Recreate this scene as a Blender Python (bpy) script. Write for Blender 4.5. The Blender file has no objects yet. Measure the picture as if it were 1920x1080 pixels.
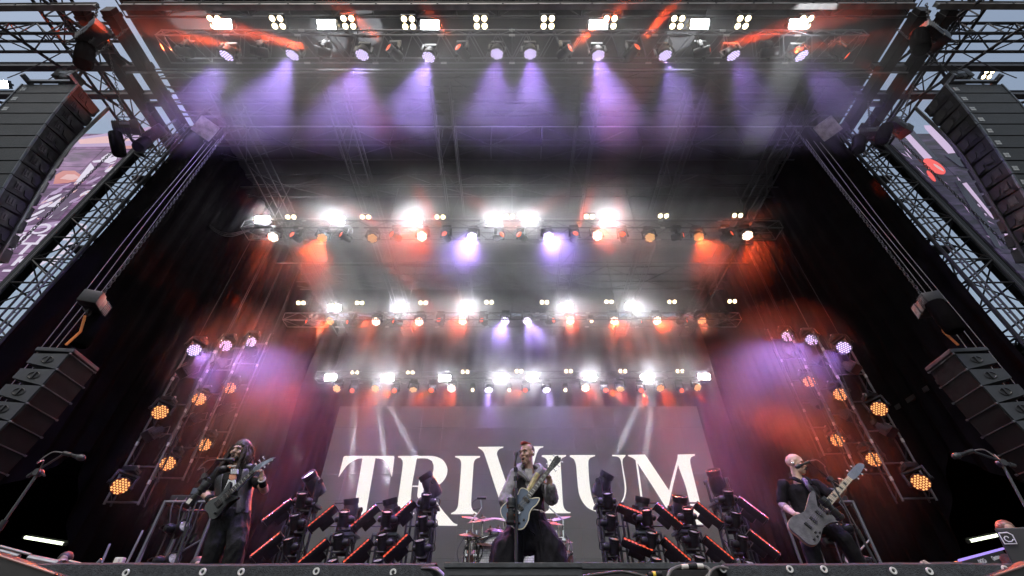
import bpy, bmesh, math, random
from mathutils import Vector, Matrix, Quaternion, noise as mnoise
random.seed(7)
R = math.radians
sc = bpy.context.scene
COL = sc.collection

# ---------------------------------------------------------------- camera
CAM = Vector((0.0, 0.0, 1.75))
FPX = 820.0                      # focal length in pixels of a 1920 px wide frame
PITCH = R(39.6)
cd = bpy.data.cameras.new('camera')
cd.sensor_width = 36.0
cd.lens = FPX / 1920 * 36.0
cd.clip_start, cd.clip_end = 0.05, 2000
cam = bpy.data.objects.new('camera', cd)
cam.location = CAM
cam.rotation_euler = (math.pi / 2 + PITCH, 0, 0)
COL.objects.link(cam)
sc.camera = cam

# ---------------------------------------------------------------- sky, sun, exposure
SUN_EL, SUN_ROT = R(60), R(200)
w = bpy.data.worlds.new("World")
sc.world = w
w.use_nodes = True
nt = w.node_tree
bg = nt.nodes['Background']
sky = nt.nodes.new('ShaderNodeTexSky')
sky.sky_type = 'NISHITA'
sky.sun_disc = False
sky.sun_elevation, sky.sun_rotation = SUN_EL, SUN_ROT
sky.air_density, sky.dust_density, sky.ozone_density = 1.6, 4.0, 1.5
hs = nt.nodes.new('ShaderNodeHueSaturation')
hs.inputs['Saturation'].default_value = 0.78
nt.links.new(sky.outputs['Color'], hs.inputs['Color'])
nt.links.new(hs.outputs['Color'], bg.inputs['Color'])
bg.inputs['Strength'].default_value = 0.138

sl = bpy.data.lights.new('sun', 'SUN')
sl.energy = 1.5
sl.angle = R(25)
sl.color = (1.0, 0.97, 0.93)
so = bpy.data.objects.new('sun', sl)
# light arrives from behind the camera and a little to the left, high overcast sun
sd = Vector((0.20, 0.60, -1.05)).normalized()
so.rotation_euler = sd.to_track_quat('-Z', 'Y').to_euler()
so.location = (0, -30, 40)
COL.objects.link(so)

vs = sc.view_settings
vs.view_transform = 'Standard'
vs.look = 'None'
vs.exposure = 0.0
EK = 1.0
vs.gamma = 1.0
vs.use_curve_mapping = False
cy = sc.cycles
cy.max_bounces = 4
cy.diffuse_bounces = 2
cy.glossy_bounces = 2
cy.transmission_bounces = 2
cy.volume_bounces = 0
cy.transparent_max_bounces = 8
cy.sample_clamp_indirect = 4
cy.caustics_reflective = cy.caustics_refractive = False
cy.use_denoising = True
cy.use_light_tree = True
cy.volume_step_rate = 0.8
cy.volume_max_steps = 28
cy.use_adaptive_sampling = True
cy.adaptive_threshold = 0.04

# ---------------------------------------------------------------- pixel -> place
CP, SP = math.cos(PITCH), math.sin(PITCH)
def ray(px, py):
    x = (px - 960) / FPX
    y = (540 - py) / FPX
    return Vector((x, CP - y * SP, SP + y * CP))
def at_y(px, py, Y):
    d = ray(px, py)
    return CAM + d * ((Y - CAM.y) / d.y)
def at_x(px, py, X):
    d = ray(px, py)
    return CAM + d * ((X - CAM.x) / d.x)
def at_z(px, py, Z):
    d = ray(px, py)
    return CAM + d * ((Z - CAM.z) / d.z)

# ---------------------------------------------------------------- materials
MATS = {}
def mat(name, col, rough=0.5, metal=0.0, var=0.15, scale=6.0, bump=0.0, bscale=None, spec=0.5):
    m = MATS.get(name)
    if m: return m
    m = bpy.data.materials.new(name)
    m.use_nodes = True
    t = m.node_tree
    b = t.nodes['Principled BSDF']
    b.inputs['Roughness'].default_value = rough
    b.inputs['Metallic'].default_value = metal
    b.inputs['Specular IOR Level'].default_value = spec
    tc = t.nodes.new('ShaderNodeTexCoord')
    n = t.nodes.new('ShaderNodeTexNoise')
    n.inputs['Scale'].default_value = scale
    n.inputs['Detail'].default_value = 5
    t.links.new(tc.outputs['Object'], n.inputs['Vector'])
    r = t.nodes.new('ShaderNodeValToRGB')
    c = Vector(col)
    r.color_ramp.elements[0].position = 0.3
    r.color_ramp.elements[1].position = 0.7
    lo, hi = c * (1 - var), c * (1 + var)
    r.color_ramp.elements[0].color = (*lo, 1)
    r.color_ramp.elements[1].color = (*[min(1, v) for v in hi], 1)
    t.links.new(n.outputs['Fac'], r.inputs['Fac'])
    t.links.new(r.outputs['Color'], b.inputs['Base Color'])
    if bump:
        n2 = t.nodes.new('ShaderNodeTexNoise')
        n2.inputs['Scale'].default_value = bscale or scale * 4
        n2.inputs['Detail'].default_value = 4
        t.links.new(tc.outputs['Object'], n2.inputs['Vector'])
        bp = t.nodes.new('ShaderNodeBump')
        bp.inputs['Strength'].default_value = bump
        bp.inputs['Distance'].default_value = 0.02
        t.links.new(n2.outputs['Fac'], bp.inputs['Height'])
        t.links.new(bp.outputs['Normal'], b.inputs['Normal'])
    MATS[name] = m
    return m

def glow(name, col, strength):
    m = MATS.get(name)
    if m: return m
    m = bpy.data.materials.new(name)
    m.use_nodes = True
    t = m.node_tree
    b = t.nodes['Principled BSDF']
    b.inputs['Base Color'].default_value = (0.02, 0.02, 0.02, 1)
    b.inputs['Roughness'].default_value = 0.2
    b.inputs['Emission Color'].default_value = (*col, 1)
    b.inputs['Emission Strength'].default_value = strength * EK
    MATS[name] = m
    return m

M_BLACK = mat('black_paint', (0.009, 0.009, 0.010), 0.55, var=0.3, scale=9, spec=0.25)
M_HOUSE = mat('fixture_housing', (0.011, 0.011, 0.0125), 0.42, var=0.3, scale=14, spec=0.28)
M_PLAST = mat('black_plastic', (0.014, 0.014, 0.016), 0.36, var=0.25, scale=20, spec=0.3)
M_STEEL = mat('dark_steel', (0.028, 0.028, 0.032), 0.5, 0.4, var=0.35, scale=5)
M_ALU = mat('aluminium_tube', (0.30, 0.30, 0.32), 0.42, 0.85, var=0.25, scale=4)
M_DALU = mat('blackened_truss_tube', (0.020, 0.020, 0.024), 0.5, 0.3, var=0.3, scale=4)
M_CHROME = mat('chrome', (0.62, 0.62, 0.64), 0.18, 1.0, var=0.1, scale=12)
M_CABLE = mat('cable_rubber', (0.020, 0.020, 0.022), 0.5, var=0.2)
M_LCABLE = mat('grey_cable', (0.13, 0.12, 0.12), 0.5, var=0.2)
M_DRAPE = mat('black_drape', (0.0045, 0.0040, 0.0043), 0.95, var=0.35, scale=2.0, bump=0.25, bscale=30, spec=0.0)
M_ROOF = mat('dark_roof_fabric', (0.014, 0.014, 0.015), 0.85, var=0.3, scale=1.2, bump=0.2, bscale=6)

# ---------------------------------------------------------------- objects
def tag(o, label=None, cat=None, group=None, kind=None):
    if label: o['label'] = label
    if cat: o['category'] = cat
    if group: o['group'] = group
    if kind: o['kind'] = kind
    return o
def empty(name, loc=(0, 0, 0), label=None, cat=None, group=None, rot=None):
    o = bpy.data.objects.new(name, None)
    o.empty_display_size = 0.1
    o.location = loc
    if rot is not None:
        o.rotation_mode = 'QUATERNION'
        o.rotation_quaternion = rot
    COL.objects.link(o)
    return tag(o, label, cat, group)
def link(name, me, parent=None, loc=(0, 0, 0), rot=None, scale=None, m=None):
    o = bpy.data.objects.new(name, me)
    if m is not None and not me.materials:
        me.materials.append(m)
    if parent is not None: o.parent = parent
    o.location = loc
    if rot is not None:
        o.rotation_mode = 'QUATERNION'
        o.rotation_quaternion = rot
    if scale is not None: o.scale = scale
    COL.objects.link(o)
    return o
def bm_to_mesh(bm, name, smooth=False, m=None):
    me = bpy.data.meshes.new(name)
    bmesh.ops.recalc_face_normals(bm, faces=bm.faces)
    bm.to_mesh(me)
    bm.free()
    if smooth:
        me.shade_smooth()
        me.set_sharp_from_angle(angle=R(38))
    if m is not None: me.materials.append(m)
    return me
def bm_obj(name, bm, m, parent=None, smooth=False, loc=(0, 0, 0), rot=None, scale=None):
    return link(name, bm_to_mesh(bm, name, smooth, m), parent, loc, rot, scale)

_rods = {}
def unit_rod(m, n=7):
    k = (m.name, n)
    if k not in _rods:
        bm = bmesh.new()
        bot = [bm.verts.new((math.cos(2 * math.pi * i / n), math.sin(2 * math.pi * i / n), 0)) for i in range(n)]
        top = [bm.verts.new((v.co.x, v.co.y, 1)) for v in bot]
        for i in range(n):
            bm.faces.new((bot[i], bot[(i + 1) % n], top[(i + 1) % n], top[i]))
        bm.faces.new(bot[::-1]); bm.faces.new(top)
        _rods[k] = bm_to_mesh(bm, 'tube', True, m)
    return _rods[k]
def rod(name, a, b, r, m, parent=None, n=7):
    a, b = Vector(a), Vector(b)
    d = b - a
    return link(name, unit_rod(m, n), parent, a, d.to_track_quat('Z', 'Y'), (r, r, d.length))
_boxes = {}
def unit_box(m):
    if m.name not in _boxes:
        bm = bmesh.new()
        bmesh.ops.create_cube(bm, size=1)
        _boxes[m.name] = bm_to_mesh(bm, 'block', False, m)
    return _boxes[m.name]
def box(name, c, s, m, parent=None, rot=None):
    return link(name, unit_box(m), parent, c, rot, s)

def add_box(bm, c, s, rot=None, bevel=0.0):
    r = bmesh.ops.create_cube(bm, size=1)
    vs_ = r['verts']
    M = Matrix.Translation(Vector(c)) @ (rot.to_matrix().to_4x4() if rot is not None else Matrix.Identity(4)) @ Matrix.Diagonal((*s, 1))
    bmesh.ops.transform(bm, matrix=M, verts=vs_)
    if bevel:
        es = list({e for v in vs_ for e in v.link_edges})
        bmesh.ops.bevel(bm, geom=es, offset=bevel, segments=2, affect='EDGES', profile=0.6)
def add_rod(bm, a, b, r, n=8, r2=None):
    a, b = Vector(a), Vector(b)
    d = b - a
    M = Matrix.Translation((a + b) / 2) @ d.to_track_quat('Z', 'Y').to_matrix().to_4x4()
    bmesh.ops.create_cone(bm, cap_ends=True, segments=n, radius1=r, radius2=r if r2 is None else r2, depth=d.length, matrix=M)
def add_lathe(bm, prof, n=16, M=None, capa=True, capb=True):
    """prof: list of (radius, z) swept round local z"""
    rings = []
    for r, z in prof:
        rings.append([bm.verts.new((r * math.cos(2 * math.pi * i / n), r * math.sin(2 * math.pi * i / n), z)) for i in range(n)])
    for A, B in zip(rings, rings[1:]):
        for i in range(n):
            bm.faces.new((A[i], A[(i + 1) % n], B[(i + 1) % n], B[i]))
    if capa: bm.faces.new(rings[0][::-1])
    if capb: bm.faces.new(rings[-1])
    if M is not None:
        bmesh.ops.transform(bm, matrix=M, verts=[v for r in rings for v in r])
def add_tube(bm, pts, r, n=6, closed_ends=True):
    """sweep a circle along pts; r scalar or list"""
    pts = [Vector(p) for p in pts]
    k = len(pts)
    rs = r if isinstance(r, (list, tuple)) else [r] * k
    rings = []
    prev = None
    for i, p in enumerate(pts):
        d = (pts[min(i + 1, k - 1)] - pts[max(i - 1, 0)]).normalized()
        if prev is None:
            u = d.orthogonal().normalized()
        else:
            u = (prev - d * prev.dot(d)).normalized()
        prev = u
        v = d.cross(u)
        rings.append([bm.verts.new(p + (u * math.cos(2 * math.pi * j / n) + v * math.sin(2 * math.pi * j / n)) * rs[i]) for j in range(n)])
    for A, B in zip(rings, rings[1:]):
        for j in range(n):
            bm.faces.new((A[j], A[(j + 1) % n], B[(j + 1) % n], B[j]))
    if closed_ends:
        bm.faces.new(rings[0][::-1]); bm.faces.new(rings[-1])
def add_prism(bm, poly, t, M=None):
    """poly: 2-D outline in xy, thickness t along z centred on 0"""
    a = [bm.verts.new((x, y, -t / 2)) for x, y in poly]
    b = [bm.verts.new((x, y, t / 2)) for x, y in poly]
    n = len(poly)
    for i in range(n):
        bm.faces.new((a[i], a[(i + 1) % n], b[(i + 1) % n], b[i]))
    f1 = bm.faces.new(a[::-1]); f2 = bm.faces.new(b)
    bmesh.ops.triangulate(bm, faces=[f1, f2])
    if M is not None:
        bmesh.ops.transform(bm, matrix=M, verts=a + b)
def tube_obj(name, pts, r, m, parent=None, n=6):
    bm = bmesh.new()
    add_tube(bm, pts, r, n)
    return bm_obj(name, bm, m, parent, True)
def catmull(pts, k=8):
    pts = [Vector(p) for p in pts]
    out = []
    for i in range(len(pts) - 1):
        p0, p1, p2, p3 = pts[max(i - 1, 0)], pts[i], pts[i + 1], pts[min(i + 2, len(pts) - 1)]
        for j in range(k):
            t = j / k
            out.append(0.5 * ((2 * p1) + (p2 - p0) * t + (2 * p0 - 5 * p1 + 4 * p2 - p3) * t * t + (3 * p1 - p0 - 3 * p2 + p3) * t ** 3))
    out.append(pts[-1])
    return out
ORD = ['first', 'second', 'third', 'fourth', 'fifth', 'sixth', 'seventh', 'eighth', 'ninth', 'tenth', 'eleventh', 'twelfth', 'thirteenth', 'fourteenth']

TR = {}     # truss geometry: name -> (Y front, Y back, z bottom, z top, X half)
TR['front truss'] = (4.90, 5.65, 14.95, 15.28, 9.95)
TR['second truss'] = (10.9, 11.5, 13.62, 14.0, 9.9)
TR['third truss'] = (15.4, 15.95, 12.72, 13.08, 9.9)
TR['rear truss'] = (18.6, 19.1, 11.62, 11.98, 9.3)

# ================================================================= trusses
def box_truss(name, label, cat, group, p0, p1, dep, up, bay, rc, rb, m, faces='fbtk', mb=None, rungs=True, sleeves=0.0):
    """four chords from p0 to p1 (front bottom chord), dep / up = vectors to the other corners"""
    p0, p1, dep, up = Vector(p0), Vector(p1), Vector(dep), Vector(up)
    t = empty(name, p0, label, cat, group)
    L = p1 - p0
    mb = mb or m
    C = {'fb': Vector(), 'bb': dep, 'ft': up, 'bt': dep + up}
    for c in C.values():
        rod('chord', c, L + c, rc, m, t)
    n = max(2, round(L.length / bay))
    sides = {'f': ('fb', 'ft'), 'k': ('bb', 'bt'), 'b': ('fb', 'bb'), 't': ('ft', 'bt')}
    for f in faces:
        a, b = sides[f]
        A, B = C[a], C[b]
        for i in range(n):
            s0, s1 = L * (i / n), L * ((i + 1) / n)
            if i % 2 == 0: rod('brace', A + s0, B + s1, rb, mb, t, 6)
            else: rod('brace', B + s0, A + s1, rb, mb, t, 6)
            if rungs and i: rod('rung', A + s0, B + s0, rb, mb, t, 6)
        rod('rung', A, B, rb, mb, t, 6); rod('rung', A + L, B + L, rb, mb, t, 6)
    if sleeves:
        k = int(L.length / sleeves)
        for i in range(1, k + 1):
            for c in ('fb', 'ft', 'bb'):
                s = L * (i / (k + 1))
                e = L.normalized() * 0.085
                rod('coupler', C[c] + s - e, C[c] + s + e, rc * 1.25, M_COUP, t, 8)
    return t
M_COUP = mat('bare_aluminium_coupler', (0.45, 0.45, 0.45), 0.35, 0.6, var=0.2, scale=20)
M_WTUBE = mat('greyed_truss_tube', (0.13, 0.13, 0.14), 0.42, 0.7, var=0.3, scale=3)

for k, (ya, yb, z0, z1, xh) in TR.items():
    box_truss('lighting_truss', f'long horizontal lighting {k} carrying a row of stage lamps under the roof', 'truss', 'lighting trusses',
              (-xh, ya, z0), (xh, ya, z0), (0, yb - ya, 0), (0, 0, z1 - z0), 0.40 if k == 'front truss' else 0.6, 0.024, 0.011,
              M_WTUBE, 'ftb' if k == 'front truss' else 'fb', rungs=False, sleeves=2.2)
# hanging steels of the trusses
for k, (ya, yb, z0, z1, xh) in TR.items():
    for i, fx in enumerate((-0.92, -0.47, 0.0, 0.47, 0.92)):
        x = xh * fx
        bm = bmesh.new()
        add_rod(bm, (x, (ya + yb) / 2, z1), (x, (ya + yb) / 2, 16.5), 0.010, 6)
        for s in (-1, 1):
            add_rod(bm, (x, (ya + yb) / 2 + s * (yb - ya) / 2, z1), (x, (ya + yb) / 2, z1 + 0.5), 0.008, 5)
        o = bm_obj('hanging_steel', bm, M_STEEL)
        tag(o, f'steel cable sling holding up the {k}, {ORD[i]} sling from the left', 'cable', f'slings of the {k}')

# ----------------------------------------------------------------- roof
def sheet(name, x0, x1, y0, y1, z, m, nx=24, ny=20, sag=0.0, bayx=3.3):
    bm = bmesh.new()
    V = [[bm.verts.new((x0 + (x1 - x0) * i / nx, y0 + (y1 - y0) * j / ny,
                        z - sag * abs(math.sin(math.pi * (x0 + (x1 - x0) * i / nx) / bayx)))) for j in range(ny + 1)] for i in range(nx + 1)]
    for i in range(nx):
        for j in range(ny):
            bm.faces.new((V[i][j], V[i + 1][j], V[i + 1][j + 1], V[i][j + 1]))
    return bm_obj(name, bm, m, None, True)
roof = sheet('roof', -12.3, 12.7, 4.1, 21.5, 17.6, M_ROOF, 72, 10, 0.22)
tag(roof, 'dark fabric roof skin over the stage', None, None, 'structure')
sol = roof.modifiers.new('thick', 'SOLIDIFY'); sol.thickness = 0.02
M_FASC = mat('weathered_grey_beam', (0.16, 0.155, 0.15), 0.5, 0.3, var=0.35, scale=2.5)
def beam(name, a, b, wy, hz, m, label, holes=0, group=None):
    a, b = Vector(a), Vector(b)
    t = empty(name, a, label, 'beam', group)
    d = b - a
    q = d.to_track_quat('X', 'Z')
    bm = bmesh.new()
    add_box(bm, (0, 0, 0), (d.length, wy, hz), bevel=0.012)
    for s in (-1, 1):
        add_box(bm, (0, 0, s * (hz / 2 + 0.008)), (d.length - 0.02, wy * 1.5, 0.016))
    bm_obj('girder', bm, m, t, loc=d / 2, rot=q)
    for i in range(holes):
        f = (i + 0.3 + 0.4 * random.random()) / holes
        bm = bmesh.new()
        add_lathe(bm, [(0.03, 0), (0.03, 0.02)], 8)
        bm_obj('bolt', bm, M_STEEL, t, loc=d * f + q @ Vector((0, -wy / 2 - 0.002, 0)), rot=q @ Quaternion((1, 0, 0), R(90)))
    return t
beam('roof_beam', (-10.9, 4.4, 15.62), (11.3, 4.4, 15.72), 0.10, 0.20, M_FASC, 'long weathered grey girder across the very front of the roof', 26)
beam('roof_beam', (-18.5, 4.4, 15.45), (-11.6, 4.4, 15.60), 0.10, 0.18, M_FASC, 'grey girder jutting out over the line array by the purple poster screen', 8)
beam('roof_beam', (11.9, 4.4, 15.70), (18.5, 4.4, 15.62), 0.10, 0.18, M_FASC, 'dark girder jutting out over the line array by the red lens screen', 8)
# upper front girder lattice, above the beam
box_truss('roof_truss', 'lattice girder along the front lip of the roof above the grey beam', 'truss', 'roof trusses',
          (-11.4, 4.15, 16.15), (11.8, 4.15, 16.15), (0, 0.7, 0), (0, 0, 1.0), 1.2, 0.035, 0.018, M_DALU, 'fb', rungs=True)
for i, (y, z, h, d_, bay) in enumerate([(6.7, 16.25, 0.45, 0.5, 0.7), (7.5, 16.1, 0.30, 0.45, 0.9), (9.0, 15.95, 1.35, 0.6, 1.9), (10.9, 16.0, 0.8, 0.5, 1.5), (13.4, 15.9, 1.0, 0.6, 1.9), (16.6, 15.9, 1.0, 0.6, 1.9)]):
    box_truss('roof_truss', f'dark cross truss in the roof, {ORD[i]} one behind the front lighting truss', 'truss', 'roof trusses',
              (-11.9, y, z), (12.2, y, z), (0, d_, 0), (0, 0, h), bay, 0.032, 0.017, M_DALU, 'fb', rungs=(i in (2, 4)))
for i, x in enumerate((-9.6, -6.0, -2.6, 2.2, 5.6, 9.2)):
    box_truss('roof_truss', f'dark roof truss running towards the rear wall, {ORD[i]} of these from the left', 'truss', 'rearward roof trusses',
              (x, 6.6, 15.35), (x, 20.2, 15.05), (0.62, 0, 0), (0, 0, 0.42), 1.35, 0.030, 0.015, M_DALU, 'b', rungs=True)
# pipes of the roof
for i, (y, z) in enumerate([(5.95, 15.0), (6.25, 15.9), (8.1, 15.7), (12.2, 15.6), (14.6, 15.3)]):
    o = rod('roof_pipe', (-11.5, y, z), (11.8, y, z), 0.024, M_WTUBE)
    tag(o, f'thin steel pipe crossing under the roof, {ORD[i]} behind the front edge', 'pipe', 'roof pipes')
# ----------------------------------------------------------------- twin box beams beside the roof, both sides
for s, sd_ in ((-1, 'beside the purple poster screen'), (1, 'beside the red lens screen')):
    for j, xx in enumerate((11.45, 12.25)):
        x = s * xx + 0.2 * (s > 0)
        bm = bmesh.new()
        add_box(bm, (0, 0, 0), (0.30, 5.6, 0.34), bevel=0.02)
        add_box(bm, (0, -2.6, 0.0), (0.34, 0.12, 0.40), bevel=0.01)
        add_box(bm, (0, 2.6, 0.0), (0.34, 0.12, 0.40), bevel=0.01)
        o = bm_obj('roof_rail', bm, M_BLACK, loc=(x, 7.3, 15.75))
        tag(o, f"thick black box rail running back {sd_}, {'the outer' if j else 'the inner'} of two", 'beam', 'black box rails')
    for j, y in enumerate((5.2, 6.15, 7.3, 8.5)):
        bm = bmesh.new()
        add_box(bm, (0, 0, 0), (0.52, 0.14, 0.14), bevel=0.01)
        o = bm_obj('cross_bar', bm, M_STEEL, loc=(s * 11.85 + 0.2 * (s > 0), y, 15.74))
        tag(o, f'short black bar joining the twin rails {sd_}, {ORD[j]} from the front', 'bar', 'bars between box rails')
    # outrigger lattice towards the outside
    def T(a, b, dep, up, bay, lab, f='fbk'):
        m_ = lambda v: (s * v[0], v[1], v[2])
        box_truss('outrigger_truss', f'{lab} {sd_}', 'truss', 'outrigger trusses', m_(a), m_(b), m_(dep), m_(up), bay, 0.045, 0.020, M_DALU, f, rungs=True)
    T((11.7, 5.0, 15.35), (19.0, 5.0, 15.35), (0, 0.5, 0), (0, 0, 0.75), 0.85, 'lattice truss sticking out sideways against the sky', 'fbt')
    T((12.9, 3.2, 15.9), (12.9, 9.3, 15.7), (0.62, 0, 0), (0, 0, 0.55), 0.8, 'lattice truss running back against the sky', 'fbk')
    for j, (y, z) in enumerate(((6.15, 15.85), (7.05, 15.85))):
        beam('wing_beam', (s * 11.3, y, z), (s * 18.0, y, z), 0.12, 0.24, M_STEEL, f'flat dark beam crossing the sky {sd_}, {ORD[j]} from the front', 0, 'wing beams')
    # diagonal poles
    for j, (a, b) in enumerate([((13.0, 4.2, 15.6), (11.6, 6.6, 15.9)), ((14.2, 4.6, 15.0), (13.2, 7.4, 15.8)), ((12.5, 5.4, 16.3), (14.4, 6.9, 15.7)), ((16.2, 6.0, 14.2), (15.0, 7.9, 15.6))]):
        o = rod('diagonal_pole', (s * a[0], a[1], a[2]), (s * b[0], b[1], b[2]), 0.045, M_STEEL)
        tag(o, f'dark pole set diagonally against the sky {sd_}, {ORD[j]} from the roof', 'pole', 'diagonal poles')
    for j in range(3):
        a = Vector((s * (12.4 + j * 0.9), 5.2 + 0.7 * j, 15.4)); b = Vector((s * (15.4 + .3 * j), 6.2 + .6 * j, 15.2))
        mid = (a + b) / 2 + Vector((0, 0, -0.45 - .1 * j))
        o = tube_obj('slack_cable', catmull([a, mid, b], 8), 0.014, M_CABLE)
        tag(o, f'slack black cable hanging in the outrigger lattice {sd_}, {ORD[j]} one outwards', 'cable', 'slack cables')

# ----------------------------------------------------------------- portal towers
def tower(s, label):
    x0, x1, y0, y1 = s * 11.05, s * 12.15, 8.05, 9.1
    ztop = 15.5
    t = empty('scaffold_tower', (s * 11.6, 8.57, 0), label, 'scaffold tower')
    O = Vector((s * 11.6, 8.57, 0))
    P = [Vector((x, y, 0)) - O for x, y in ((x0, y0), (x1, y0), (x1, y1), (x0, y1))]
    P = [Vector((p.x, p.y, 0)) for p in P]
    U = Vector((0, 0, 1))
    for p in P:
        rod('leg', p, p + U * ztop, 0.048, M_STEEL, t, 8)
    for i in range(4):   # second, thinner standards
        a, b = P[i], P[(i + 1) % 4]
        rod('leg', (a + b) / 2, (a + b) / 2 + U * ztop, 0.024, M_STEEL, t, 8)
    hz = 0.78
    n = int(ztop / hz)
    for k in range(3, n):
        z = k * hz
        for i in range(4):
            a, b = P[i], P[(i + 1) % 4]
            rod('ledger', a + U * z, b + U * z, 0.024, M_STEEL, t, 6)
            if (k + i) % 2: rod('brace', a + U * z, b + U * (z + hz), 0.019, M_STEEL, t, 6)
            else: rod('brace', b + U * z, a + U * (z + hz), 0.019, M_STEEL, t, 6)
        if k % 3 == 0:
            rod('brace', P[0] + U * z, P[2] + U * z, 0.022, M_STEEL, t, 6)
            rod('brace', P[1] + U * (z + .2), P[3] + U * (z - .3), 0.022, M_STEEL, t, 6)
        if k % 4 == 1:
            box('deck_plank', (P[0] + P[2]) / 2 + U * (z + 0.05), (0.9, 0.34, 0.05), M_STEEL, t)
    # a lit aluminium ladder on the inner front edge
    lx = P[0] + Vector((0, -0.16, 0))
    for dx in (0, 0.12 * s):
        rod('ladder_rail', lx + Vector((dx, 0, 1)), lx + Vector((dx, 0, ztop)), 0.022, M_WTUBE, t, 8)
    for k in range(0, 56):
        z = 2.5 + k * 0.23
        rod('ladder_rung', lx + Vector((0, 0, z)), lx + Vector((0.12 * s, 0, z)), 0.011, M_WTUBE, t, 6)
    # thick outer mast beside the screen with cables
    mx = P[1] + Vector((s * 0.30, 0.25, 0))
    box('mast', mx + U * 8.3, (0.20, 0.24, 15.6), M_BLACK, t)
    for j in range(3):
        pts = [mx + Vector((-s * (0.12 + 0.03 * j) + 0.02 * math.sin(z * 1.7 + j), -0.12, z)) for z in [4 + q * 0.6 for q in range(20)]]
        tube_obj('cable', pts, 0.014, M_CABLE, t)
    return t
tower(-1, 'lattice scaffold tower with ladder between the purple poster screen and the black side drape')
tower(1, 'lattice scaffold tower with ladder between the red lens screen and the black side drape')
for s, sd_ in ((-1, 'purple poster screen'), (1, 'red lens screen')):
    for j in range(6):   # diagonal stage braces behind the tower
        z = 5.0 + j * 1.7
        o = rod('stay_bar', (s * 10.85, 9.2, z), (s * 12.3, 9.7, z + (0.9 if j % 2 else -0.4)), 0.030, M_STEEL)
        tag(o, f'dark stay bar behind the scaffold tower by the {sd_}, {ORD[j]} from the bottom', 'bar', 'tower stay bars')

# ----------------------------------------------------------------- drapes
def drape(name, label, path, z0f, z1, m=M_DRAPE, amp=0.07, wl=0.55, nz=14, step=0.09):
    """pleated cloth hung along a ground path; z0f(u) = hem height"""
    path = [Vector(p) for p in path]
    bm = bmesh.new()
    cols = []
    u = 0.0
    for a, b in zip(path, path[1:]):
        d = (b - a); L = d.length; d.normalize()
        nrm = Vector((-d.y, d.x, 0))
        k = max(2, int(L / step))
        for i in range(k + (b is path[-1])):
            q = a + d * (L * i / k)
            uu = u + L * i / k
            zb = z0f(uu)
            col = []
            for j in range(nz + 1):
                f = j / nz
                z = zb + (z1 - zb) * f
                ph = 2 * math.pi * uu / wl + 1.6 * mnoise.noise((uu * 0.5, z * 0.12, 3.0))
                off = amp * (1.0 - 0.45 * f) * (math.sin(ph) + 0.5 * math.sin(ph * 0.43 + 1)) + 0.16 * mnoise.noise((uu * 0.25, z * 0.2, 9.0))
                col.append(bm.verts.new((q.x + nrm.x * off, q.y + nrm.y * off, z)))
            cols.append(col)
        u += L
    for A, B in zip(cols, cols[1:]):
        for j in range(nz):
            bm.faces.new((A[j], B[j], B[j + 1], A[j + 1]))
    o = bm_obj(name, bm, m, None, True)
    tag(o, label, 'drape')
    return o
def hem(u):
    # u measured along the drape from its front end; an opening to the wing near the front
    if u < 3.1: return 4.1 + 0.10 * max(0, u - 0.8) + 0.24 * max(0, u - 0.8) ** 2
    if u < 5.1: return 2.06 + (5.1 - u) / 2.0 * 3.55
    return 2.06
for s, lab in ((-1, 'by the long haired guitarist'), (1, 'by the bald bass player')):
    drape('side_drape', f'tall black pleated side drape {lab}', [(s * 10.72, 7.9, 0), (s * 10.78, 20.95, 0)], hem, 16.6)
    drape('wing_drape', f'black cloth closing the dark wing {lab}', [(s * 12.6, 8.7, 0), (s * 17.5, 9.0, 0), (s * 17.5, 17.5, 0), (s * 10.95, 17.7, 0)], lambda u: 2.06, 7.0, amp=0.05, nz=5, step=0.3)
drape('rear_drape', 'wide black pleated drape behind the glowing band name wall', [(-11.4, 20.75, 0), (11.6, 20.75, 0)], lambda u: 2.06, 16.8, amp=0.08, wl=0.7)
for s, lab in ((-1, 'left'), (1, 'right')):
    bm = bmesh.new(); add_box(bm, (s * 14.2, 13.2, 7.0), (6.8, 9.2, 0.12))
    o = bm_obj('wing_ceiling', bm, M_BLACK); tag(o, kind='structure', label='black ceiling over the side wing of the stage')

# ----------------------------------------------------------------- stage and ground
M_DECK = mat('black_stage_deck', (0.020, 0.020, 0.021), 0.5, var=0.3, scale=3, bump=0.15, bscale=40)
M_GROUND = mat('trampled_ground', (0.07, 0.065, 0.055), 0.95, var=0.35, scale=0.8, bump=0.5, bscale=8)
g = sheet('ground', -600, 600, -600, 600, 0.0, M_GROUND, 8, 8)
tag(g, 'trampled ground in front of the stage', None, None, 'structure')
bm = bmesh.new(); add_box(bm, (0, 12.0, 1.95), (36, 19.0, 0.20)); add_box(bm, (0, 12.05, 0.925), (35.9, 18.9, 1.84))
deck = bm_obj('stage_floor', bm, M_DECK)
tag(deck, 'black stage floor', None, None, 'structure')
# ================================================================= stage lights
def shared(bm, name, m, smooth=True):
    return bm_to_mesh(bm, name, smooth, m)

def spot(parent, loc, aim, power, col, cone, blend, radius=0.1):
    L = bpy.data.lights.new('lamp', 'SPOT')
    L.energy = power * EK; L.color = col
    L.spot_size = R(cone); L.spot_blend = blend
    L.shadow_soft_size = radius
    o = bpy.data.objects.new('lamp', L)
    o.parent = parent
    o.location = loc
    o.rotation_mode = 'QUATERNION'
    o.rotation_quaternion = Vector(aim).to_track_quat('-Z', 'Y')
    COL.objects.link(o)
    return o

VIOLET = (0.44, 0.28, 1.0)
RED = (1.0, 0.085, 0.02)
WHITE = (0.92, 0.95, 1.0)

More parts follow.
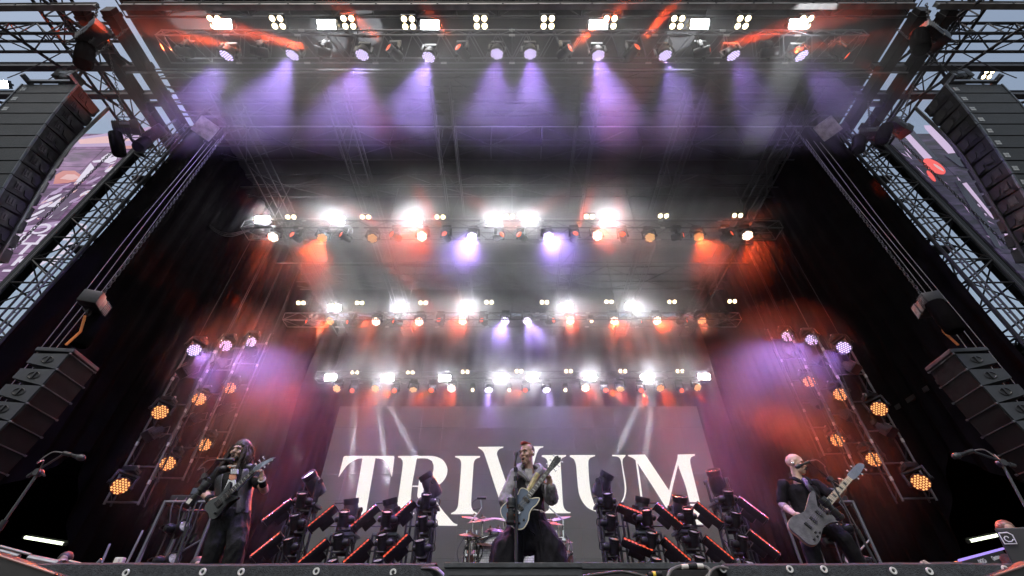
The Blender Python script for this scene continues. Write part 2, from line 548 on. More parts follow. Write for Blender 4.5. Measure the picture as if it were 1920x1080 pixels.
def hexdots(rad, pitch):
    out = []
    n = int(rad / pitch) + 1
    for i in range(-n * 2, n * 2 + 1):
        for j in range(-n * 2, n * 2 + 1):
            x = (i + 0.5 * (j & 1)) * pitch
            y = j * pitch * 0.866
            if math.hypot(x, y) < rad: out.append((x, y))
    return out

# ---- wash head: short fat drum, lens face at +z
bm = bmesh.new()
add_lathe(bm, [(0.06, -0.20), (0.13, -0.18), (0.165, -0.10), (0.175, 0.00), (0.20, 0.03), (0.20, 0.10), (0.185, 0.105), (0.183, 0.085)], 22)
WASH_HEAD = shared(bm, 'wash_head', M_HOUSE)
bm = bmesh.new()
for x, y in hexdots(0.168, 0.060):
    add_lathe(bm, [(0.0225, 0), (0.0225, 0.010), (0.012, 0.016)], 7, Matrix.Translation((x, y, 0.086)))
WASH_DOTS_BM = bm
def wash_dots(m):
    b2 = WASH_DOTS_BM.copy()
    return shared(b2, 'led_lens_array', m, False)
bm = bmesh.new()
add_lathe(bm, [(0.183, 0.0835), (0.183, 0.0855)], 22)
WASH_PLATE_BM = bm
def wash_plate(m): return shared(WASH_PLATE_BM.copy(), 'lens_plate', m, False)
# ---- beam head: long barrel
bm = bmesh.new()
add_lathe(bm, [(0.07, -0.26), (0.125, -0.24), (0.14, -0.12), (0.13, 0.02), (0.115, 0.10), (0.13, 0.12), (0.13, 0.20), (0.118, 0.20), (0.112, 0.17)], 20)
BEAM_HEAD = shared(bm, 'beam_head', M_HOUSE)
bm = bmesh.new()
add_lathe(bm, [(0.113, 0.168), (0.09, 0.182), (0.04, 0.192), (0.005, 0.195)], 18)
BEAM_LENS_BM = bm
def beam_lens(m): return shared(BEAM_LENS_BM.copy(), 'lens', m)
# ---- yoke (U, opening along +z local; axis along x) and base
def yoke_mesh(wd, ht, th, name):
    bm = bmesh.new()
    for s in (-1, 1):
        add_box(bm, (s * wd / 2, 0, -ht / 2), (0.05, th, ht), bevel=0.014)
    add_box(bm, (0, 0, -ht - 0.01), (wd + 0.05, th, 0.06), bevel=0.014)
    for s in (-1, 1):
        add_rod(bm, (s * (wd / 2 - 0.03), 0, 0), (s * (wd / 2 + 0.045), 0, 0), 0.045, 10)
    return shared(bm, name, M_HOUSE)
WASH_YOKE = yoke_mesh(0.46, 0.27, 0.11, 'yoke')
BEAM_YOKE = yoke_mesh(0.35, 0.31, 0.11, 'yoke')
bm = bmesh.new()
add_box(bm, (0, 0, -0.075), (0.34, 0.26, 0.13), bevel=0.02)
add_box(bm, (0, -0.131, -0.075), (0.10, 0.006, 0.05))
for s in (-1, 1):
    add_box(bm, (s * 0.175, 0, -0.07), (0.02, 0.12, 0.03), bevel=0.006)
FIX_BASE = shared(bm, 'base', M_HOUSE)
bm = bmesh.new()
for s in (-1, 1):
    add_lathe(bm, [(0.034, -0.02), (0.034, 0.02)], 10, Matrix.Translation((s * 0.1, 0, -0.19)) @ Matrix.Rotation(R(90), 4, 'Y'))
    add_box(bm, (s * 0.1, 0, -0.16), (0.03, 0.05, 0.05))
CLAMP = shared(bm, 'clamp', M_ALU)

G_VIO = glow('violet_led', (0.74, 0.62, 1.0), 1.6)
G_VIOW = glow('violet_white_led', (0.86, 0.78, 1.0), 6.0)
G_VPL = glow('violet_lens_plate', (0.42, 0.27, 0.85), 0.28)
G_RED = glow('red_led', (1.0, 0.46, 0.15), 1.5)
G_REDW = glow('red_white_led', (1.0, 0.80, 0.62), 6.0)
G_RPL = glow('red_lens_plate', (0.95, 0.10, 0.03), 0.16)
G_GOLD = glow('gold_led', (1.0, 0.60, 0.24), 1.5)
G_DPL = glow('dim_lens_plate', (0.6, 0.12, 0.03), 0.18)
G_BEAM = glow('red_beam_lens', (1.0, 0.13, 0.05), 1.3)
G_WBEAM = glow('white_beam_lens', (1.0, 0.98, 0.92), 1.6)
G_STROBE = glow('strobe_white', (0.95, 0.97, 1.0), 50.0)
G_WARM = glow('warm_blinder_bulb', (1.0, 0.80, 0.45), 9.0)
G_AMB = glow('amber_lens', (1.0, 0.72, 0.40), 8.0)
M_LENSOFF = mat('unlit_lens_glass', (0.10, 0.095, 0.085), 0.08, 0.3, var=0.4, scale=8)
DOTS = {k: wash_dots(g) for k, g in dict(violet=G_VIO, violetw=G_VIOW, red=G_RED, redw=G_REDW, gold=G_GOLD).items()}
PLATES = dict(violet=wash_plate(G_VPL), violetw=None, red=wash_plate(G_RPL), redw=None, gold=wash_plate(G_DPL))
PLATES['violetw'] = PLATES['violet']; PLATES['redw'] = PLATES['red']
LENSES = dict(red=beam_lens(G_BEAM), white=beam_lens(G_WBEAM), off=beam_lens(M_LENSOFF), amber=beam_lens(G_AMB))

def head_rot(aim):
    """orientation of yoke plane + head for an aim vector: local z = aim, x = horizontal tilt axis"""
    z = Vector(aim).normalized()
    x = Vector((0, 0, 1)).cross(z)
    if x.length < 1e-3: x = Vector((1, 0, 0))
    x.normalize()
    y = z.cross(x)
    return Matrix((x, y, z)).transposed().to_quaternion(), x

def moving_light(name, kind, col, loc, aim, label, cat, group, stand=False, scale=1.0, yoke_dir=None, base=True):
    """loc = centre of the head.  The base hangs above (or stands below when stand)."""
    loc = Vector(loc)
    t = empty(name, loc, label, cat, group)
    t.scale = (scale,) * 3
    q, x = head_rot(aim)
    up = Vector((0, 0, 1)) if not stand else Vector((0, 0, -1))
    if yoke_dir is not None: up = Vector(yoke_dir).normalized()
    # yoke: local x along the tilt axis, local -z towards the base
    xx = (x - up * x.dot(up)).normalized()
    zz = -up
    yy = zz.cross(xx)
    yq = Matrix((xx, yy, zz)).transposed().to_quaternion()
    hgt = 0.27 if kind == 'wash' else 0.31
    link('yoke', WASH_YOKE if kind == 'wash' else BEAM_YOKE, t, (0, 0, 0), yq)
    if base:
        bxx = Vector((1, 0, 0)); bxx = (bxx - up * bxx.dot(up)).normalized()
        bq = Matrix((bxx, zz.cross(bxx), zz)).transposed().to_quaternion()
        link('base', FIX_BASE, t, up * (hgt + 0.03), bq)
        if not stand: link('clamp', CLAMP, t, up * (hgt + 0.03), bq)
    h = link('head', WASH_HEAD if kind == 'wash' else BEAM_HEAD, t, (0, 0, 0), q)
    if kind == 'wash':
        link('lens_plate', PLATES[col], h)
        d = link('led_lens_array', DOTS[col], h)
        tag(d, kind='stuff')
    else:
        link('lens', LENSES[col], h)
    return t, Vector(aim).normalized()

DOWN = Vector((0, 0, -1))
# power of the lamps (watts)
P_VIO, P_RBEAM, P_RWASH, P_WBEAM = 3400, 34000, 2000, 60000
def wash_row(truss, Y, items):
    n = {}
    tot = {}
    for px, py, col, pw, aim in items:
        tot[col[:3]] = tot.get(col[:3], 0) + 1
    for px, py, col, pw, aim in items:
        k = col[:3]
        i = n.get(k, 0); n[k] = i + 1
        cname = dict(vio='violet', red='red orange', gol='dim golden')[k]
        p = at_y(px, py, Y)
        aim = (aim[0] + random.uniform(-.07, .07), aim[1] + random.uniform(-.06, .06), aim[2])
        pw *= random.uniform(0.75, 1.25)
        lab = f'{cname} wash light hanging under the {truss}, {ORD[i]} {cname} one from the left'
        t, a = moving_light('wash_light', 'wash', col, p, aim, lab, 'wash light', f'wash lights on the {truss}')
        if pw:
            c = VIOLET if k == 'vio' else RED
            spot(t, a * 0.125, a, pw, c, 46 if k == 'vio' else 56, 0.7, 0.15)
def beam_row(truss, Y, items, pw, cone=12, dz=-0.3):
    for i, (px, py, qx, qy, f) in enumerate(items):
        p = at_y(px, py, Y)
        q = at_z(qx, qy, p.z + dz * f)
        aim = (q - p).normalized()
        pk = 0.35 if f in (-2, 4) else random.uniform(0.8, 1.25)
        lab = f'narrow red beam moving light hanging under the {truss}, {ORD[i]} beam lamp from the left'
        t, a = moving_light('beam_light', 'beam', 'red', p, aim, lab, 'beam light', f'red beam lights on the {truss}')
        spot(t, a * 0.21, a, pw * pk, RED, cone, 0.35, 0.09)

V_ = P_VIO
wash_row('front truss', 5.3, [(427, 100, 'violet', V_, (-.22, .30, -1)), (550, 99, 'violet', V_, (-.16, .30, -1)), (680, 99, 'violet', V_, (-.05, .3, -1)),
    (805, 103, 'violet', V_, (-.10, .3, -1)), (932, 97, 'violet', V_ * .9, (0, .3, -1)), (994, 97, 'violet', V_ * .9, (0, .3, -1)), (1121, 100, 'violet', V_, (.0, .3, -1)),
    (1246, 100, 'violet', V_ * .6, (.06, .3, -1)), (1373, 100, 'violet', V_ * .5, (.14, .3, -1)), (1500, 101, 'violet', V_ * .35, (.22, .3, -1))])
beam_row('front truss', 5.3, [(345, 97, 190, 66, -2), (485, 97, 385, 76, 1), (603, 97, 505, 72, 1), (738, 97, 672, 40, 1), (866, 97, 820, 40, 1),
    (1060, 97, 1112, 55, 1), (1187, 97, 1235, 40, 1), (1318, 97, 1385, 78, 1), (1444, 98, 1560, 85, 1), (1578, 98, 1668, 150, 4)], P_RBEAM)
wash_row('second truss', 11.2, [(514, 443, 'redw', P_RWASH * 2.2, (.12, -.35, -1)), (605, 444, 'red', P_RWASH * 1.6, (.1, -.25, -1)), (699, 445, 'gold', 0, (.1, -.4, -1)),
    (792, 443, 'redw', P_RWASH, (0, -.7, -.8)), (886, 443, 'violetw', V_ * 1.5, (-.1, -.5, -.9)), (1027, 443, 'violetw', V_ * 1.5, (.1, -.5, -.9)), (1119, 442, 'redw', P_RWASH, (0, -.7, -.8)),
    (1218, 444, 'gold', 60, (-.1, -.4, -1)), (1309, 442, 'red', P_RWASH * 1.8, (-.1, -.25, -1)), (1400, 440, 'redw', P_RWASH * 2.4, (-.12, -.35, -1))])
beam_row('second truss', 11.2, [(554, 444, 505, 408, 1), (647, 444, 560, 395, 1), (741, 443, 680, 405, 1), (836, 443, 810, 400, 1), (936, 443, 975, 418, 1), (978, 443, 945, 418, 1),
    (1077, 443, 1105, 375, 1), (1168, 444, 1160, 385, 1), (1272, 443, 1340, 425, 1), (1364, 442, 1500, 360, 1)], P_RBEAM * 0.22, 9)
wash_row('third truss', 15.7, [(621, 601, 'red', P_RWASH * 1.3, (-.1, -.6, -.8)), (706, 602, 'redw', P_RWASH, (0, -.6, -.8)), (787, 602, 'redw', P_RWASH * .7, (0, -.7, -.8)), (868, 601, 'redw', P_RWASH * .7, (0, -.7, -.8)),
    (948, 600, 'violetw', V_ * 1.0, (-.1, -.5, -.9)), (988, 600, 'violetw', V_ * 1.0, (.1, -.5, -.9)), (1069, 600, 'redw', P_RWASH * .7, (0, -.7, -.8)), (1151, 600, 'redw', P_RWASH, (0, -.6, -.8)),
    (1231, 600, 'redw', P_RWASH, (0, -.6, -.8)), (1315, 599, 'gold', 1500, (-.05, -.3, -1))])
beam_row('third truss', 15.7, [(582, 604, 480, 575, 1.5), (658, 604, 625, 600, 1), (744, 603, 700, 593, 1), (825, 603, 800, 570, 1), (906, 603, 875, 575, 1), (1033, 602, 1062, 594, 1),
    (1195, 602, 1240, 600, 1), (1280, 602, 1330, 596, 1), (1361, 602, 1470, 584, 1)], P_RBEAM * 0.25, 10)
wash_row('rear truss', 18.85, [(633, 727, 'gold', 60, (-.1, -.6, -.7)), (705, 727, 'red', P_RWASH * .6, (0, -.6, -.8)), (775, 728, 'gold', 30, (.1, -.3, -1)), (847, 727, 'redw', P_RWASH * .6, (0, -.7, -.8)),
    (916, 729, 'violetw', V_ * .35, (0, -.35, -1)), (1024, 729, 'violetw', V_ * .35, (.1, -.35, -1)), (1097, 726, 'redw', P_RWASH * .6, (0, -.7, -.8)), (1163, 727, 'gold', 30, (-.1, -.3, -1)),
    (1237, 726, 'red', P_RWASH * .7, (0, -.6, -.8)), (1306, 725, 'red', P_RWASH * .5, (.1, -.6, -.7))])
beam_row('rear truss', 18.85, [(662, 732, 590, 745, 8), (741, 732, 690, 752, 8), (810, 731, 765, 757, 8), (986, 731, 950, 755, 8), (1134, 731, 1195, 757, 8), (1202, 731, 1222, 790, 12), (1275, 731, 1372, 766, 8)], P_RBEAM * .35, 11)

# ---- small amber ones between
def amber(truss, Y, items):
    for i, (px, py) in enumerate(items):
        p = at_y(px, py, Y)
        moving_light('beam_light', 'beam', 'amber', p, (CAM - p).normalized() + Vector((0, 0, -.1)),
                     f'small amber lamp glaring under the {truss}, {ORD[i]} amber one from the left', 'beam light', f'amber lamps on the {truss}', scale=0.62)
amber('rear truss', 18.85, [(886, 731), (955, 731), (1060, 731)])
amber('third truss', 15.7, [(1109, 602)])

# ---- strobes: wide flat lamp panels
def strobe_row(truss, Y, items, wdt=0.52, hgt=0.24):
    for i, (px, py, k) in enumerate(items):
        p = at_y(px, py, Y)
        d = (CAM + Vector((0, -3, 2)) - p).normalized()
        d.x = 0; d.normalize()
        q, x = head_rot(d)
        t = empty('strobe_panel', p, f'dazzling white strobe panel on top of the {truss}, {ORD[i]} strobe from the left', 'strobe light', f'white strobes on the {truss}', q)
        bm = bmesh.new()
        add_box(bm, (0, 0, -0.08), (wdt + 0.06, hgt + 0.06, 0.14), bevel=0.015)
        for s in (-1, 1):
            add_box(bm, (s * (wdt / 2 + 0.05), 0.0, -0.08), (0.03, 0.08, 0.20), bevel=0.006)
        bm_obj('housing', bm, M_HOUSE, t, True)
        bm = bmesh.new()
        add_box(bm, (0, 0, 0), (wdt, hgt, 0.012), bevel=0.003)
        bm_obj('lamp_face', bm, G_STROBE if k == 1 else glow('strobe_white_hot', (0.95, 0.97, 1.0), 165.0 * k), t)
S1 = [(417, 45, 1), (612, 46, 1), (806, 47, 1), (1122, 46, 1), (1312, 45, 1), (1497, 45, 1)]
strobe_row('front truss', 4.9, S1)
strobe_row('second truss', 11.0, [(492, 412, 1.4), (632, 412, 2.6), (777, 412, 2), (925, 412, 3), (993, 412, 3), (1139, 411, 2)])
strobe_row('third truss', 15.5, [(627, 577, 2), (751, 577, 1.6), (875, 576, 1.5), (1062, 575, 1.5), (1185, 575, 1.8)])
strobe_row('rear truss', 18.7, [(620, 708, 1.3), (727, 709, 2.6), (834, 709, 2), (942, 709, 2.6), (998, 709, 2.6), (1106, 708, 1.8), (1213, 708, 2), (1320, 706, 1.01)])

# ---- warm blinders: bulbs in a black frame
def blinder_row(truss, Y, items, four):
    for i, (px, py) in enumerate(items):
        p = at_y(px, py, Y)
        d = (CAM + Vector((0, 4, 0)) - p).normalized(); d.x = 0; d.normalize()
        q, x = head_rot(d)
        t = empty('blinder', p, f"{'four' if four else 'two'} bulb warm yellow blinder on the {truss}, {ORD[i]} blinder from the left", 'blinder light', f'warm blinders on the {truss}', q)
        hh = 0.36 if four else 0.19
        bm = bmesh.new()
        add_box(bm, (0, 0, -0.09), (0.44, hh + 0.04, 0.12), bevel=0.012)
        bm_obj('housing', bm, M_HOUSE, t, True)
        for cx in (-0.115, 0.115):
            for cy_ in ((-0.1, 0.1) if four else (0,)):
                bm = bmesh.new()
                add_lathe(bm, [(0.092, -0.03), (0.097, 0.0), (0.085, 0.004), (0.080, -0.01)], 16, capa=False, capb=False)
                b = bm_obj('reflector_ring', bm, M_ALU, t, True, loc=(cx, cy_, 0))
                bm = bmesh.new()
                add_lathe(bm, [(0.083, -0.012), (0.06, 0.0), (0.01, 0.008)], 14)
                bm_obj('bulb', bm, G_WARM, b, True)
blinder_row('front truss', 4.95, [(404, 42), (520, 42), (653, 42), (766, 43), (901, 42), (1027, 42), (1144, 42), (1270, 42), (1393, 42), (1510, 42)], True)
blinder_row('second truss', 11.1, [(545, 407), (685, 407), (825, 407), (955, 406), (1105, 406), (1244, 405), (1383, 404)], False)
blinder_row('third truss', 15.6, [(564, 568), (674, 568), (793, 568), (917, 567), (1021, 567), (1142, 566), (1260, 566), (1373, 565)], False)
blinder_row('rear truss', 18.75, [(665, 698), (769, 698), (872, 697), (973, 696), (1066, 696), (1168, 696), (1275, 696)], False)

strobe_row('left outrigger', 8.2, [(2, 158, 0.25)], 0.5, 0.25)
blinder_row('right outrigger', 8.0, [(1853, 139)], True)
# ================================================================= glowing wall with the band name
M_WALL = mat('led_wall_grey', (0.035, 0.035, 0.037), 0.5, var=0.12, scale=0.4)
M_WALLFACE = bpy.data.materials.new('led_wall_face')
M_WALLFACE.use_nodes = True
_t = M_WALLFACE.node_tree; _b = _t.nodes['Principled BSDF']
_b.inputs['Base Color'].default_value = (0.015, 0.015, 0.016, 1); _b.inputs['Roughness'].default_value = 0.8; _b.inputs['Specular IOR Level'].default_value = 0.1
_tc = _t.nodes.new('ShaderNodeTexCoord'); _n = _t.nodes.new('ShaderNodeTexNoise')
_n.inputs['Scale'].default_value = 0.35; _n.inputs['Detail'].default_value = 6
_t.links.new(_tc.outputs['Object'], _n.inputs['Vector'])
_r = _t.nodes.new('ShaderNodeValToRGB')
_r.color_ramp.elements[0].color = (0.55, 0.55, 0.56, 1); _r.color_ramp.elements[1].color = (0.95, 0.95, 0.95, 1)
_oi = _t.nodes.new('ShaderNodeObjectInfo'); _mr = _t.nodes.new('ShaderNodeMapRange'); _mr.inputs['To Min'].default_value = 0.90; _mr.inputs['To Max'].default_value = 1.06
_mx = _t.nodes.new('ShaderNodeMix'); _mx.data_type = 'RGBA'; _mx.blend_type = 'MULTIPLY'; _mx.inputs['Factor'].default_value = 1.0
_t.links.new(_oi.outputs['Random'], _mr.inputs['Value']); _t.links.new(_n.outputs['Fac'], _r.inputs['Fac'])
_t.links.new(_r.outputs['Color'], _mx.inputs['A']); _t.links.new(_mr.outputs['Result'], _mx.inputs['B'])
_t.links.new(_mx.outputs['Result'], _b.inputs['Emission Color'])
_b.inputs['Emission Strength'].default_value = 0.100 * EK
G_LETTER = glow('letter_cream', (1.0, 0.98, 0.90), 0.98)
WY = 20.0
WX0, WX1, WZ0, WZ1 = -8.35, 8.95, 2.4, 10.85
wall_t = empty('video_wall', (0.3, WY, 2.05), 'huge grey video wall showing the cream band name TRIVIUM', 'video wall')
bm = bmesh.new()
add_box(bm, (0, 0.16, (WZ0 + WZ1) / 2 - 2.05), (WX1 - WX0, 0.26, WZ1 - WZ0), bevel=0.01)
for i in range(9):
    x = (WX0 - 0.3) + (WX1 - WX0) * (i + 0.5) / 9
    add_box(bm, (x, 0.6, 4.0), (0.08, 0.5, 8.0))
bm_obj('frame', bm, M_WALL, wall_t)
cols_, rows_ = 17, 8
pw, ph = (WX1 - WX0) / cols_, (WZ1 - WZ0) / rows_
bm = bmesh.new()
add_box(bm, (0, 0, 0), (pw - 0.004, 0.03, ph - 0.004))
PANEL = bm_to_mesh(bm, 'screen_panel', False, M_WALLFACE)
for i in range(cols_):
    for j in range(rows_):
        link('screen_panel', PANEL, wall_t, (WX0 - 0.3 + (i + 0.5) * pw, 0.012 + 0.003 * random.random(), WZ0 - 2.05 + (j + 0.5) * ph))
def A(pts): return [(620 + u / 5.3333, 820 + v / 5.3333) for u, v in pts]
def B(pts): return [(960 + u / 4.923, 820 + v / 4.923) for u, v in pts]
LET = [
 ('T', [A([(78,398),(128,196),(145,186),(632,186),(637,196),(613,395),(603,380),(588,318),(562,258),(520,220),(447,208),(400,480),(352,760),(345,830),(365,865),(410,884),(405,898),(98,896),(100,884),(170,868),(205,835),(222,780),(270,490),(318,210),(270,215),(215,240),(160,285),(115,345)])]),
 ('R', [A([(672,190),(680,186),(862,186),(860,212),(838,340),(815,470),(797,680),(805,735),(838,758),(832,769),(600,769),(605,757),(640,735),(660,690),(676,600),(722,268),(718,235),(700,208),(672,200)]),
        A([(858,186),(1000,186),(1060,195),(1120,225),(1155,275),(1168,320),(1160,375),(1130,430),(1080,475),(1000,500),(935,490),(985,430),(1018,365),(1030,290),(1012,235),(965,212),(858,209)]),
        A([(886,415),(935,468),(1000,495),(1010,530),(950,560),(880,612),(866,590),(874,496),(816,494),(818,482),(876,482)]),
        A([(938,510),(1010,500),(1060,640),(1120,730),(1175,795),(1230,855),(1268,872),(1262,884),(1080,882),(1020,800),(975,700),(945,600)])]),
 ('I', [A([(1243,190),(1250,186),(1495,186),(1492,200),(1450,218),(1432,250),(1427,300),(1405,640),(1407,690),(1425,735),(1468,758),(1464,768),(1203,768),(1204,758),(1245,735),(1268,700),(1278,640),(1305,290),(1302,240),(1285,212),(1245,198)])]),
 ('V', [[(896.4,837.8),(944,837.3),(943.4,839.5),(936.9,841.6),(932.8,846.3),(931.8,851.9),(949,904.4),(966,957),(983,903),(1000.5,850),(1000,844),(997,840.5),(988,838.5),(987.5,836.8),(1018.9,836.7),(1018.5,838.8),(1012,841),(1008,847),(1005.5,853),(985,928),(968,986),(954,988),(930,918),(907.8,850),(903,843.4),(896.4,839.5)]]),
 ('I', [B([(273,170),(280,164),(500,163),(498,174),(462,190),(450,215),(450,260),(460,430),(470,600),(480,650),(505,680),(542,692),(538,700),(303,700),(305,690),(335,672),(345,640),(340,540),(330,260),(325,215),(305,190),(275,178)])]),
 ('U', [B([(532,170),(540,163),(768,163),(765,173),(722,188),(707,215),(705,260),(715,420),(728,510),(742,565),(772,612),(820,645),(890,657),(950,645),(1000,605),(1030,550),(1040,490),(1038,430),(1024,335),(1010,240),(1000,200),(975,178),(925,172),(925,162),(1048,162),(1048,172),(1022,200),(1020,240),(1035,330),(1050,420),(1055,490),(1040,560),(1010,620),(960,670),(900,695),(830,697),(760,680),(700,650),(655,600),(622,530),(608,450),(600,360),(590,250),(570,200),(534,178)])]),
 ('M', [B([(1070,172),(1072,162),(1228,158),(1340,325),(1452,492),(1446,560),(1440,648),(1430,651),(1415,637),(1285,430),(1155,232),(1140,210),(1110,188)]),
        B([(1448,500),(1490,330),(1531,180),(1536,232),(1490,430),(1442,646),(1432,640)]),
        B([(1530,158),(1690,154),(1688,168),(1655,182),(1645,210),(1650,255),(1695,440),(1740,620),(1765,720),(1795,775),(1852,793),(1850,805),(1640,805),(1645,793),(1672,775),(1670,730),(1636,580),(1600,440),(1528,235)]),
        B([(1140,203),(1158,234),(1190,440),(1215,640),(1225,670),(1270,690),(1268,700),(1140,700),(1142,690),(1185,675),(1195,640),(1172,440)])]),
]
def smooth_outline(P, k=4, lim=38):
    P = [Vector((x, y)) for x, y in P]; n = len(P); out = []
    def soft(i):
        a = P[i] - P[i - 1]; b = P[(i + 1) % n] - P[i]
        return a.length > 1e-6 and b.length > 1e-6 and a.angle(b) < R(lim)
    for i in range(n):
        p1, p2 = P[i], P[(i + 1) % n]
        if not soft(i) and not soft((i + 1) % n):
            out.append(tuple(p1)); continue
        p0 = P[i - 1] if soft(i) else p1 + (p1 - p2) * 0.3
        p3 = P[(i + 2) % n] if soft((i + 1) % n) else p2 + (p2 - p1) * 0.3
        # centripetal-like damping keeps long straight strokes straight
        L = (p2 - p1).length
        m1 = (p2 - p0); m2 = (p3 - p1)
        m1 = m1.normalized() * L if m1.length else m1; m2 = m2.normalized() * L if m2.length else m2
        for q in range(k):
            u = q / k; h00 = 2*u**3 - 3*u*u + 1; h10 = u**3 - 2*u*u + u; h01 = -2*u**3 + 3*u*u; h11 = u**3 - u*u
            out.append(tuple(p1 * h00 + m1 * h10 * 0.9 + p2 * h01 + m2 * h11 * 0.9))
    return out
for ch, polys in LET:
    bm = bmesh.new()
    for k, poly in enumerate(polys):
        yy = WY - 0.020 - 0.003 * k
        pts = [at_y(px, py, yy) for px, py in smooth_outline(poly)]
        f = [bm.verts.new((p.x - 0.3, p.y - WY, p.z - 2.05)) for p in pts]
        r_ = bm.faces.new(f)
        ex = bmesh.ops.extrude_face_region(bm, geom=[r_])
        bmesh.ops.translate(bm, verts=[v for v in ex['geom'] if isinstance(v, bmesh.types.BMVert)], vec=(0, 0.012, 0))
    bmesh.ops.triangulate(bm, faces=[f for f in bm.faces if len(f.verts) > 4])
    o = bm_obj('letter', bm, G_LETTER, wall_t)
    o['label'] = f'cream letter {ch}'

# ================================================================= stage lip: cloth skirt, eyelets, centre step, cables
M_SKIRT = mat('coarse_black_cloth', (0.026, 0.029, 0.035), 0.85, var=0.55, scale=60, bump=0.6, bscale=220)
def skirt(label, x0, x1, eyes):
    t = empty('stage_skirt', ((x0 + x1) / 2, 2.40, 2.05), label, 'stage skirt')
    ox = (x0 + x1) / 2
    bm = bmesh.new()
    n = int((x1 - x0) / 0.03)
    prof = [(0.10, 0.012), (0.03, 0.016), (0.0, 0.004), (-0.012, -0.04), (-0.014, -0.3), (-0.02, -0.9), (-0.03, -2.0)]
    rows = []
    for i in range(n + 1):
        x = x0 + (x1 - x0) * i / n
        row = []
        for k, (dy, dz) in enumerate(prof):
            wv = 0.006 * mnoise.noise((x * 2.1, k * 0.2, 1)) + 0.003 * mnoise.noise((x * 9, k * 0.5, 4))
            row.append(bm.verts.new((x - ox, dy + (wv if k > 1 else 0) * (1 + k * .6), dz + (0.010 * mnoise.noise((x * 1.3, 0, 7)) + 0.004 * mnoise.noise((x * 6, 0, 3)))* (k < 4))))
        rows.append(row)
    for a, b in zip(rows, rows[1:]):
        for k in range(len(prof) - 1):
            bm.faces.new((a[k], b[k], b[k + 1], a[k + 1]))
    bm_obj('cloth', bm, M_SKIRT, t, True)
    for px, py in eyes:
        p = at_y(px, py, 2.383)
        bm = bmesh.new()
        add_lathe(bm, [(0.0075, -0.002), (0.0085, 0.003), (0.0145, 0.003), (0.0155, -0.002)], 16, Matrix.Rotation(R(90), 4, 'X'), False, False)
        bm_obj('eyelet', bm, M_EYE, t, True, loc=(p.x - ox, 2.383 - 2.40, p.z - 2.05))
M_EYE = mat('white_eyelet', (0.62, 0.62, 0.62), 0.4, var=0.1)
skirt('dark cloth skirt with eyelets along the stage edge below the guitarist', -5.5, -0.36, [(236, 1074), (380, 1072), (452, 1072), (593, 1071), (737, 1073)])
skirt('dark cloth skirt with eyelets along the stage edge below the bass player', 0.985, 5.5, [(1356, 1067), (1481, 1067), (1545, 1067), (1675, 1070), (1743, 1071), (1885, 1067)])
M_BOXFR = mat('worn_black_frame', (0.034, 0.038, 0.044), 0.6, var=0.5, scale=14, bump=0.2, bscale=50)
def step_box():
    y = 2.30
    a = at_y(835, 1055, y); b = at_y(1090, 1055, y)
    wd = b.x - a.x; cx = (a.x + b.x) / 2; zt = a.z
    t = empty('step_box', (cx, y, zt - 0.6), 'low black framed step box at the stage edge in front of the singer', 'step')
    H = 0.6
    bm = bmesh.new(); add_box(bm, (0, 0.20, H - 0.010), (wd + 0.008, 0.42, 0.020), bevel=0.003)
    bm_obj('top_board', bm, M_BOXFR, t)
    box('front_rail', (0, 0.008, H - 0.036), (wd - 0.03, 0.02, 0.026), M_BOXFR, t)
    for s in (-1, 1):
        box('leg', (s * (wd / 2 - 0.008), 0.012, H / 2 - 0.012), (0.016, 0.03, H - 0.024), M_BOXFR, t)
        bm = bmesh.new(); add_lathe(bm, [(0.004, 0), (0.003, 0.003)], 8, Matrix.Rotation(R(90), 4, 'X'))
        bm_obj('bolt', bm, M_STEEL, t, loc=(s * (wd / 2 - 0.007), -0.003, H - 0.058))
        box('side_board', (s * (wd / 2 - 0.004), 0.22, H / 2 - 0.012), (0.008, 0.38, H - 0.026), M_BLACK, t)
    box('back_board', (0, 0.39, H / 2 - 0.02), (wd - 0.02, 0.01, H - 0.05), M_BLACK, t)
step_box()
# plank lip right of the step box
bm = bmesh.new(); add_box(bm, (0, 0, 0), (0.66, 0.04, 0.026), bevel=0.003)
o = bm_obj('edge_plank', bm, M_BOXFR, loc=(0.655, 2.42, 2.053)); tag(o, 'dark plank along the stage edge between step box and cloth skirt', 'plank')
M_TAPE = mat('pale_tape', (0.55, 0.53, 0.50), 0.5, var=0.15)
M_YTAPE = mat('yellow_tape', (0.75, 0.55, 0.05), 0.5, var=0.15)
def lip_cable(label, pts, r, m=M_CABLE, plugs=()):
    P = [at_y(px, py, y) for px, py, y in pts]
    t = empty('cable', P[0], label, 'cable', None)
    P0 = P[0]
    tube_obj('lead', [p - P0 for p in catmull(P, 8)], r, m, t, 8)
    for px, py, qx, qy, y, mm, rr in plugs:
        a, b = at_y(px, py, y), at_y(qx, qy, y)
        rod('connector', a - P0, b - P0, rr, mm, t, 12)
    return t
lip_cable('black cable with taped connectors lying over the stage edge by the light towers', [(1090, 1081, 2.33), (1130, 1076, 2.34), (1165, 1072, 2.35), (1190, 1076, 2.34), (1215, 1082, 2.33)], 0.0065, M_CABLE,
          [(1215, 1078, 1240, 1076, 2.335, M_PLAST, 0.012), (1224, 1077.5, 1229, 1077, 2.33, M_YTAPE, 0.0128)])
lip_cable('thick grey cable looping over the stage edge with white cable tags', [(1252, 1083, 2.33), (1258, 1070, 2.34), (1275, 1062, 2.36), (1300, 1061, 2.37), (1322, 1063, 2.37), (1332, 1072, 2.36), (1324, 1083, 2.35)], 0.008, M_LCABLE,
          [(1278, 1063, 1290, 1062, 2.352, M_TAPE, 0.0105), (1306, 1061, 1318, 1061.5, 2.36, M_TAPE, 0.0105), (1290, 1062, 1306, 1061, 2.362, M_PLAST, 0.013)])
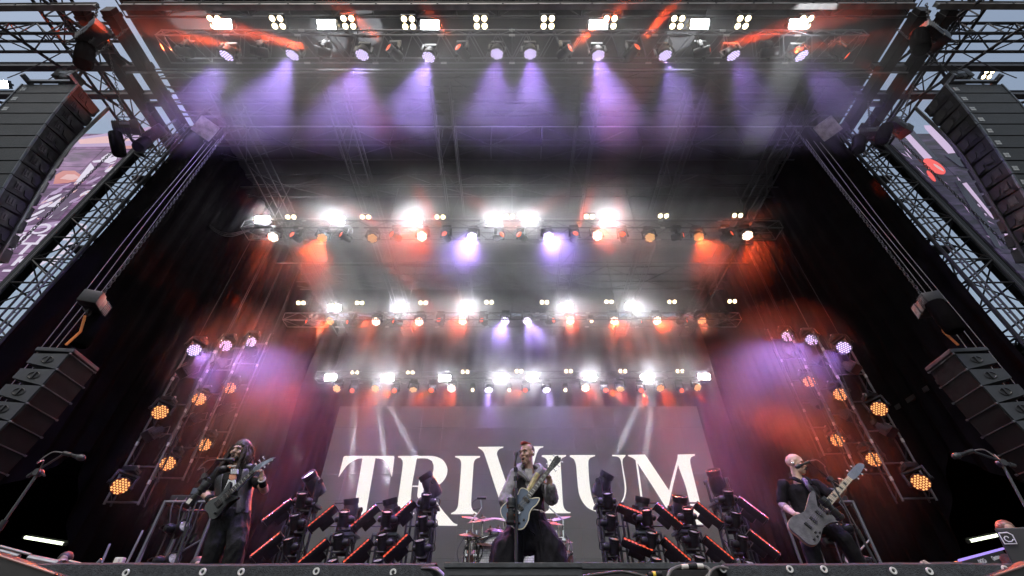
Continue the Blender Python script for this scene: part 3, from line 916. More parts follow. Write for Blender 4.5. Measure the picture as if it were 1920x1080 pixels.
lip_cable('thin black cable curling at the end of the right cloth skirt', [(1328, 1084, 2.34), (1334, 1070, 2.35), (1348, 1063, 2.37), (1365, 1066, 2.38)], 0.006, M_LCABLE)
lip_cable('pair of black cables running off the step box', [(790, 1066, 2.39), (808, 1066, 2.38), (822, 1072, 2.36), (832, 1083, 2.34)], 0.006, M_CABLE)
lip_cable('second black cable beside the step box on the left', [(800, 1065.5, 2.40), (818, 1066, 2.39), (828, 1074, 2.37), (836, 1083, 2.35)], 0.006, M_LCABLE)

# ================================================================= line arrays
M_GRILLE = mat('slate_grille', (0.014, 0.017, 0.021), 0.6, 0.0, var=0.35, scale=3, bump=0.25, bscale=240)
M_CAB = mat('cabinet_black', (0.009, 0.009, 0.0095), 0.5, var=0.3, scale=8, spec=0.2)
M_CABEDGE = mat('cabinet_edge_steel', (0.075, 0.085, 0.10), 0.4, 0.4, var=0.25, scale=5)
M_BADGE = mat('grey_badge', (0.34, 0.36, 0.38), 0.5, var=0.1)
CW, CH, CD = 1.32, 0.36, 0.66     # width, height, depth of the large cabinets
bm = bmesh.new()
# tapered box: front at y=0, back at y=CD (shorter)
def wedge(bm, w_, h0, h1, d_):
    v = [bm.verts.new(c) for c in [(-w_/2, 0, -h0/2), (w_/2, 0, -h0/2), (w_/2, 0, h0/2), (-w_/2, 0, h0/2), (-w_/2, d_, -h1/2), (w_/2, d_, -h1/2), (w_/2, d_, h1/2), (-w_/2, d_, h1/2)]]
    for f in [(0,1,2,3), (5,4,7,6), (4,0,3,7), (1,5,6,2), (3,2,6,7), (4,5,1,0)]:
        bm.faces.new([v[i] for i in f])
wedge(bm, CW, CH - 0.012, CH - 0.09, CD)
ME_CAB = bm_to_mesh(bm, 'speaker_cabinet', False, M_CAB)
bm = bmesh.new(); add_box(bm, (0, -0.012, 0), (CW - 0.05, 0.022, CH - 0.030), bevel=0.006)
ME_GRILLE = bm_to_mesh(bm, 'grille', False, M_GRILLE)
bm = bmesh.new()
for i in (0, 1):
    for j in (0, 1):
        add_box(bm, (i * 0.062, 0, j * 0.062), (0.052, 0.006, 0.052))
ME_BADGE = bm_to_mesh(bm, 'badge', False, M_BADGE)
ME_BADGE.name = 'badge'
bm = bmesh.new(); add_box(bm, (0, -0.016, 0), (0.035, 0.045, CH - 0.014), bevel=0.008)
ME_EDGE = bm_to_mesh(bm, 'corner_rail', False, M_CABEDGE)
bm = bmesh.new()
add_box(bm, (0, 0, 0), (0.010, 0.15, 0.17), bevel=0.004)
for s in (-1, 1): add_box(bm, (0.008, s * 0.03, 0.0), (0.012, 0.022, 0.10), bevel=0.004)
ME_HANDLE = bm_to_mesh(bm, 'handle_plate', False, M_PLAST)
bm = bmesh.new()
hexp = [(0.115 * math.cos(R(60 * i + 15)), 0.135 * math.sin(R(60 * i + 15))) for i in range(6)]
add_prism(bm, hexp, 0.012, Matrix.Rotation(R(90), 4, 'Y'))
ME_HEX = bm_to_mesh(bm, 'port_plate', False, mat('matt_port', (0.006, 0.006, 0.006), 0.9))
def line_array(s, label):
    top = Vector((s * 11.06, 4.98, 12.2))
    t = empty('line_array', top, label, 'line array')
    pos = Vector((0, 0, 0)); tilt = R(7.5)
    bm = bmesh.new()
    for x in (-0.55, 0.55): add_box(bm, (x, 0.25, 0.06), (0.07, 0.95, 0.10), bevel=0.01)
    for y in (-0.05, 0.30, 0.62): add_box(bm, (0, y, 0.06), (1.16, 0.07, 0.09), bevel=0.01)
    bm_obj('bumper_frame', bm, M_CABEDGE, t)
    for k in range(13):
        q = Quaternion((1, 0, 0), tilt)
        c = pos + q @ Vector((0, 0, -CH / 2))
        cab = link('speaker_cabinet', ME_CAB, t, c, q)
        link('grille', ME_GRILLE, cab)
        link('badge', ME_BADGE, cab, (-s * 0.56 if s > 0 else 0.50 - 1.05, -0.027, -0.06))
        for e in (-1, 1):
            link('corner_rail', ME_EDGE, cab, (e * (CW / 2 + 0.004), 0, 0))
        si = -s
        link('handle_plate', ME_HANDLE, cab, (si * (CW / 2 + 0.006), 0.20, 0.02))
        link('port_plate', ME_HEX, cab, (si * (CW / 2 + 0.006), 0.45, -0.01))
        pos = pos + q @ Vector((0, 0, -CH))
        tilt += R(0.9)
    pts = [Vector((-s * 0.70, 0.70, 0.3)), Vector((-s * 0.72, 0.78, -1.5)), Vector((-s * 0.70, 1.15, -3.2)), Vector((-s * 0.68, 1.5, -4.6))]
    for j in range(4):
        tube_obj('cable', [p + Vector((0.02 * j * s, 0.03 * j, 0)) for p in catmull(pts, 6)], 0.016, M_CABLE, t)
    return t
line_array(-1, 'tall curved black line array of speakers beside the purple poster screen')
line_array(1, 'tall curved black line array of speakers beside the red lens screen')

# ---- chain hoists
def chain_mesh(L, r=0.014, m=M_STEEL):
    bm = bmesh.new()
    n = int(L / 0.085)
    for i in range(n):
        z = i * 0.085
        q = Matrix.Translation((0, 0, z)) @ Matrix.Rotation(R(90 * (i % 2)), 4, 'Z')
        pts = [(0.026 * math.cos(a), 0, 0.055 * math.sin(a)) for a in [2 * math.pi * k / 8 for k in range(9)]]
        st = len(bm.verts)
        add_tube(bm, [q @ Vector(p) for p in pts], r * 0.7, 4)
    return bm_to_mesh(bm, 'chain', True, m)
def hoist(loc, label, tilt=(0, 0, 0), bag=True, chain=0, drop=0, sc_=1.0, chain_dir=(0, 0, 1)):
    q = Matrix.Rotation(tilt[2], 4, 'Z') @ Matrix.Rotation(tilt[1], 4, 'Y') @ Matrix.Rotation(tilt[0], 4, 'X')
    t = empty('chain_hoist', loc, label, 'chain hoist', None, q.to_quaternion())
    t.scale = (sc_,) * 3
    bm = bmesh.new()
    add_box(bm, (0, 0, 0), (0.56, 0.30, 0.26), bevel=0.04)
    add_box(bm, (0.20, 0, 0), (0.20, 0.33, 0.29), bevel=0.03)
    for k in range(5): add_box(bm, (-0.24 + k * 0.05, 0, 0), (0.012, 0.315, 0.275), bevel=0.003)
    bm_obj('motor_body', bm, M_HOUSE, t, True)
    bm = bmesh.new(); add_box(bm, (0, -0.158, 0.02), (0.22, 0.006, 0.07)); bm_obj('name_plate', bm, M_CABEDGE, t)
    bm = bmesh.new(); add_tube(bm, [(0.0 + 0.07 * math.cos(a), 0, -0.21 + 0.07 * math.sin(a)) for a in [R(120 + 30 * k) for k in range(10)]], 0.016, 6)
    bm_obj('hook', bm, M_STEEL, t, True)
    bm = bmesh.new(); add_tube(bm, [(0.07 * math.cos(a), 0, 0.16 + 0.07 * math.sin(a)) for a in [R(-30 + 30 * k) for k in range(9)]], 0.014, 6)
    bm_obj('shackle', bm, M_STEEL, t, True)
    if bag:
        bm = bmesh.new()
        add_lathe(bm, [(0.13, -0.70), (0.155, -0.66), (0.165, -0.35), (0.155, -0.05), (0.15, -0.02)], 14, Matrix.Translation((-0.26, 0.06, -0.12)))
        bm_obj('chain_bag', bm, M_DRAPE, t, True)
    if chain:
        link('chain', chain_mesh(chain), t, (0, 0, 0.2))
    return t
M_ORANGE = mat('orange_sling', (0.62, 0.19, 0.03), 0.6, var=0.25)
for s, sc_n in ((-1, 'purple poster screen'), (1, 'red lens screen')):
    hoist((s * 10.85, 4.55, 14.0), f'large black chain hoist tilted above the line array by the {sc_n}', (R(15), s * R(20), s * R(25)), True, 1.4, sc_=1.25)
    hoist((s * 11.35, 5.2, 13.0), f'black hoist just over the bumper frame of the line array by the {sc_n}', (R(10), s * R(-15), 0), False, 2.2)
    hoist((s * 10.7, 6.5, 12.9), f'smaller black hoist hanging over the top edge of the {sc_n}', (R(20), s * R(30), R(20)), True, 2.4)
    hoist((s * 10.5, 7.0, 13.4), f'innermost black hoist with a bag over the top edge of the {sc_n}', (R(-10), s * R(25), R(-20)), True, 2.2)
    o = link('hanging_chain', chain_mesh(8.5), None, (s * 11.35, 7.1, 6.5)); tag(o, f'long black chain hanging in front of the {sc_n}', 'chain')
    # floodlight with pale square front
    p = at_y(385 if s < 0 else 1552, 241, 7.5)
    d = (CAM - p).normalized(); q, _x = head_rot(d)
    t = empty('floodlight', p, f"square unlit floodlight with pale glass at the roof corner above the {'guitarist' if s < 0 else 'bass player'}", 'floodlight', None, q)
    bm = bmesh.new(); add_box(bm, (0, 0, -0.14), (0.58, 0.58, 0.24), bevel=0.05); add_box(bm, (0.30, -0.25, -0.20), (0.28, 0.28, 0.22), bevel=0.03)
    bm_obj('housing', bm, M_HOUSE, t, True)
    bm = bmesh.new(); add_box(bm, (0, 0, 0), (0.56, 0.56, 0.02), bevel=0.008)
    bm_obj('glass', bm, mat('pale_lamp_glass', (0.42, 0.42, 0.42), 0.25, 0.2, var=0.45, scale=5), t)
    bm = bmesh.new(); add_tube(bm, [(-0.33, 0, -0.1), (-0.33, 0.5, -0.25), (0.33, 0.5, -0.25), (0.33, 0, -0.1)], 0.02, 6)
    bm_obj('bracket', bm, M_STEEL, t)

# ---- lower side hangs
SW, SH, SD = 0.66, 0.30, 0.52
bm = bmesh.new(); wedge(bm, SW, SH - 0.010, SH - 0.13, SD); ME_SCAB = bm_to_mesh(bm, 'speaker_cabinet', False, mat('slate_cabinet', (0.017, 0.020, 0.025), 0.6, 0.0, var=0.25, scale=5))
bm = bmesh.new(); add_box(bm, (0, -0.012, 0), (SW - 0.02, 0.022, SH - 0.016), bevel=0.004); ME_SGR = bm_to_mesh(bm, 'grille', False, mat('black_grille', (0.008, 0.008, 0.0085), 0.7, var=0.3, bump=0.2, bscale=300, spec=0.1))
bm = bmesh.new()
add_lathe(bm, [(0.075, 0), (0.085, 0.006), (0.072, 0.010), (0.06, -0.002)], 18, Matrix.Rotation(R(90), 4, 'Y') @ Matrix.Diagonal((0.8, 1.15, 1, 1)))
add_box(bm, (0.008, 0, 0), (0.014, 0.03, 0.13), bevel=0.005)
ME_SHAND = bm_to_mesh(bm, 'handle', True, M_PLAST)
bm = bmesh.new(); add_rod(bm, (-SW / 2, -0.03, 0), (SW / 2, -0.03, 0), 0.008, 6)
for e in (-1, 1): add_box(bm, (e * SW / 2, -0.03, 0), (0.03, 0.03, 0.03), bevel=0.006)
ME_SLINK = bm_to_mesh(bm, 'rigging_pin', False, M_WTUBE)
def side_hang(s, label):
    O = Vector((s * 7.55, 6.75, 5.62))
    # front faces inwards (-s x) turned a little to the camera; width along y
    yaw = R(90) * (1 if s < 0 else -1) - s * R(6)
    qz = Quaternion((0, 0, 1), yaw)
    t = empty('side_speaker_hang', O, label, 'speaker hang', None, qz)
    pos = Vector((0, 0, 0)); tilt = R(4)
    bm = bmesh.new()
    add_box(bm, (0, 0.25, 0.06), (SW + 0.02, 0.60, 0.07), bevel=0.012); bm_obj('bumper_frame', bm, mat('slate_cabinet', (0.06,) * 3), t)
    for k in range(7):
        q = Quaternion((1, 0, 0), tilt)
        c = pos + q @ Vector((0, 0, -SH / 2))
        cab = link('speaker_cabinet', ME_SCAB, t, c, q)
        link('grille', ME_SGR, cab)
        e = -1 if s < 0 else 1
        # side nearest the camera
        link('handle', ME_SHAND, cab, (e * (SW / 2 + 0.002), 0.24, 0), Quaternion((0, 0, 1), R(180) if e < 0 else 0))
        link('rigging_pin', ME_SLINK, cab, (0, 0, SH / 2))
        pos = pos + q @ Vector((0, 0, -SH)); tilt += R(1.6)
    return t
side_hang(-1, 'hanging column of slate speaker boxes at the left edge in front of the black drape')
side_hang(1, 'hanging column of slate speaker boxes at the right edge in front of the black drape')
for s, sd_ in ((-1, 'left'), (1, 'right')):
    h = hoist((s * 7.62, 6.35, 6.62), f"chain hoist with black bag holding the {sd_} side speaker column", (0, 0, R(70) * s), True, 7.8, sc_=0.9)
    o = tube_obj('sling', [(s * 7.6, 6.36, 5.75), (s * 7.57, 6.40, 6.05), (s * 7.63, 6.34, 6.35)], 0.02, M_ORANGE)
    tag(o, f'orange sling between the hoist and the {sd_} side speaker column', 'sling')
    for j in range(3):
        x = s * 7.5
        pts = [(x + 0.03 * math.sin(z + j), 6.3 + 0.05 * j, z) for z in [4.4 + 0.6 * k for k in range(15)]]
        o = tube_obj('hanging_cable', [Vector(p) + Vector((s * (0.75 + 0.22 * j), 0.5, 0)) for p in pts], 0.006, M_LCABLE)
        tag(o, f'thin pale cable hanging straight down before the {sd_} side drape, {ORD[j]} from the stage', 'cable', f'cables before the {sd_} drape')
# looped cables near the second truss
for j in range(3):
    P = [at_y(px, py, 10.6) for px, py in [(378 + 2 * j, 342), (376 + j, 385 + 2 * j), (394, 422 + 2 * j), (424, 437 + 3 * j), (456, 433 + 2 * j), (478, 425)]]
    o = tube_obj('looped_cable', catmull(P, 8), 0.011, M_LCABLE)
    tag(o, f'pale cable looping from the drape to the end of the second truss, {ORD[j]} of three', 'cable', 'looped cables at the second truss')

# ================================================================= side screens
def flat(bm, pts, dz, mi):
    v = [bm.verts.new((x, dz, z)) for x, z in pts]
    f = bm.faces.new(v); f.material_index = mi
    return f
def screen_mat(name, c0, c1, c2, strength, scale, rot):
    m = bpy.data.materials.new(name); m.use_nodes = True
    t = m.node_tree; b = t.nodes['Principled BSDF']
    b.inputs['Base Color'].default_value = (0.02, 0.02, 0.02, 1); b.inputs['Roughness'].default_value = 0.5
    tc = t.nodes.new('ShaderNodeTexCoord'); mp = t.nodes.new('ShaderNodeMapping'); mp.inputs['Rotation'].default_value = (0, rot, 0); mp.inputs['Scale'].default_value = (1, 1, 3.0)
    n = t.nodes.new('ShaderNodeTexNoise'); n.inputs['Scale'].default_value = scale; n.inputs['Detail'].default_value = 5; n.inputs['Distortion'].default_value = 1.2
    r = t.nodes.new('ShaderNodeValToRGB')
    e = r.color_ramp.elements; e[0].position = 0.32; e[0].color = (*c0, 1); e[1].position = 0.72; e[1].color = (*c2, 1)
    k = e.new(0.5); k.color = (*c1, 1)
    # faint rows of light dots
    wv = t.nodes.new('ShaderNodeTexWave'); wv.wave_type = 'BANDS'; wv.bands_direction = 'Z'; wv.inputs['Scale'].default_value = 10
    mx = t.nodes.new('ShaderNodeMix'); mx.data_type = 'RGBA'; mx.blend_type = 'MULTIPLY'; mx.inputs['Factor'].default_value = 0.22
    t.links.new(tc.outputs['Object'], mp.inputs['Vector']); t.links.new(mp.outputs['Vector'], n.inputs['Vector']); t.links.new(n.outputs['Fac'], r.inputs['Fac'])
    t.links.new(tc.outputs['Object'], wv.inputs['Vector'])
    t.links.new(r.outputs['Color'], mx.inputs['A']); t.links.new(wv.outputs['Color'], mx.inputs['B'])
    t.links.new(mx.outputs['Result'], b.inputs['Emission Color']); b.inputs['Emission Strength'].default_value = strength * EK
    return m
SCR_Y = 8.9
def px_poly(bm, pts, mi, lift, O):
    pp = [at_y(px, py, SCR_Y - 0.03 - lift) for px, py in pts]
    flat(bm, [(p.x - O.x, p.z - O.z) for p in pp], -0.03 - lift, mi)
def side_screen(s, label):
    xin = s * 13.5 + (0.25 if s > 0 else 0); W_, z0, z1 = 5.4, 5.2, 16.55
    O = Vector((xin + s * W_ / 2, SCR_Y, (z0 + z1) / 2))
    t = empty('side_screen', O, label, 'video screen')
    bm = bmesh.new(); add_box(bm, (0, 0.10, 0), (W_ + 0.10, 0.18, z1 - z0 + 0.10), bevel=0.01)
    for k in range(6): add_box(bm, (-W_ / 2 + W_ * (k + .5) / 6, 0.35, 0), (0.07, 0.3, z1 - z0))
    bm_obj('frame', bm, M_BLACK, t)
    for k in range(1, 5):
        box('panel_seam', (-W_ / 2 + W_ * k / 5, -0.0215, 0), (0.012, 0.004, z1 - z0), M_BLACK, t)
    for k in range(1, 11):
        box('panel_seam', (0, -0.0212, -(z1 - z0) / 2 + (z1 - z0) * k / 11), (W_, 0.004, 0.012), M_BLACK, t)
    return t, O, W_, z1 - z0
# left: purple poster
tL, OL, W_, H_ = side_screen(-1, 'tall purple video screen showing a poster picture with white lettering')
mL = screen_mat('purple_screen', (0.030, 0.010, 0.036), (0.120, 0.050, 0.135), (0.26, 0.13, 0.27), 1.35, 0.9, 0.5)
bm = bmesh.new(); add_box(bm, (0, -0.005, 0), (W_, 0.03, H_)); bm_obj('screen_face', bm, mL, tL)
G_PINK = glow('screen_pink', (0.75, 0.28, 0.25), 0.75); G_PALE = glow('screen_pale', (0.78, 0.70, 0.85), 0.85); G_ROSE = glow('screen_rose', (0.85, 0.50, 0.50), 0.8)
G_DKP = glow('screen_dark_purple', (0.09, 0.045, 0.10), 1.0); G_LIL = glow('screen_lilac', (0.40, 0.27, 0.46), 1.0); G_LAV = glow('screen_lavender', (0.56, 0.42, 0.62), 1.0)
def ell(cx, cy_, rx, ry, a=0, n=20):
    return [(cx + rx * math.cos(u) * math.cos(a) - ry * math.sin(u) * math.sin(a), cy_ + rx * math.cos(u) * math.sin(a) + ry * math.sin(u) * math.cos(a)) for u in [2 * math.pi * k / n for k in range(n)]]
bm = bmesh.new()
mats_ = [G_PINK, G_PALE, G_ROSE, G_DKP, G_LIL]
px_poly(bm, [(120, 262), (300, 235), (304, 232), (262, 274), (120, 276)], 4, 0.001, OL)
px_poly(bm, [(145, 262), (200, 255), (256, 262), (210, 268), (150, 270)], 2, 0.002, OL)
px_poly(bm, [(205, 275), (262, 272), (250, 279), (215, 279)], 0, 0.002, OL)
px_poly(bm, [(100, 345), (104, 328), (118, 320), (140, 320), (155, 330), (150, 338), (130, 343)], 0, 0.002, OL)
px_poly(bm, [(112, 335), (125, 327), (140, 327), (150, 333), (135, 338)], 2, 0.003, OL)
px_poly(bm, [(170, 305), (178, 316), (148, 345), (138, 345)], 1, 0.003, OL)
px_poly(bm, [(115, 370), (110, 388), (95, 388), (88, 388)], 1, 0.002, OL)
px_poly(bm, [(190, 296), (205, 286), (222, 288), (218, 300), (204, 306), (190, 303)], 1, 0.004, OL)
px_poly(bm, [(220, 291), (252, 284), (254, 287), (222, 297)], 1, 0.004, OL)
px_poly(bm, [(172, 302), (190, 299), (188, 304), (176, 305)], 1, 0.004, OL)
random.seed(21)
for k in range(46):      # brush strokes of the poster painting
    cx = random.uniform(70, 215); cy_ = 400 - (cx - 70) * 0.62 + random.uniform(-22, 26); an = random.uniform(-0.9, -0.1); ln = random.uniform(3, 13); wd = random.uniform(0.6, 2.0)
    px_poly(bm, [(cx - ln * math.cos(an), cy_ - ln * math.sin(an)), (cx - 0.3 * ln * math.cos(an) + wd * math.sin(an), cy_ - 0.3 * ln * math.sin(an) - wd * math.cos(an)), (cx + ln * math.cos(an), cy_ + ln * math.sin(an)), (cx + 0.2 * ln * math.cos(an) - wd * math.sin(an), cy_ + 0.2 * ln * math.sin(an) + wd * math.cos(an))], random.choice([1, 3, 3, 4, 4, 2]), 0.006 + 0.0003 * k, OL)
for k, (cx, cy_, rx, ry) in enumerate([(105, 360, 14, 3.4), (98, 372, 20, 2.6), (85, 385, 16, 2.6), (140, 375, 12, 2.2), (160, 362, 12, 3), (70, 400, 16, 2.2), (120, 350, 16, 2.0), (150, 385, 10, 2.0), (205, 318, 10, 3), (175, 338, 16, 2.2), (58, 412, 14, 2)]):
    px_poly(bm, ell(cx, cy_, rx, ry, -0.45, 12), 1 if k % 3 else 4, 0.003 + 0.0008 * k, OL)
px_poly(bm, [(60, 405), (130, 352), (160, 352), (110, 412)], 3, 0.0015, OL)
px_poly(bm, [(40, 425), (128, 412), (122, 422), (34, 434)], 4, 0.0016, OL)
o = bm_obj('poster_picture', bm, None, tL) if False else link('poster_picture', bm_to_mesh(bm, 'poster_picture'), tL)
for m_ in mats_: o.data.materials.append(m_)
def text_mesh(s_, size, ext=0.003, shear=0.0, bold=0.0):
    c = bpy.data.curves.new('lettering', 'FONT'); c.body = s_; c.size = size; c.extrude = ext; c.shear = shear; c.offset = bold
    c.align_x = 'CENTER'; c.align_y = 'CENTER'; c.resolution_u = 3
    o = bpy.data.objects.new('lettering', c); COL.objects.link(o)
    dg = bpy.context.evaluated_depsgraph_get()
    me = bpy.data.meshes.new_from_object(o.evaluated_get(dg))
    bpy.data.objects.remove(o)
    return me
QF = Quaternion((1, 0, 0), R(90))
for s_, px, py, size, sx in [('LOTO', 97, 430, 0.62, 1.2), ('IIIIII TRA', 66, 448, 0.46, 1.3), ('LOTO2', 48, 467, 0.66, 1.3), ('IIM KIVI', 30, 490, 0.50, 1.4), ('T - \\\\', 14, 505, 0.6, 1.3)]:
    p = at_y(px, py, SCR_Y - 0.035)
    link('lettering', text_mesh(s_, size, 0.003, 0.0, 0.010), tL, (p.x - OL.x, -0.035, p.z - OL.z), QF, (sx, 1, 1), G_PALE)
# right: close-up with red lens
tR, OR_, W_, H_ = side_screen(1, 'tall dark video screen showing a red lens between lilac stripes')
mR = screen_mat('violet_dark_screen', (0.004, 0.003, 0.008), (0.018, 0.012, 0.034), (0.075, 0.050, 0.12), 1.0, 1.2, -0.6)
bm = bmesh.new(); add_box(bm, (0, -0.005, 0), (W_, 0.03, H_)); bm_obj('screen_face', bm, mR, tR)
bm = bmesh.new()
G_REDS = glow('screen_red', (0.95, 0.10, 0.08), 0.95)
mats_ = [G_LAV, G_REDS, G_ROSE, G_LIL, glow('screen_night', (0.012, 0.010, 0.02), 1.0)]
for k, (pts, mi) in enumerate([
    ([(1666, 222), (1688, 222), (1752, 296), (1733, 298)], 0), ([(1732, 235), (1756, 235), (1806, 285), (1778, 288), (1735, 242)], 0), ([(1758, 222), (1790, 222), (1800, 232), (1770, 234)], 3),
    (ell(1752, 312, 24, 10, 0.55), 1), (ell(1746, 330, 13, 4, 0.9), 1), (ell(1760, 314, 12, 2.2, 0.6), 2),
    ([(1804, 344), (1812, 342), (1860, 402), (1878, 412), (1862, 410), (1855, 404)], 0), ([(1838, 332), (1856, 332), (1896, 376), (1888, 378), (1858, 356)], 0),
    ([(1874, 424), (1898, 426), (1935, 474), (1935, 500), (1912, 488)], 0), ([(1902, 396), (1910, 396), (1925, 410), (1918, 412)], 0),
    ([(1770, 290), (1806, 287), (1838, 318), (1800, 312)], 4), ([(1790, 340), (1800, 338), (1850, 410), (1880, 470), (1866, 462)], 4), ([(1700, 245), (1712, 243), (1760, 300), (1752, 300)], 4)]):
    px_poly(bm, pts, mi, 0.001 + 0.0008 * k, OR_)
for k in range(40):
    cx = random.uniform(1690, 1915); cy_ = 260 + (cx - 1690) * 0.95 + random.uniform(-34, 30); an = random.uniform(0.4, 1.1); ln = random.uniform(4, 16); wd = random.uniform(0.5, 2.0)
    px_poly(bm, [(cx - ln * math.cos(an), cy_ - ln * math.sin(an)), (cx - 0.3 * ln * math.cos(an) + wd * math.sin(an), cy_ - 0.3 * ln * math.sin(an) - wd * math.cos(an)), (cx + ln * math.cos(an), cy_ + ln * math.sin(an)), (cx + 0.2 * ln * math.cos(an) - wd * math.sin(an), cy_ + 0.2 * ln * math.sin(an) + wd * math.cos(an))], random.choice([3, 4, 4, 4, 3, 0]), -0.004 + 0.0001 * k, OR_)
for k in range(9):
    cx, cy_ = 1838 + random.uniform(-30, 50), 345 + random.uniform(-20, 60)
    px_poly(bm, ell(cx, cy_, random.uniform(2, 6), 1.2, 0.8, 8), 0 if k % 2 else 3, 0.013 + 0.0008 * k, OR_)
o = link('video_picture', bm_to_mesh(bm, 'video_picture'), tR)
for m_ in mats_: o.data.materials.append(m_)
# ================================================================= side ladders of lamps (hung left and right)
def ladder(s, i, bx, by, tops, zb, zt, lamps, label):
    """hanging ladder frame at (x, y) from zb to zt; width along (dx,dy)"""
    O = Vector((bx, by, zb))
    t = empty('lamp_ladder', O, label, 'lamp ladder', 'hanging lamp ladders')
    wv = Vector((-s * 0.78, 0.06, 0))           # rail to rail, towards the middle of the stage
    H = zt - zb
    for k, a in enumerate((Vector(), wv)):
        rod('rail', a, a + Vector((0, 0, H)), 0.027, M_WTUBE, t, 8)
        rod('rail', a + Vector((0, 0.22, 0)), a + Vector((0, 0.22, H)), 0.020, M_STEEL, t, 8)
        rod('hanging_wire', a + Vector((0, 0.1, H)), a + Vector((0, 0.1, 16.0 - zb)), 0.008, M_STEEL, t, 5)
        bm = bmesh.new(); add_tube(bm, [(0.05 * math.cos(u), 0, 0.06 * math.sin(u)) for u in [2 * math.pi * j / 8 for j in range(9)]], 0.014, 5)
        bm_obj('shackle', bm, M_CHROME, t, True, loc=a + Vector((0, 0.1, H + 0.08)))
        for j in range(int(H / 0.5)):
            zz = 0.3 + j * 0.5
            rod('brace', a + Vector((0, 0, zz)), a + Vector((0, 0.22, zz + (0.25 if j % 2 else -0.25))), 0.010, M_STEEL, t, 5)
        for j in range(5):
            c = a + Vector((0, 0, H * (j + 0.5) / 5)); rod('coupler', c, c + Vector((0, 0, 0.10)), 0.036, M_COUP, t, 8)
    for j in range(6):
        zz = H * (j + 0.06) / 5.6
        rod('crossbar', Vector((0, 0, zz)), wv + Vector((0, 0, zz)), 0.022, M_WTUBE, t, 8)
    for a in range(3):
        pts = [Vector((0.05 * s * a, -0.03, H - 0.1)) + wv * (0.95 - .1 * a), Vector((0, -0.1, H * 0.75)) + wv * 0.9, Vector((0, -0.06, H * 0.45)) + wv * 1.03, Vector((0, -0.1, H * 0.2)) + wv * 0.92]
        tube_obj('cable', catmull(pts, 6), 0.009, M_CABLE, t)
    return t, O, wv, H
def unlit_box(name, p, s, label):
    t = empty(name, p, label, 'lamp', 'unlit box lamps on the ladders')
    q = Quaternion((0, 0, 1), s * R(35)) @ Quaternion((1, 0, 0), R(-35))
    bm = bmesh.new()
    add_box(bm, (0, 0, 0), (0.44, 0.30, 0.20), bevel=0.02)
    add_box(bm, (0, 0.02, 0.16), (0.20, 0.20, 0.14), bevel=0.02)
    for e in (-1, 1): add_box(bm, (e * 0.245, 0, 0.07), (0.03, 0.12, 0.28), bevel=0.006)
    bm_obj('housing', bm, M_HOUSE, t, True, rot=q)
    bm = bmesh.new(); add_box(bm, (0, -0.154, 0), (0.38, 0.012, 0.15), bevel=0.004)
    bm_obj('front_glass', bm, mat('dull_lamp_glass', (0.10, 0.10, 0.105), 0.3, 0.3, var=0.4, scale=9), t, rot=q)
    bm = bmesh.new(); add_tube(bm, [(0.1, 0.1, 0.2), (0.3, 0.12, 0.28), (0.34, 0.1, 0.05), (0.2, 0.1, -0.05)], 0.012, 5)
    bm_obj('cable', bm, M_LCABLE, t, True)
LD = [ # s, x, y, z bottom, z top, [(px, py, kind)]
 (-1, -9.5, 11.2, [(361, 655, 'violet'), (302, 772, 'red'), (225, 910, 'red')], [(340, 697), (275, 815)], (1, 'outermost')),
 (-1, -9.5, 12.3, [(421, 647, 'violet'), (371, 748, 'red'), (316, 868, 'red')], [(403, 683), (350, 787)], (2, 'middle')),
 (-1, -9.5, 13.4, [(465, 640, 'violet'), (431, 727, 'red'), (385, 833, 'red')], [(455, 664), (415, 768)], (3, 'innermost')),
 (1, 9.75, 11.2, [(1586, 650, 'violet'), (1645, 766, 'red'), (1727, 903, 'red')], [(1607, 690), (1678, 808)], (1, 'outermost')),
 (1, 9.75, 12.3, [(1524, 636, 'violet'), (1578, 739, 'red'), (1637, 860, 'red')], [(1545, 677), (1602, 780)], (2, 'middle')),
 (1, 9.75, 13.4, [(1482, 630, 'violet'), (1518, 715, 'red'), (1567, 825, 'red')], [(1497, 660), (1538, 757)], (3, 'innermost')),
]
for s, X, Y, lamps, boxes, (i, nm) in LD:
    sd_ = 'behind the guitarist' if s < 0 else 'behind the bass player'
    P = [at_y(px, py, Y) for px, py, k in lamps]
    xm = sum(p.x for p in P) / 3
    zb, zt = P[2].z - 0.35, P[0].z + 0.55
    ladder(s, i, xm + s * 0.40, Y + 0.30, None, zb, zt, None, f'{nm} hanging lamp ladder at the drape {sd_}')
    for j, ((px, py, k), p) in enumerate(zip(lamps, P)):
        p = Vector((xm, Y, p.z))
        kk = 'violet' if k == 'violet' else 'orange red'
        aim = (-s * 0.75, -0.42, -0.62) if k == 'violet' else (-s * 0.70, -0.62, -0.42)
        c = 'violet' if k == 'violet' else ('red' if j == 1 else 'red')
        t, a = moving_light('wash_light', 'wash', c, p, aim, f'{kk} wash light on the {nm} lamp ladder {sd_}' + ('' if j == 0 else (', upper red one' if j == 1 else ', lowest lamp')), 'wash light', 'wash lights on the ladders', yoke_dir=(0, 0.25, 1), base=True)
        if k == 'violet': spot(t, a * 0.125, (-s * 0.80, -0.35, -0.6), P_VIO * 0.6, VIOLET, 36, 0.8, 0.12)
        else: spot(t, a * 0.125, a, 190, (1.0, 0.16, 0.03), 50, 0.9, 0.12)
    for j, (px, py) in enumerate(boxes):
        p = at_y(px, py, Y + 0.1)
        unlit_box('box_lamp', (xm, Y + 0.1, p.z), s, f"unlit box lamp on the {nm} lamp ladder {sd_}, {'upper' if j == 0 else 'lower'} one")

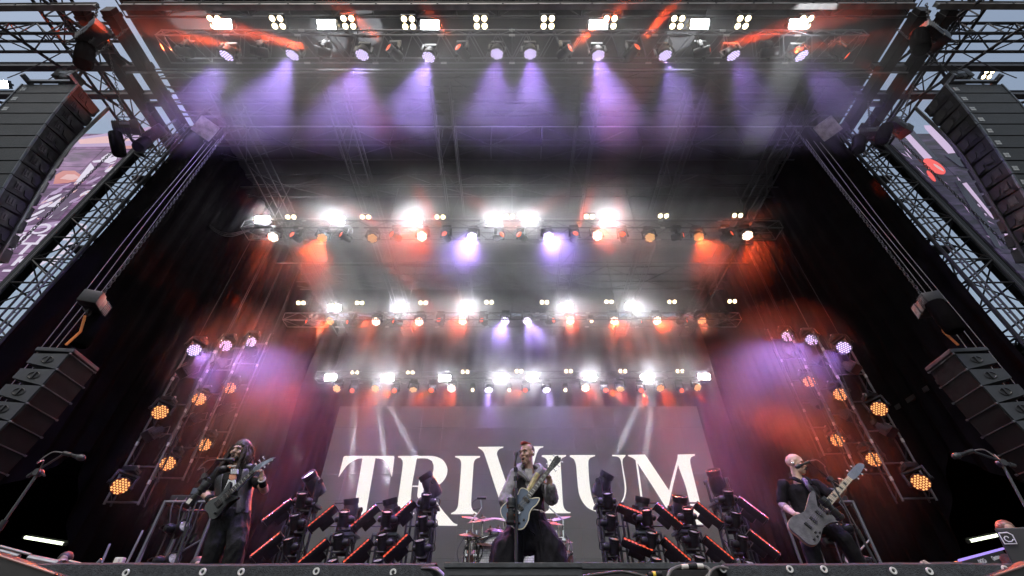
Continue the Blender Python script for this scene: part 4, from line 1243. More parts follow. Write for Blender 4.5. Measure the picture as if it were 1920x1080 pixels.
# ================================================================= floor light towers
def lens_bar(name, p, d, face, label, n=8, L=0.53):
    """LED batten: p centre, d long direction, face = direction the lenses look"""
    d = Vector(d).normalized(); f = Vector(face); f = (f - d * f.dot(d)).normalized(); u = d.cross(f)
    q = Matrix((d, f, u)).transposed().to_quaternion()      # x = long, y = face
    t = empty(name, p, label, 'lamp bar', 'red lamp bars', q)
    bm = bmesh.new()
    add_box(bm, (0, -0.05, 0), (L, 0.13, 0.12), bevel=0.02)
    for e in (-1, 1): add_box(bm, (e * (L / 2 + 0.01), -0.05, 0), (0.03, 0.15, 0.14), bevel=0.01)
    bm_obj('bar_body', bm, M_HOUSE, t, True)
    bm = bmesh.new(); add_box(bm, (0, -0.17, 0), (0.26, 0.14, 0.10), bevel=0.02); add_rod(bm, (-0.12, -0.20, 0), (0.12, -0.20, 0), 0.05, 10)
    bm_obj('bracket', bm, M_HOUSE, t, True)
    for k in range(n):
        x = -L / 2 + L * (k + 0.5) / n
        link('lens', BAR_LENS, t, (x, 0.012, 0))
        link('lens_ring', BAR_RING, t, (x, 0.012, 0))
    return t, q
bm = bmesh.new(); add_lathe(bm, [(0.046, 0.0), (0.040, 0.014), (0.018, 0.021)], 10, Matrix.Rotation(R(-90), 4, 'X'))
BAR_LENS = bm_to_mesh(bm, 'lens', True, glow('batten_red_lens', (1.0, 0.13, 0.06), 0.95))
for v_ in BAR_LENS.vertices: v_.co.x *= 0.84; v_.co.z *= 0.9
bm = bmesh.new(); add_lathe(bm, [(0.047, 0.0), (0.054, 0.0), (0.052, 0.020), (0.047, 0.020)], 12, Matrix.Rotation(R(-90), 4, 'X'), False, False)
BAR_RING = bm_to_mesh(bm, 'lens_ring', True, M_PLAST)
# small par can: stubby can with glass + side knob
bm = bmesh.new()
add_lathe(bm, [(0.05, -0.19), (0.105, -0.17), (0.12, -0.06), (0.105, 0.00), (0.098, 0.07), (0.115, 0.08), (0.115, 0.13), (0.100, 0.13), (0.096, 0.10)], 18)
PAR_BODY = bm_to_mesh(bm, 'can', True, M_HOUSE)
bm = bmesh.new(); add_lathe(bm, [(0.096, 0.098), (0.06, 0.112), (0.005, 0.118)], 14)
PAR_LENS = bm_to_mesh(bm, 'lens', True, mat('par_glass', (0.42, 0.40, 0.33), 0.12, 0.5, var=0.5, scale=25))
bm = bmesh.new()
add_lathe(bm, [(0.075, 0.0), (0.085, 0.06), (0.06, 0.13), (0.02, 0.15)], 14, Matrix.Translation((0.10, 0, -0.05)) @ Matrix.Rotation(R(90), 4, 'Y'))
add_lathe(bm, [(0.06, 0.0), (0.065, 0.05), (0.03, 0.08)], 12, Matrix.Translation((-0.10, 0, -0.05)) @ Matrix.Rotation(R(-90), 4, 'Y'))
add_tube(bm, catmull([(0.18, 0, -0.12), (0.30, 0, -0.10), (0.31, 0, 0.02), (0.22, 0, 0.04)], 5), 0.010, 5)
add_rod(bm, (-0.11, 0, -0.05), (0.11, 0, -0.05), 0.03, 8)
PAR_SIDE = bm_to_mesh(bm, 'yoke_arm', True, M_HOUSE)
bm = bmesh.new(); add_box(bm, (0, 0, -0.30), (0.20, 0.20, 0.12), bevel=0.02); add_box(bm, (0, 0, -0.20), (0.09, 0.09, 0.12), bevel=0.01)
PAR_BASE = bm_to_mesh(bm, 'base', True, M_HOUSE)
def par(p, aim, label, side=1):
    q, x = head_rot(aim)
    t = empty('spot_lamp', p, label, 'spot lamp', 'small unlit spot lamps')
    t.scale = (0.86,) * 3
    c = link('can', PAR_BODY, t, (0, 0, 0), q); link('lens', PAR_LENS, c)
    link('yoke_arm', PAR_SIDE, t, (0, 0, 0), q @ Quaternion((0, 0, 1), 0 if side > 0 else math.pi))
    link('base', PAR_BASE, t, (0, 0.14, 0.02), Quaternion((1, 0, 0), R(60)))
TW = [  # head pixel, side of lamp bars (-1 = towards screen left), beam end pixel or None, tall
 (588, 906, -1, (556, 850), 1, 'first floor tower from the left'), (658, 958, -1, (663, 800), 0, 'second floor tower from the left'), (734, 958, -1, (712, 790), 0, 'third floor tower from the left'), (806, 908, -1, (735, 770), 1, 'fourth floor tower from the left'),
 (1131, 906, 1, (1178, 800), 1, 'fourth floor tower from the right'), (1203, 955, 1, (1217, 790), 0, 'third floor tower from the right'), (1276, 953, 1, None, 0, 'second floor tower from the right'), (1343, 902, 1, None, 1, 'first floor tower from the right')]
TY = 9.5
for hx, hy, s, be, tall, nm in TW:
    hp = at_y(hx, hy, TY)
    X = hp.x
    zt = hp.z - 0.46                       # top plate of the truss
    W2 = 0.29
    t = empty('light_tower', (X, TY, 2.05), f'short black lattice carrying lamps, the {nm}', 'light tower', 'floor light towers')
    H = zt - 2.05
    cs = [Vector((a * W2 / 2, b * W2 / 2, 0)) for a, b in ((-1, -1), (1, -1), (1, 1), (-1, 1))]
    for c in cs: rod('chord', c, c + Vector((0, 0, H)), 0.025, M_STEEL, t, 8)
    nb = int(H / 0.26)
    for k in range(nb):
        for i in range(4):
            a, b = cs[i], cs[(i + 1) % 4]
            z0_, z1_ = H * k / nb, H * (k + 1) / nb
            if (k + i) % 2: a, b = b, a
            rod('brace', a + Vector((0, 0, z0_)), b + Vector((0, 0, z1_)), 0.010, M_STEEL, t, 5)
    for k in range(3):
        zz = H * (k + 0.4) / 3
        for i in (0, 2): rod('rung', cs[i] + Vector((0, 0, zz)), cs[(i + 1) % 4] + Vector((0, 0, zz)), 0.022, M_STEEL, t, 6)
    bm = bmesh.new(); add_box(bm, (0, 0, H + 0.02), (0.46, 0.40, 0.05), bevel=0.006); bm_obj('top_plate', bm, M_CABEDGE, t)
    bm = bmesh.new(); add_box(bm, (0, 0, 0.012), (0.6, 0.6, 0.024), bevel=0.004); bm_obj('base_plate', bm, M_STEEL, t)
    # side mast that holds the bars
    for dx in (0.30, 0.38):
        rod('side_mast', (s * dx, 0.05, 0), (s * dx, 0.05, H - 0.05 + 0.12 * (dx < .35)), 0.022, M_STEEL, t, 8)
    for k in range(5):
        rod('mast_bracket', (s * W2 / 2, 0.05, 0.3 + k * 0.42), (s * 0.38, 0.05, 0.3 + k * 0.42), 0.016, M_STEEL, t, 6)
    for k in range(3):
        pts = [Vector((s * -0.17, -0.05 + .04 * k, H - 0.1)), Vector((s * -0.24, -0.1, H * .7)), Vector((s * -0.16, -0.12, H * .45)), Vector((s * -0.22, -0.06, 0.1))]
        tube_obj('cable', catmull(pts, 6), 0.010, M_CABLE, t)
    # moving head on top
    if be: aim = (at_y(be[0], be[1], TY - 0.45) - hp).normalized()
    else: aim = Vector((0.03 if s > 0 and not tall else -0.22, -0.42, 0.85))
    m, a = moving_light('moving_head', 'beam', 'white' if be else 'off', hp, aim, f"big {'white beamed' if be else 'unlit'} moving head on top of the {nm}", 'moving head', 'moving heads on the floor towers', stand=True, scale=1.12)
    if be: spot(m, a * 0.21, a, P_WBEAM * (0.35 if nm == 'first floor tower from the left' else 1), WHITE, 4.6, 0.3, 0.06)
    # small spot lamps on the front face
    for k, zz in enumerate((H + 0.06, H - 0.32, H - 0.71, H - 1.12) if tall else (H + 0.26, H - 0.12, H - 0.52)):
        par((X - s * 0.03, TY - 0.42, 2.05 + zz), (0.10 * s, -0.55, 0.85) if k else (-0.10 * s, -0.5, 0.8), f'small unlit spot lamp on the {nm}, {ORD[k]} from its top', 1 if s < 0 else -1)
    # red lamp bars beside
    for k, zz in enumerate((H - 0.12, H - 0.70, H - 1.28) if tall else (H + 0.30, H - 0.28, H - 0.84)):
        dirs = Vector((s * 0.70, -0.08, -0.70)) if s < 0 or nm not in ('fourth floor tower from the right',) else Vector((s * 0.92, -0.10, -0.38))
        lens_bar('lamp_bar', (X + s * 0.44, TY - 0.28, 2.05 + zz), dirs, (s * 0.52, -0.70, 0.50), f'red lensed lamp bar beside the {nm}, {ORD[k]} from its top')

# ================================================================= low lamp carts near the side wings
def cart(s, X, label):
    Y = 7.9
    t = empty('lamp_cart', (X, Y, 2.05), label, 'lamp cart')
    w2, d2, H = 0.42, 0.30, 1.55
    P = [Vector((a * w2, b * d2, 0)) for a, b in ((-1, -1), (1, -1), (1, 1), (-1, 1))]
    for p in P:
        rod('post', p, p * 1.0 + Vector((0, 0, H)), 0.024, M_WTUBE, t, 8)
    for i in range(4):
        for z in (0.45, H - 0.02): rod('rail', P[i] + Vector((0, 0, z)), P[(i + 1) % 4] + Vector((0, 0, z)), 0.022, M_WTUBE, t, 8)
    rod('brace', P[0] + Vector((0, 0, 0.45)), P[1] + Vector((0, 0, 1.0)), 0.014, M_WTUBE, t, 6)
    bm = bmesh.new(); add_box(bm, (0, 0, H + 0.05), (0.82, 0.5, 0.10), bevel=0.02); bm_obj('top_tray', bm, M_HOUSE, t)
    bm = bmesh.new(); add_box(bm, (0.1, -0.26, H + 0.14), (0.34, 0.10, 0.10), bevel=0.01); bm_obj('junction_box', bm, M_CABEDGE, t)
    for k in range(4):
        pts = [(-0.3 + .15 * k, -0.2, H + 0.1), (-0.25 + .15 * k, -0.34, H - 0.1), (-0.15 + .12 * k, -0.32, H - 0.5), (-0.2 + .1 * k, -0.3, 0.2)]
        tube_obj('cable', catmull(pts, 5), 0.011, M_CABLE, t)
    for k, zz in enumerate((1.15, 0.72)):
        par((X + 0.05 * k, Y - 0.28, 2.05 + zz), (-s * 0.75, -0.45, 0.30), f"unlit spot lamp in the {label.split(' ')[-1]}'s lamp cart, {'upper' if k == 0 else 'lower'} one" if False else f"{'upper' if k == 0 else 'lower'} spot lamp inside the {label}", s)
cart(-1, -5.15, 'low tube lamp cart behind the guitarist')
cart(1, 5.05, 'low tube lamp cart behind the bassist')

# ================================================================= microphone stands
def mic(parent, p, d, m=M_PLAST):
    q = Vector(d).to_track_quat('Z', 'Y')
    bm = bmesh.new(); add_lathe(bm, [(0.008, -0.11), (0.012, -0.105), (0.013, -0.02), (0.019, 0.02), (0.019, 0.03)], 12)
    b = bm_obj('microphone', bm, m, parent, True, loc=p, rot=q)
    bm = bmesh.new(); add_lathe(bm, [(0.019, 0.03), (0.027, 0.045), (0.028, 0.065), (0.020, 0.085), (0.006, 0.092)], 12)
    bm_obj('mic_head', bm, mat('mic_mesh', (0.05, 0.05, 0.055), 0.45, 0.6, var=0.4, scale=200), b, True)
M_STAND = mat('stand_tube', (0.060, 0.060, 0.066), 0.35, 0.6, var=0.3)
def boom_stand(base, top, boom_end, tail, label, extra=None, scale=1.0, legs=True, mic_on=True, r=0.0105):
    base, top, boom_end, tail = map(Vector, (base, top, boom_end, tail))
    t = empty('microphone_stand', base, label, 'microphone stand')
    rod('pole', (0, 0, 0.02), top - base, r, M_STAND, t, 10)
    rod('pole_sleeve', Vector((0, 0, 0.02)), (top - base) * 0.52, r * 1.45, M_STEEL, t, 10)
    rod('grip_collar', (top - base) * 0.50, (top - base) * 0.58, r * 2.0, M_PLAST, t, 10)
    rod('boom', tail - base, boom_end - base, r * 0.85, M_STEEL, t, 8)
    rod('counter_grip', tail - base, (tail - base).lerp(boom_end - base, 0.14), r * 1.5, M_STEEL, t, 8)
    bm = bmesh.new(); add_lathe(bm, [(0.03, -0.025), (0.034, 0), (0.03, 0.025)], 10, Matrix.Rotation(R(90), 4, 'X')); add_rod(bm, (0, 0, 0), (0.08, 0, -0.03), 0.008, 6)
    bm_obj('boom_joint', bm, M_STEEL, t, True, loc=top - base)
    if legs:
        for k in range(3):
            a = R(120 * k + 40)
            rod('leg', (0, 0, 0.16), (0.32 * math.cos(a), 0.32 * math.sin(a), 0.015), 0.010, M_STEEL, t, 8)
    else:
        bm = bmesh.new(); add_lathe(bm, [(0.15, 0), (0.15, 0.015), (0.03, 0.035)], 20); bm_obj('round_base', bm, M_STEEL, t, True)
    return t
def stand_px(base_px, Y, top_px, end_px, tail_px, label, micdir, zbase=2.05, Yb=None, dy=-0.25, cable=True):
    top = at_y(*top_px, Y); end = at_y(*end_px, Y + dy); tail = at_y(*tail_px, Y - dy * 0.5)
    b = at_y(*base_px, Yb or Y); b = Vector((b.x, b.y, zbase))
    t = boom_stand(b, top, end, tail, label)
    d = Vector(micdir).normalized()
    mp = end - b + d * 0.09
    rod('mic_clip', mp - d * 0.10, mp - d * 0.03, 0.018, M_PLAST, t, 8)
    mic(t, mp, d)
    if cable:
        pts = [mp - d * 0.11, mp - d * 0.20 + Vector((0, 0, -0.02)), mp - d * 0.26 + Vector((0, 0, -0.12)), mp.lerp(top - b, 0.5) - d * 0.12, top - b + Vector((0, 0, -0.04))]
        tube_obj('cable', catmull(pts, 6), 0.005, M_LCABLE, t)
    return t, b, mp, d
stand_px((-60, 1075), 4.0, (72, 886), (122, 850), (53, 893), 'empty boom microphone stand at the left edge of the stage', (1, 0.1, -0.22), Yb=4.0)
stand_px((1985, 1075), 4.0, (1878, 868), (1822, 846), (1902, 873), 'empty boom microphone stand at the right edge of the stage', (-1, 0.1, -0.25), Yb=4.0)
stand_px((333, 1063), 5.25, (384, 893), (408, 862), (372, 905), 'boom microphone stand in front of the singing guitarist', (1, 0.1, 0.0), Yb=5.25, dy=-0.05)
stand_px((1652, 1060), 5.6, (1556, 898), (1516, 866), (1572, 912), 'boom microphone stand in front of the bald bass player', (-0.95, 0.2, -0.32), Yb=5.6, dy=-0.05)
# straight stand of the singer
sb = at_y(968, 1056, 5.35); sb.z = 2.05
ts = empty('microphone_stand', sb, 'straight microphone stand with round base in front of the singer', 'microphone stand')
stp = at_y(967, 868, 5.35) - sb
rod('pole', (0, 0, 0.02), stp, 0.013, M_WTUBE, ts, 10); rod('pole_sleeve', (0, 0, 0.02), stp * 0.80, 0.019, M_STEEL, ts, 10)
bm = bmesh.new(); add_lathe(bm, [(0.15, 0), (0.15, 0.015), (0.03, 0.035)], 20); bm_obj('round_base', bm, M_STEEL, ts, True)
for f in (0.86, 0.93): rod('collar', stp * f, stp * (f + 0.03), 0.026, M_PLAST, ts, 10)
mic(ts, stp + Vector((0, 0, 0.06)), (0.10, 0.30, 1.0))
M_CUP = mat('black_cup_holder', (0.012, 0.012, 0.013), 0.3, var=0.2)
def cup_holder(p, tilt, label, sticker=False):
    t = empty('pedal_lamp' if False else 'cup_holder', p, label, 'cup holder', None, tilt)
    bm = bmesh.new(); add_lathe(bm, [(0.038, -0.14), (0.045, -0.13), (0.045, -0.02), (0.030, -0.015), (0.030, 0.02), (0.048, 0.03), (0.050, 0.12), (0.046, 0.13), (0.044, 0.10)], 14)
    bm_obj('cups', bm, M_CUP, t, True)
    for zz in (-0.11, 0.07):
        bm = bmesh.new(); add_lathe(bm, [(0.047, -0.012), (0.054, -0.012), (0.054, 0.012), (0.047, 0.012)], 14, None, False, False); bm_obj('band', bm, M_PLAST, t, True, loc=(0, 0, zz))
    if sticker:
        bm = bmesh.new(); add_box(bm, (0, -0.051, -0.10), (0.045, 0.004, 0.05)); bm_obj('sticker', bm, M_TAPE, t)
cup_holder(at_y(373, 925, 5.25), Quaternion((0, 1, 0), R(22)), 'black cup holder clamped to the guitarist microphone stand', True)
cup_holder(at_y(1558, 953, 5.55), Quaternion((0, 1, 0), R(-32)), 'black cup holder clamped to the bassist microphone stand')
cup_holder(at_y(958, 958, 5.32), Quaternion((0, 1, 0), R(2)), 'tall black cup holder clamped to the singer microphone stand')

# ================================================================= drum kit
M_CYM = mat('bronze_cymbal', (0.075, 0.040, 0.016), 0.42, 0.3, var=0.45, scale=9)
bm = bmesh.new(); add_box(bm, (0, 0, -0.30), (3.6, 2.4, 0.60), bevel=0.01)
o = bm_obj('drum_riser', bm, M_DECK, loc=(0.1, 9.3, 2.62)); tag(o, 'low black platform under the drum kit', 'platform')
DZ = 2.62
def drum_kit():
    O = Vector((0.1, 8.6, DZ))
    t = empty('drum_kit', O, 'drum kit with bronze cymbals and patterned bass drums behind the singer', 'drum kit')
    def L(px, py, Y): return at_y(px, py, Y) - O
    # bass drums with printed heads
    M_HEAD = bpy.data.materials.new('printed_drum_head'); M_HEAD.use_nodes = True
    n_ = M_HEAD.node_tree; b = n_.nodes['Principled BSDF']; b.inputs['Roughness'].default_value = 0.4
    tc = n_.nodes.new('ShaderNodeTexCoord'); mp = n_.nodes.new('ShaderNodeMapping'); mp.inputs['Rotation'].default_value = (R(90), 0, 0); mp.inputs['Scale'].default_value = (1, 1, 1)
    br = n_.nodes.new('ShaderNodeTexBrick'); br.inputs['Scale'].default_value = 15; br.inputs['Color1'].default_value = (0.72, 0.72, 0.72, 1); br.inputs['Color2'].default_value = (0.45, 0.45, 0.46, 1); br.inputs['Mortar'].default_value = (0.01, 0.01, 0.01, 1)
    br.inputs['Mortar Size'].default_value = 0.03; br.inputs['Brick Width'].default_value = 0.32; br.inputs['Row Height'].default_value = 0.52
    n_.links.new(tc.outputs['Object'], mp.inputs['Vector']); n_.links.new(mp.outputs['Vector'], br.inputs['Vector']); n_.links.new(br.outputs['Color'], b.inputs['Base Color'])
    for px, py in ((931, 1043), (1012, 1066)):
        c = L(px, py, 8.15)
        q = Matrix.Translation(c) @ Matrix.Rotation(R(90), 4, 'X')
        bm = bmesh.new(); add_lathe(bm, [(0.29, -0.45), (0.30, -0.44), (0.30, 0.0)], 28, Matrix.Rotation(R(90), 4, 'X')); sh = bm_obj('bass_drum', bm, M_PLAST, t, True, loc=c)
        bm = bmesh.new(); add_lathe(bm, [(0.285, 0.0), (0.28, 0.012)], 28, Matrix.Rotation(R(90), 4, 'X')); bm_obj('drum_head', bm, M_HEAD, sh)
        bm = bmesh.new(); add_lathe(bm, [(0.285, -0.02), (0.315, -0.02), (0.318, 0.03), (0.285, 0.03)], 28, Matrix.Rotation(R(90), 4, 'X'), False, False); bm_obj('hoop', bm, M_PLAST, sh, True)
        bm = bmesh.new(); add_lathe(bm, [(0.075, 0.013), (0.095, 0.014), (0.095, 0.022), (0.075, 0.022)], 18, Matrix.Rotation(R(90), 4, 'X'), False, False); bm_obj('port_ring', bm, M_CHROME, sh, True, loc=(0.07, 0, -0.02))
        bm = bmesh.new(); add_lathe(bm, [(0.076, 0.0125), (0.07, 0.0145)], 18, Matrix.Rotation(R(90), 4, 'X')); bm_obj('port_hole', bm, mat('dark_red_hole', (0.05, 0.012, 0.01), 0.6), sh, loc=(0.07, 0, -0.02))
        for k in range(8):
            a = R(45 * k + 10); r = 0.325
            p0 = Vector((r * math.cos(a), 0.02, r * math.sin(a)))
            rod('tension_rod', p0, p0 + Vector((0, 0.36, 0)), 0.006, M_CHROME, sh, 6)
    # cymbals
    cym = [(905, 973, 8.3, 0.27, -8), (888, 970, 8.8, 0.22, 10), (945, 973, 8.9, 0.24, 12), (882, 1001, 8.2, 0.19, 4), (912, 1018, 8.2, 0.20, 6), (934, 992, 8.6, 0.19, 8), (920, 993, 8.7, 0.17, -6),
           (1030, 978, 8.3, 0.26, 6), (1046, 971, 8.7, 0.24, -12), (1052, 1012, 8.4, 0.20, 5)]
    for px, py, Y, r, tl in cym:
        c = L(px, py, Y)
        bm = bmesh.new(); add_lathe(bm, [(r, -0.025), (r * 0.7, -0.010), (r * 0.25, 0.006), (r * 0.2, 0.028), (0.02, 0.034), (0.008, 0.07)], 24)
        bm_obj('cymbal', bm, M_CYM, t, True, loc=c, rot=Quaternion((0, 1, 0), R(tl)) @ Quaternion((1, 0, 0), R(14)))
        zb = -c.z
        rod('cymbal_stand', (c.x, c.y + 0.05, 0), c, 0.014, M_CHROME, t, 8)
        rod('stand_collar', (c.x, c.y + 0.04, c.z * .55), (c.x, c.y + 0.04, c.z * .55 + 0.07), 0.026, M_CHROME, t, 8)
        for k in range(3):
            a = R(120 * k + px)
            rod('stand_leg', (c.x, c.y + .05, 0.2), (c.x + 0.22 * math.cos(a), c.y + .05 + 0.22 * math.sin(a), 0), 0.009, M_CHROME, t, 6)
    # rack bar
    for a, b_ in (((872, 1018), (925, 1003)), ((918, 1005), (950, 1004)), ((1030, 1006), (1058, 1009)), ((985, 1003), (1035, 1006))):
        rod('rack_bar', L(*a, 8.25), L(*b_, 8.25), 0.022, M_CHROME, t, 10)
    for px in (875, 893, 1044, 1057):
        p = L(px, 1010, 8.25); rod('rack_post', (p.x, p.y, 0), (p.x, p.y, p.z + 0.12), 0.022, M_CHROME, t, 10)
        for k in range(4):
            bm = bmesh.new(); add_box(bm, (0, 0, 0), (0.07, 0.06, 0.05), bevel=0.012); bm_obj('rack_clamp', bm, M_CHROME if k % 2 else M_PLAST, t, True, loc=(p.x, p.y - 0.01, p.z * (0.35 + 0.2 * k)))
    # toms
    M_TOM = mat('tom_shell', (0.20, 0.10, 0.07), 0.3, 0.2, var=0.3)
    for px, py, Y, r in ((921, 1026, 8.7, 0.15), (960, 1015, 8.5, 0.16), (1000, 1015, 8.5, 0.16), (1040, 1035, 8.8, 0.2), (1052, 1052, 8.6, 0.2), (890, 1050, 8.8, 0.2)):
        c = L(px, py, Y)
        bm = bmesh.new(); add_lathe(bm, [(r, -0.13), (r, 0.12)], 20); d = bm_obj('tom', bm, M_TOM, t, True, loc=c, rot=Quaternion((1, 0, 0), R(18)))
        for zz in (-0.13, 0.12):
            bm = bmesh.new(); add_lathe(bm, [(r, -0.012), (r + 0.012, -0.012), (r + 0.012, 0.012), (r, 0.012)], 20, None, False, False); bm_obj('hoop', bm, M_CHROME, d, True, loc=(0, 0, zz))
        for k in range(8):
            a = R(45 * k); bm = bmesh.new(); add_box(bm, (0, 0, 0), (0.02, 0.02, 0.10), bevel=0.004); bm_obj('lug', bm, M_CHROME, d, loc=((r + .012) * math.cos(a), (r + .012) * math.sin(a), 0))
    for k in range(9):
        px = random.choice([random.uniform(868, 900), random.uniform(1040, 1064)]); a = L(px, random.uniform(995, 1015), 8.2); b_ = L(px + random.uniform(-12, 12), 1062, 8.15)
        m_ = (a + b_) / 2 + Vector((random.uniform(-.15, .15), -0.05, 0))
        tube_obj('cable', catmull([a, m_, b_], 6), 0.007, M_CABLE, t)
    # boom mic over the kit, and the tall thin boom on the right
    a, b_, c = L(893, 972, 8.35), L(903, 952, 8.35), L(901, 934, 8.35)
    rod('boom', L(880, 980, 8.35), L(896, 963, 8.35), 0.010, M_CHROME, t, 8); rod('boom', L(896, 963, 8.35), b_, 0.008, M_CHROME, t, 8); rod('boom', b_, c, 0.006, M_CHROME, t, 8)
    rod('overhead_mic', c + Vector((-0.06, 0, 0)), c + Vector((0.10, 0, 0)), 0.022, M_PLAST, t, 10)
    tube_obj('cable', catmull([c + Vector((-.05, 0, 0)), c + Vector((-.14, 0, -.08)), c + Vector((-.12, 0, -.18)), b_], 6), 0.006, M_CABLE, t)
    rod('boom', L(1028, 950, 8.35), L(1055, 975, 8.35), 0.010, M_CHROME, t, 8)
    rod('stand_pole', L(1056, 975, 8.35), L(1057, 1060, 8.35), 0.016, M_CHROME, t, 8)
    tube_obj('cable', catmull([L(1056, 1005, 8.3), L(1067, 1012, 8.3), L(1066, 1030, 8.3), L(1063, 1048, 8.3)], 6), 0.008, M_CHROME, t)
drum_kit()

# ================================================================= wings: tubes, consoles, crew gear
G_TUBE = glow('tube_light', (0.90, 1.0, 0.72), 3.0)
def tube_light(a, b, label):
    t = empty('tube_light', a, label, 'tube light')
    rod('tube', (0, 0, 0), b - a, 0.040, G_TUBE, t, 10)
    d = (b - a).normalized()
    for p in (Vector(), b - a): rod('end_cap', p - d * 0.03, p + d * 0.05, 0.047, M_TAPE, t, 10)
    box('batten', (b - a) / 2 + Vector((0, 0.09, 0.06)), ((b - a).length * 1.02, 0.07, 0.06), M_HOUSE, t, d.to_track_quat('X', 'Z'))
    tube_obj('cable', catmull([Vector(), Vector((-.15, 0, -.06)), Vector((-.3, 0, -.03)), Vector((-.55, 0, -.05))], 5), 0.012, M_CABLE, t)
tube_light(at_y(45, 1007, 14.3), at_y(122, 1020, 14.2), 'lit fluorescent tube in the dark left wing')
tube_light(at_y(1891, 999, 14.3), at_y(1816, 1015, 14.2), 'lit fluorescent tube in the dark right wing')
# mixing desk, right
def console():
    Y = 6.6
    a, b = at_y(1796, 1051, Y), at_y(1878, 1029, Y + 0.9)
    t = empty('mixing_desk', (a.x, Y, 2.05), 'black mixing desk with violet lit edge and printed back at the right wing', 'mixing desk')
    O = Vector((a.x, Y, 2.05))
    d = (b - a)
    dn = Vector((d.x, d.y, 0)).normalized()
    up = Vector((0, 0, 1)); nrm = dn.cross(up)      # towards camera
    q = Matrix((dn, -nrm, up)).transposed().to_quaternion()
    roll = math.atan2(d.z, math.hypot(d.x, d.y))
    q = q @ Quaternion((0, 1, 0), -roll)
    L_ = d.length
    bm = bmesh.new(); add_box(bm, (L_ / 2, 0.06, -0.40), (L_ + 0.03, 0.12, 0.77), bevel=0.01); bm_obj('desk_back', bm, mat('case_vinyl', (0.006,) * 3), t, loc=a - O, rot=q)
    bm = bmesh.new(); add_rod(bm, (0, -0.012, 0.0), (L_ * 1.02, -0.012, 0.0), 0.014, 8); bm_obj('edge_light', bm, glow('violet_strip', (0.42, 0.30, 1.0), 1.1), t, loc=a - O, rot=q)
    G_PRINT = mat('white_print', (0.62, 0.62, 0.66), 0.5, var=0.05)
    for s_, fx, fz, sz in (('DiGiCo', 0.42, -0.075, 0.075), ('Quantum', 0.74, -0.075, 0.070), ('338', 0.84, -0.125, 0.055)):
        link('lettering', text_mesh(s_, sz, 0.002, 0.15 if s_ == 'DiGiCo' else 0, 0.002), t, (a - O) + q @ Vector((L_ * fx, -0.006, fz)), q @ QF, (1.25, 1, 1), G_PRINT)
    pa, pb = at_y(1876, 1040, Y + .7) - O, at_y(1889, 1061, Y + .7) - O
    rod('side_edge', pa, pb, 0.014, M_CHROME, t, 8)
console()
def amp_box():
    Y = 5.4
    c = at_y(1918, 1032, Y)
    q = Quaternion((0, 1, 0), R(8)) @ Quaternion((0, 0, 1), R(-48))
    t = empty('amplifier_case', c, 'black case with a white spiral emblem at the right edge', 'case', None, q)
    bm = bmesh.new(); add_box(bm, (0, 0.18, 0), (0.28, 0.30, 0.46), bevel=0.015); bm_obj('case_body', bm, mat('case_vinyl', (0.006, 0.006, 0.007), 0.7, var=0.3, scale=30, spec=0.1), t)
    W_ = mat('white_print', (0.6,) * 3)
    # spiral emblem: open square with a coil
    def lp(pts, r=0.006):
        tube_obj('emblem', pts, r, W_, t, 6)
    ex, ez = -0.07, 0.12
    lp([Vector((ex + x, 0.004, ez + z)) for x, z in [(-.05, .05), (.02, .055), (.05, .03), (.052, -.055), (-.045, -.055), (-.052, .05)]])
    lp([Vector((ex + (0.008 + 0.0044 * k) * math.cos(k * 0.75), 0.002, ez + (0.008 + 0.0044 * k) * math.sin(k * 0.75))) for k in range(9)], 0.005)
amp_box()
# wedge monitors in the near corners
M_WEDGE = mat('wedge_monitor_black', (0.016, 0.014, 0.015), 0.5, var=0.3, scale=10)
M_PINKEDGE = mat('reddish_metal_edge', (0.30, 0.17, 0.16), 0.4, 0.4, var=0.2)
def corner_wedge(pts, Y0, Y1, label, name):
    """outline in pixels at depth Y0, pulled back to Y1"""
    A_ = [at_y(px, py, Y0) for px, py in pts]
    c = A_[0].copy()
    t = empty(name, c, label, 'stage monitor')
    bm = bmesh.new()
    f = bm.faces.new([bm.verts.new(p - c) for p in A_])
    ex = bmesh.ops.extrude_face_region(bm, geom=[f])
    bmesh.ops.translate(bm, verts=[v for v in ex['geom'] if isinstance(v, bmesh.types.BMVert)], vec=(0, Y1 - Y0, 0))
    bm_obj('cabinet', bm, M_WEDGE, t)
    rod('edge_strip', A_[0] - c + Vector((0, -0.004, 0.003)), A_[1] - c + Vector((0, -0.004, 0.003)), 0.005, M_PINKEDGE, t, 6)
corner_wedge([(-60, 1024), (104, 1078), (60, 1110), (-60, 1110)], 2.25, 2.45, 'black monitor wedge with a reddish edge in the lower left corner', 'stage_monitor')
corner_wedge([(1985, 1040), (1862, 1082), (1880, 1110), (1985, 1110)], 2.25, 2.45, 'black monitor wedge with a reddish edge in the lower right corner', 'stage_monitor')
def rails():
    t = empty('gear_rails', at_y(60, 1046, 5), 'bent aluminium rails of a gear rack at the dark lower left', 'gear rack')
    O = t.location.copy()
    for a, b, r in [((0, 1024), (58, 1040), 0.012), ((0, 1033), (36, 1043), 0.02), ((55, 1046), (110, 1057), 0.03), ((66, 1047), (58, 1062), 0.025), ((110, 1057), (104, 1070), 0.025), ((130, 1052), (186, 1066), 0.012), ((178, 1060), (190, 1048), .012)]:
        rod('rail', at_y(*a, 5) - O, at_y(*b, 5) - O, r, M_ALU, t, 8)
rails()
bm = bmesh.new(); add_box(bm, (0, 0, 0), (0.09, 0.05, 0.10), bevel=0.01); add_box(bm, (0, -0.03, 0.0), (0.03, 0.02, 0.07))
o = bm_obj('label_box', bm, M_TAPE, loc=at_y(222, 1056, 5.2)); tag(o, 'small pale switch box on the floor left of the guitarist', 'switch box')
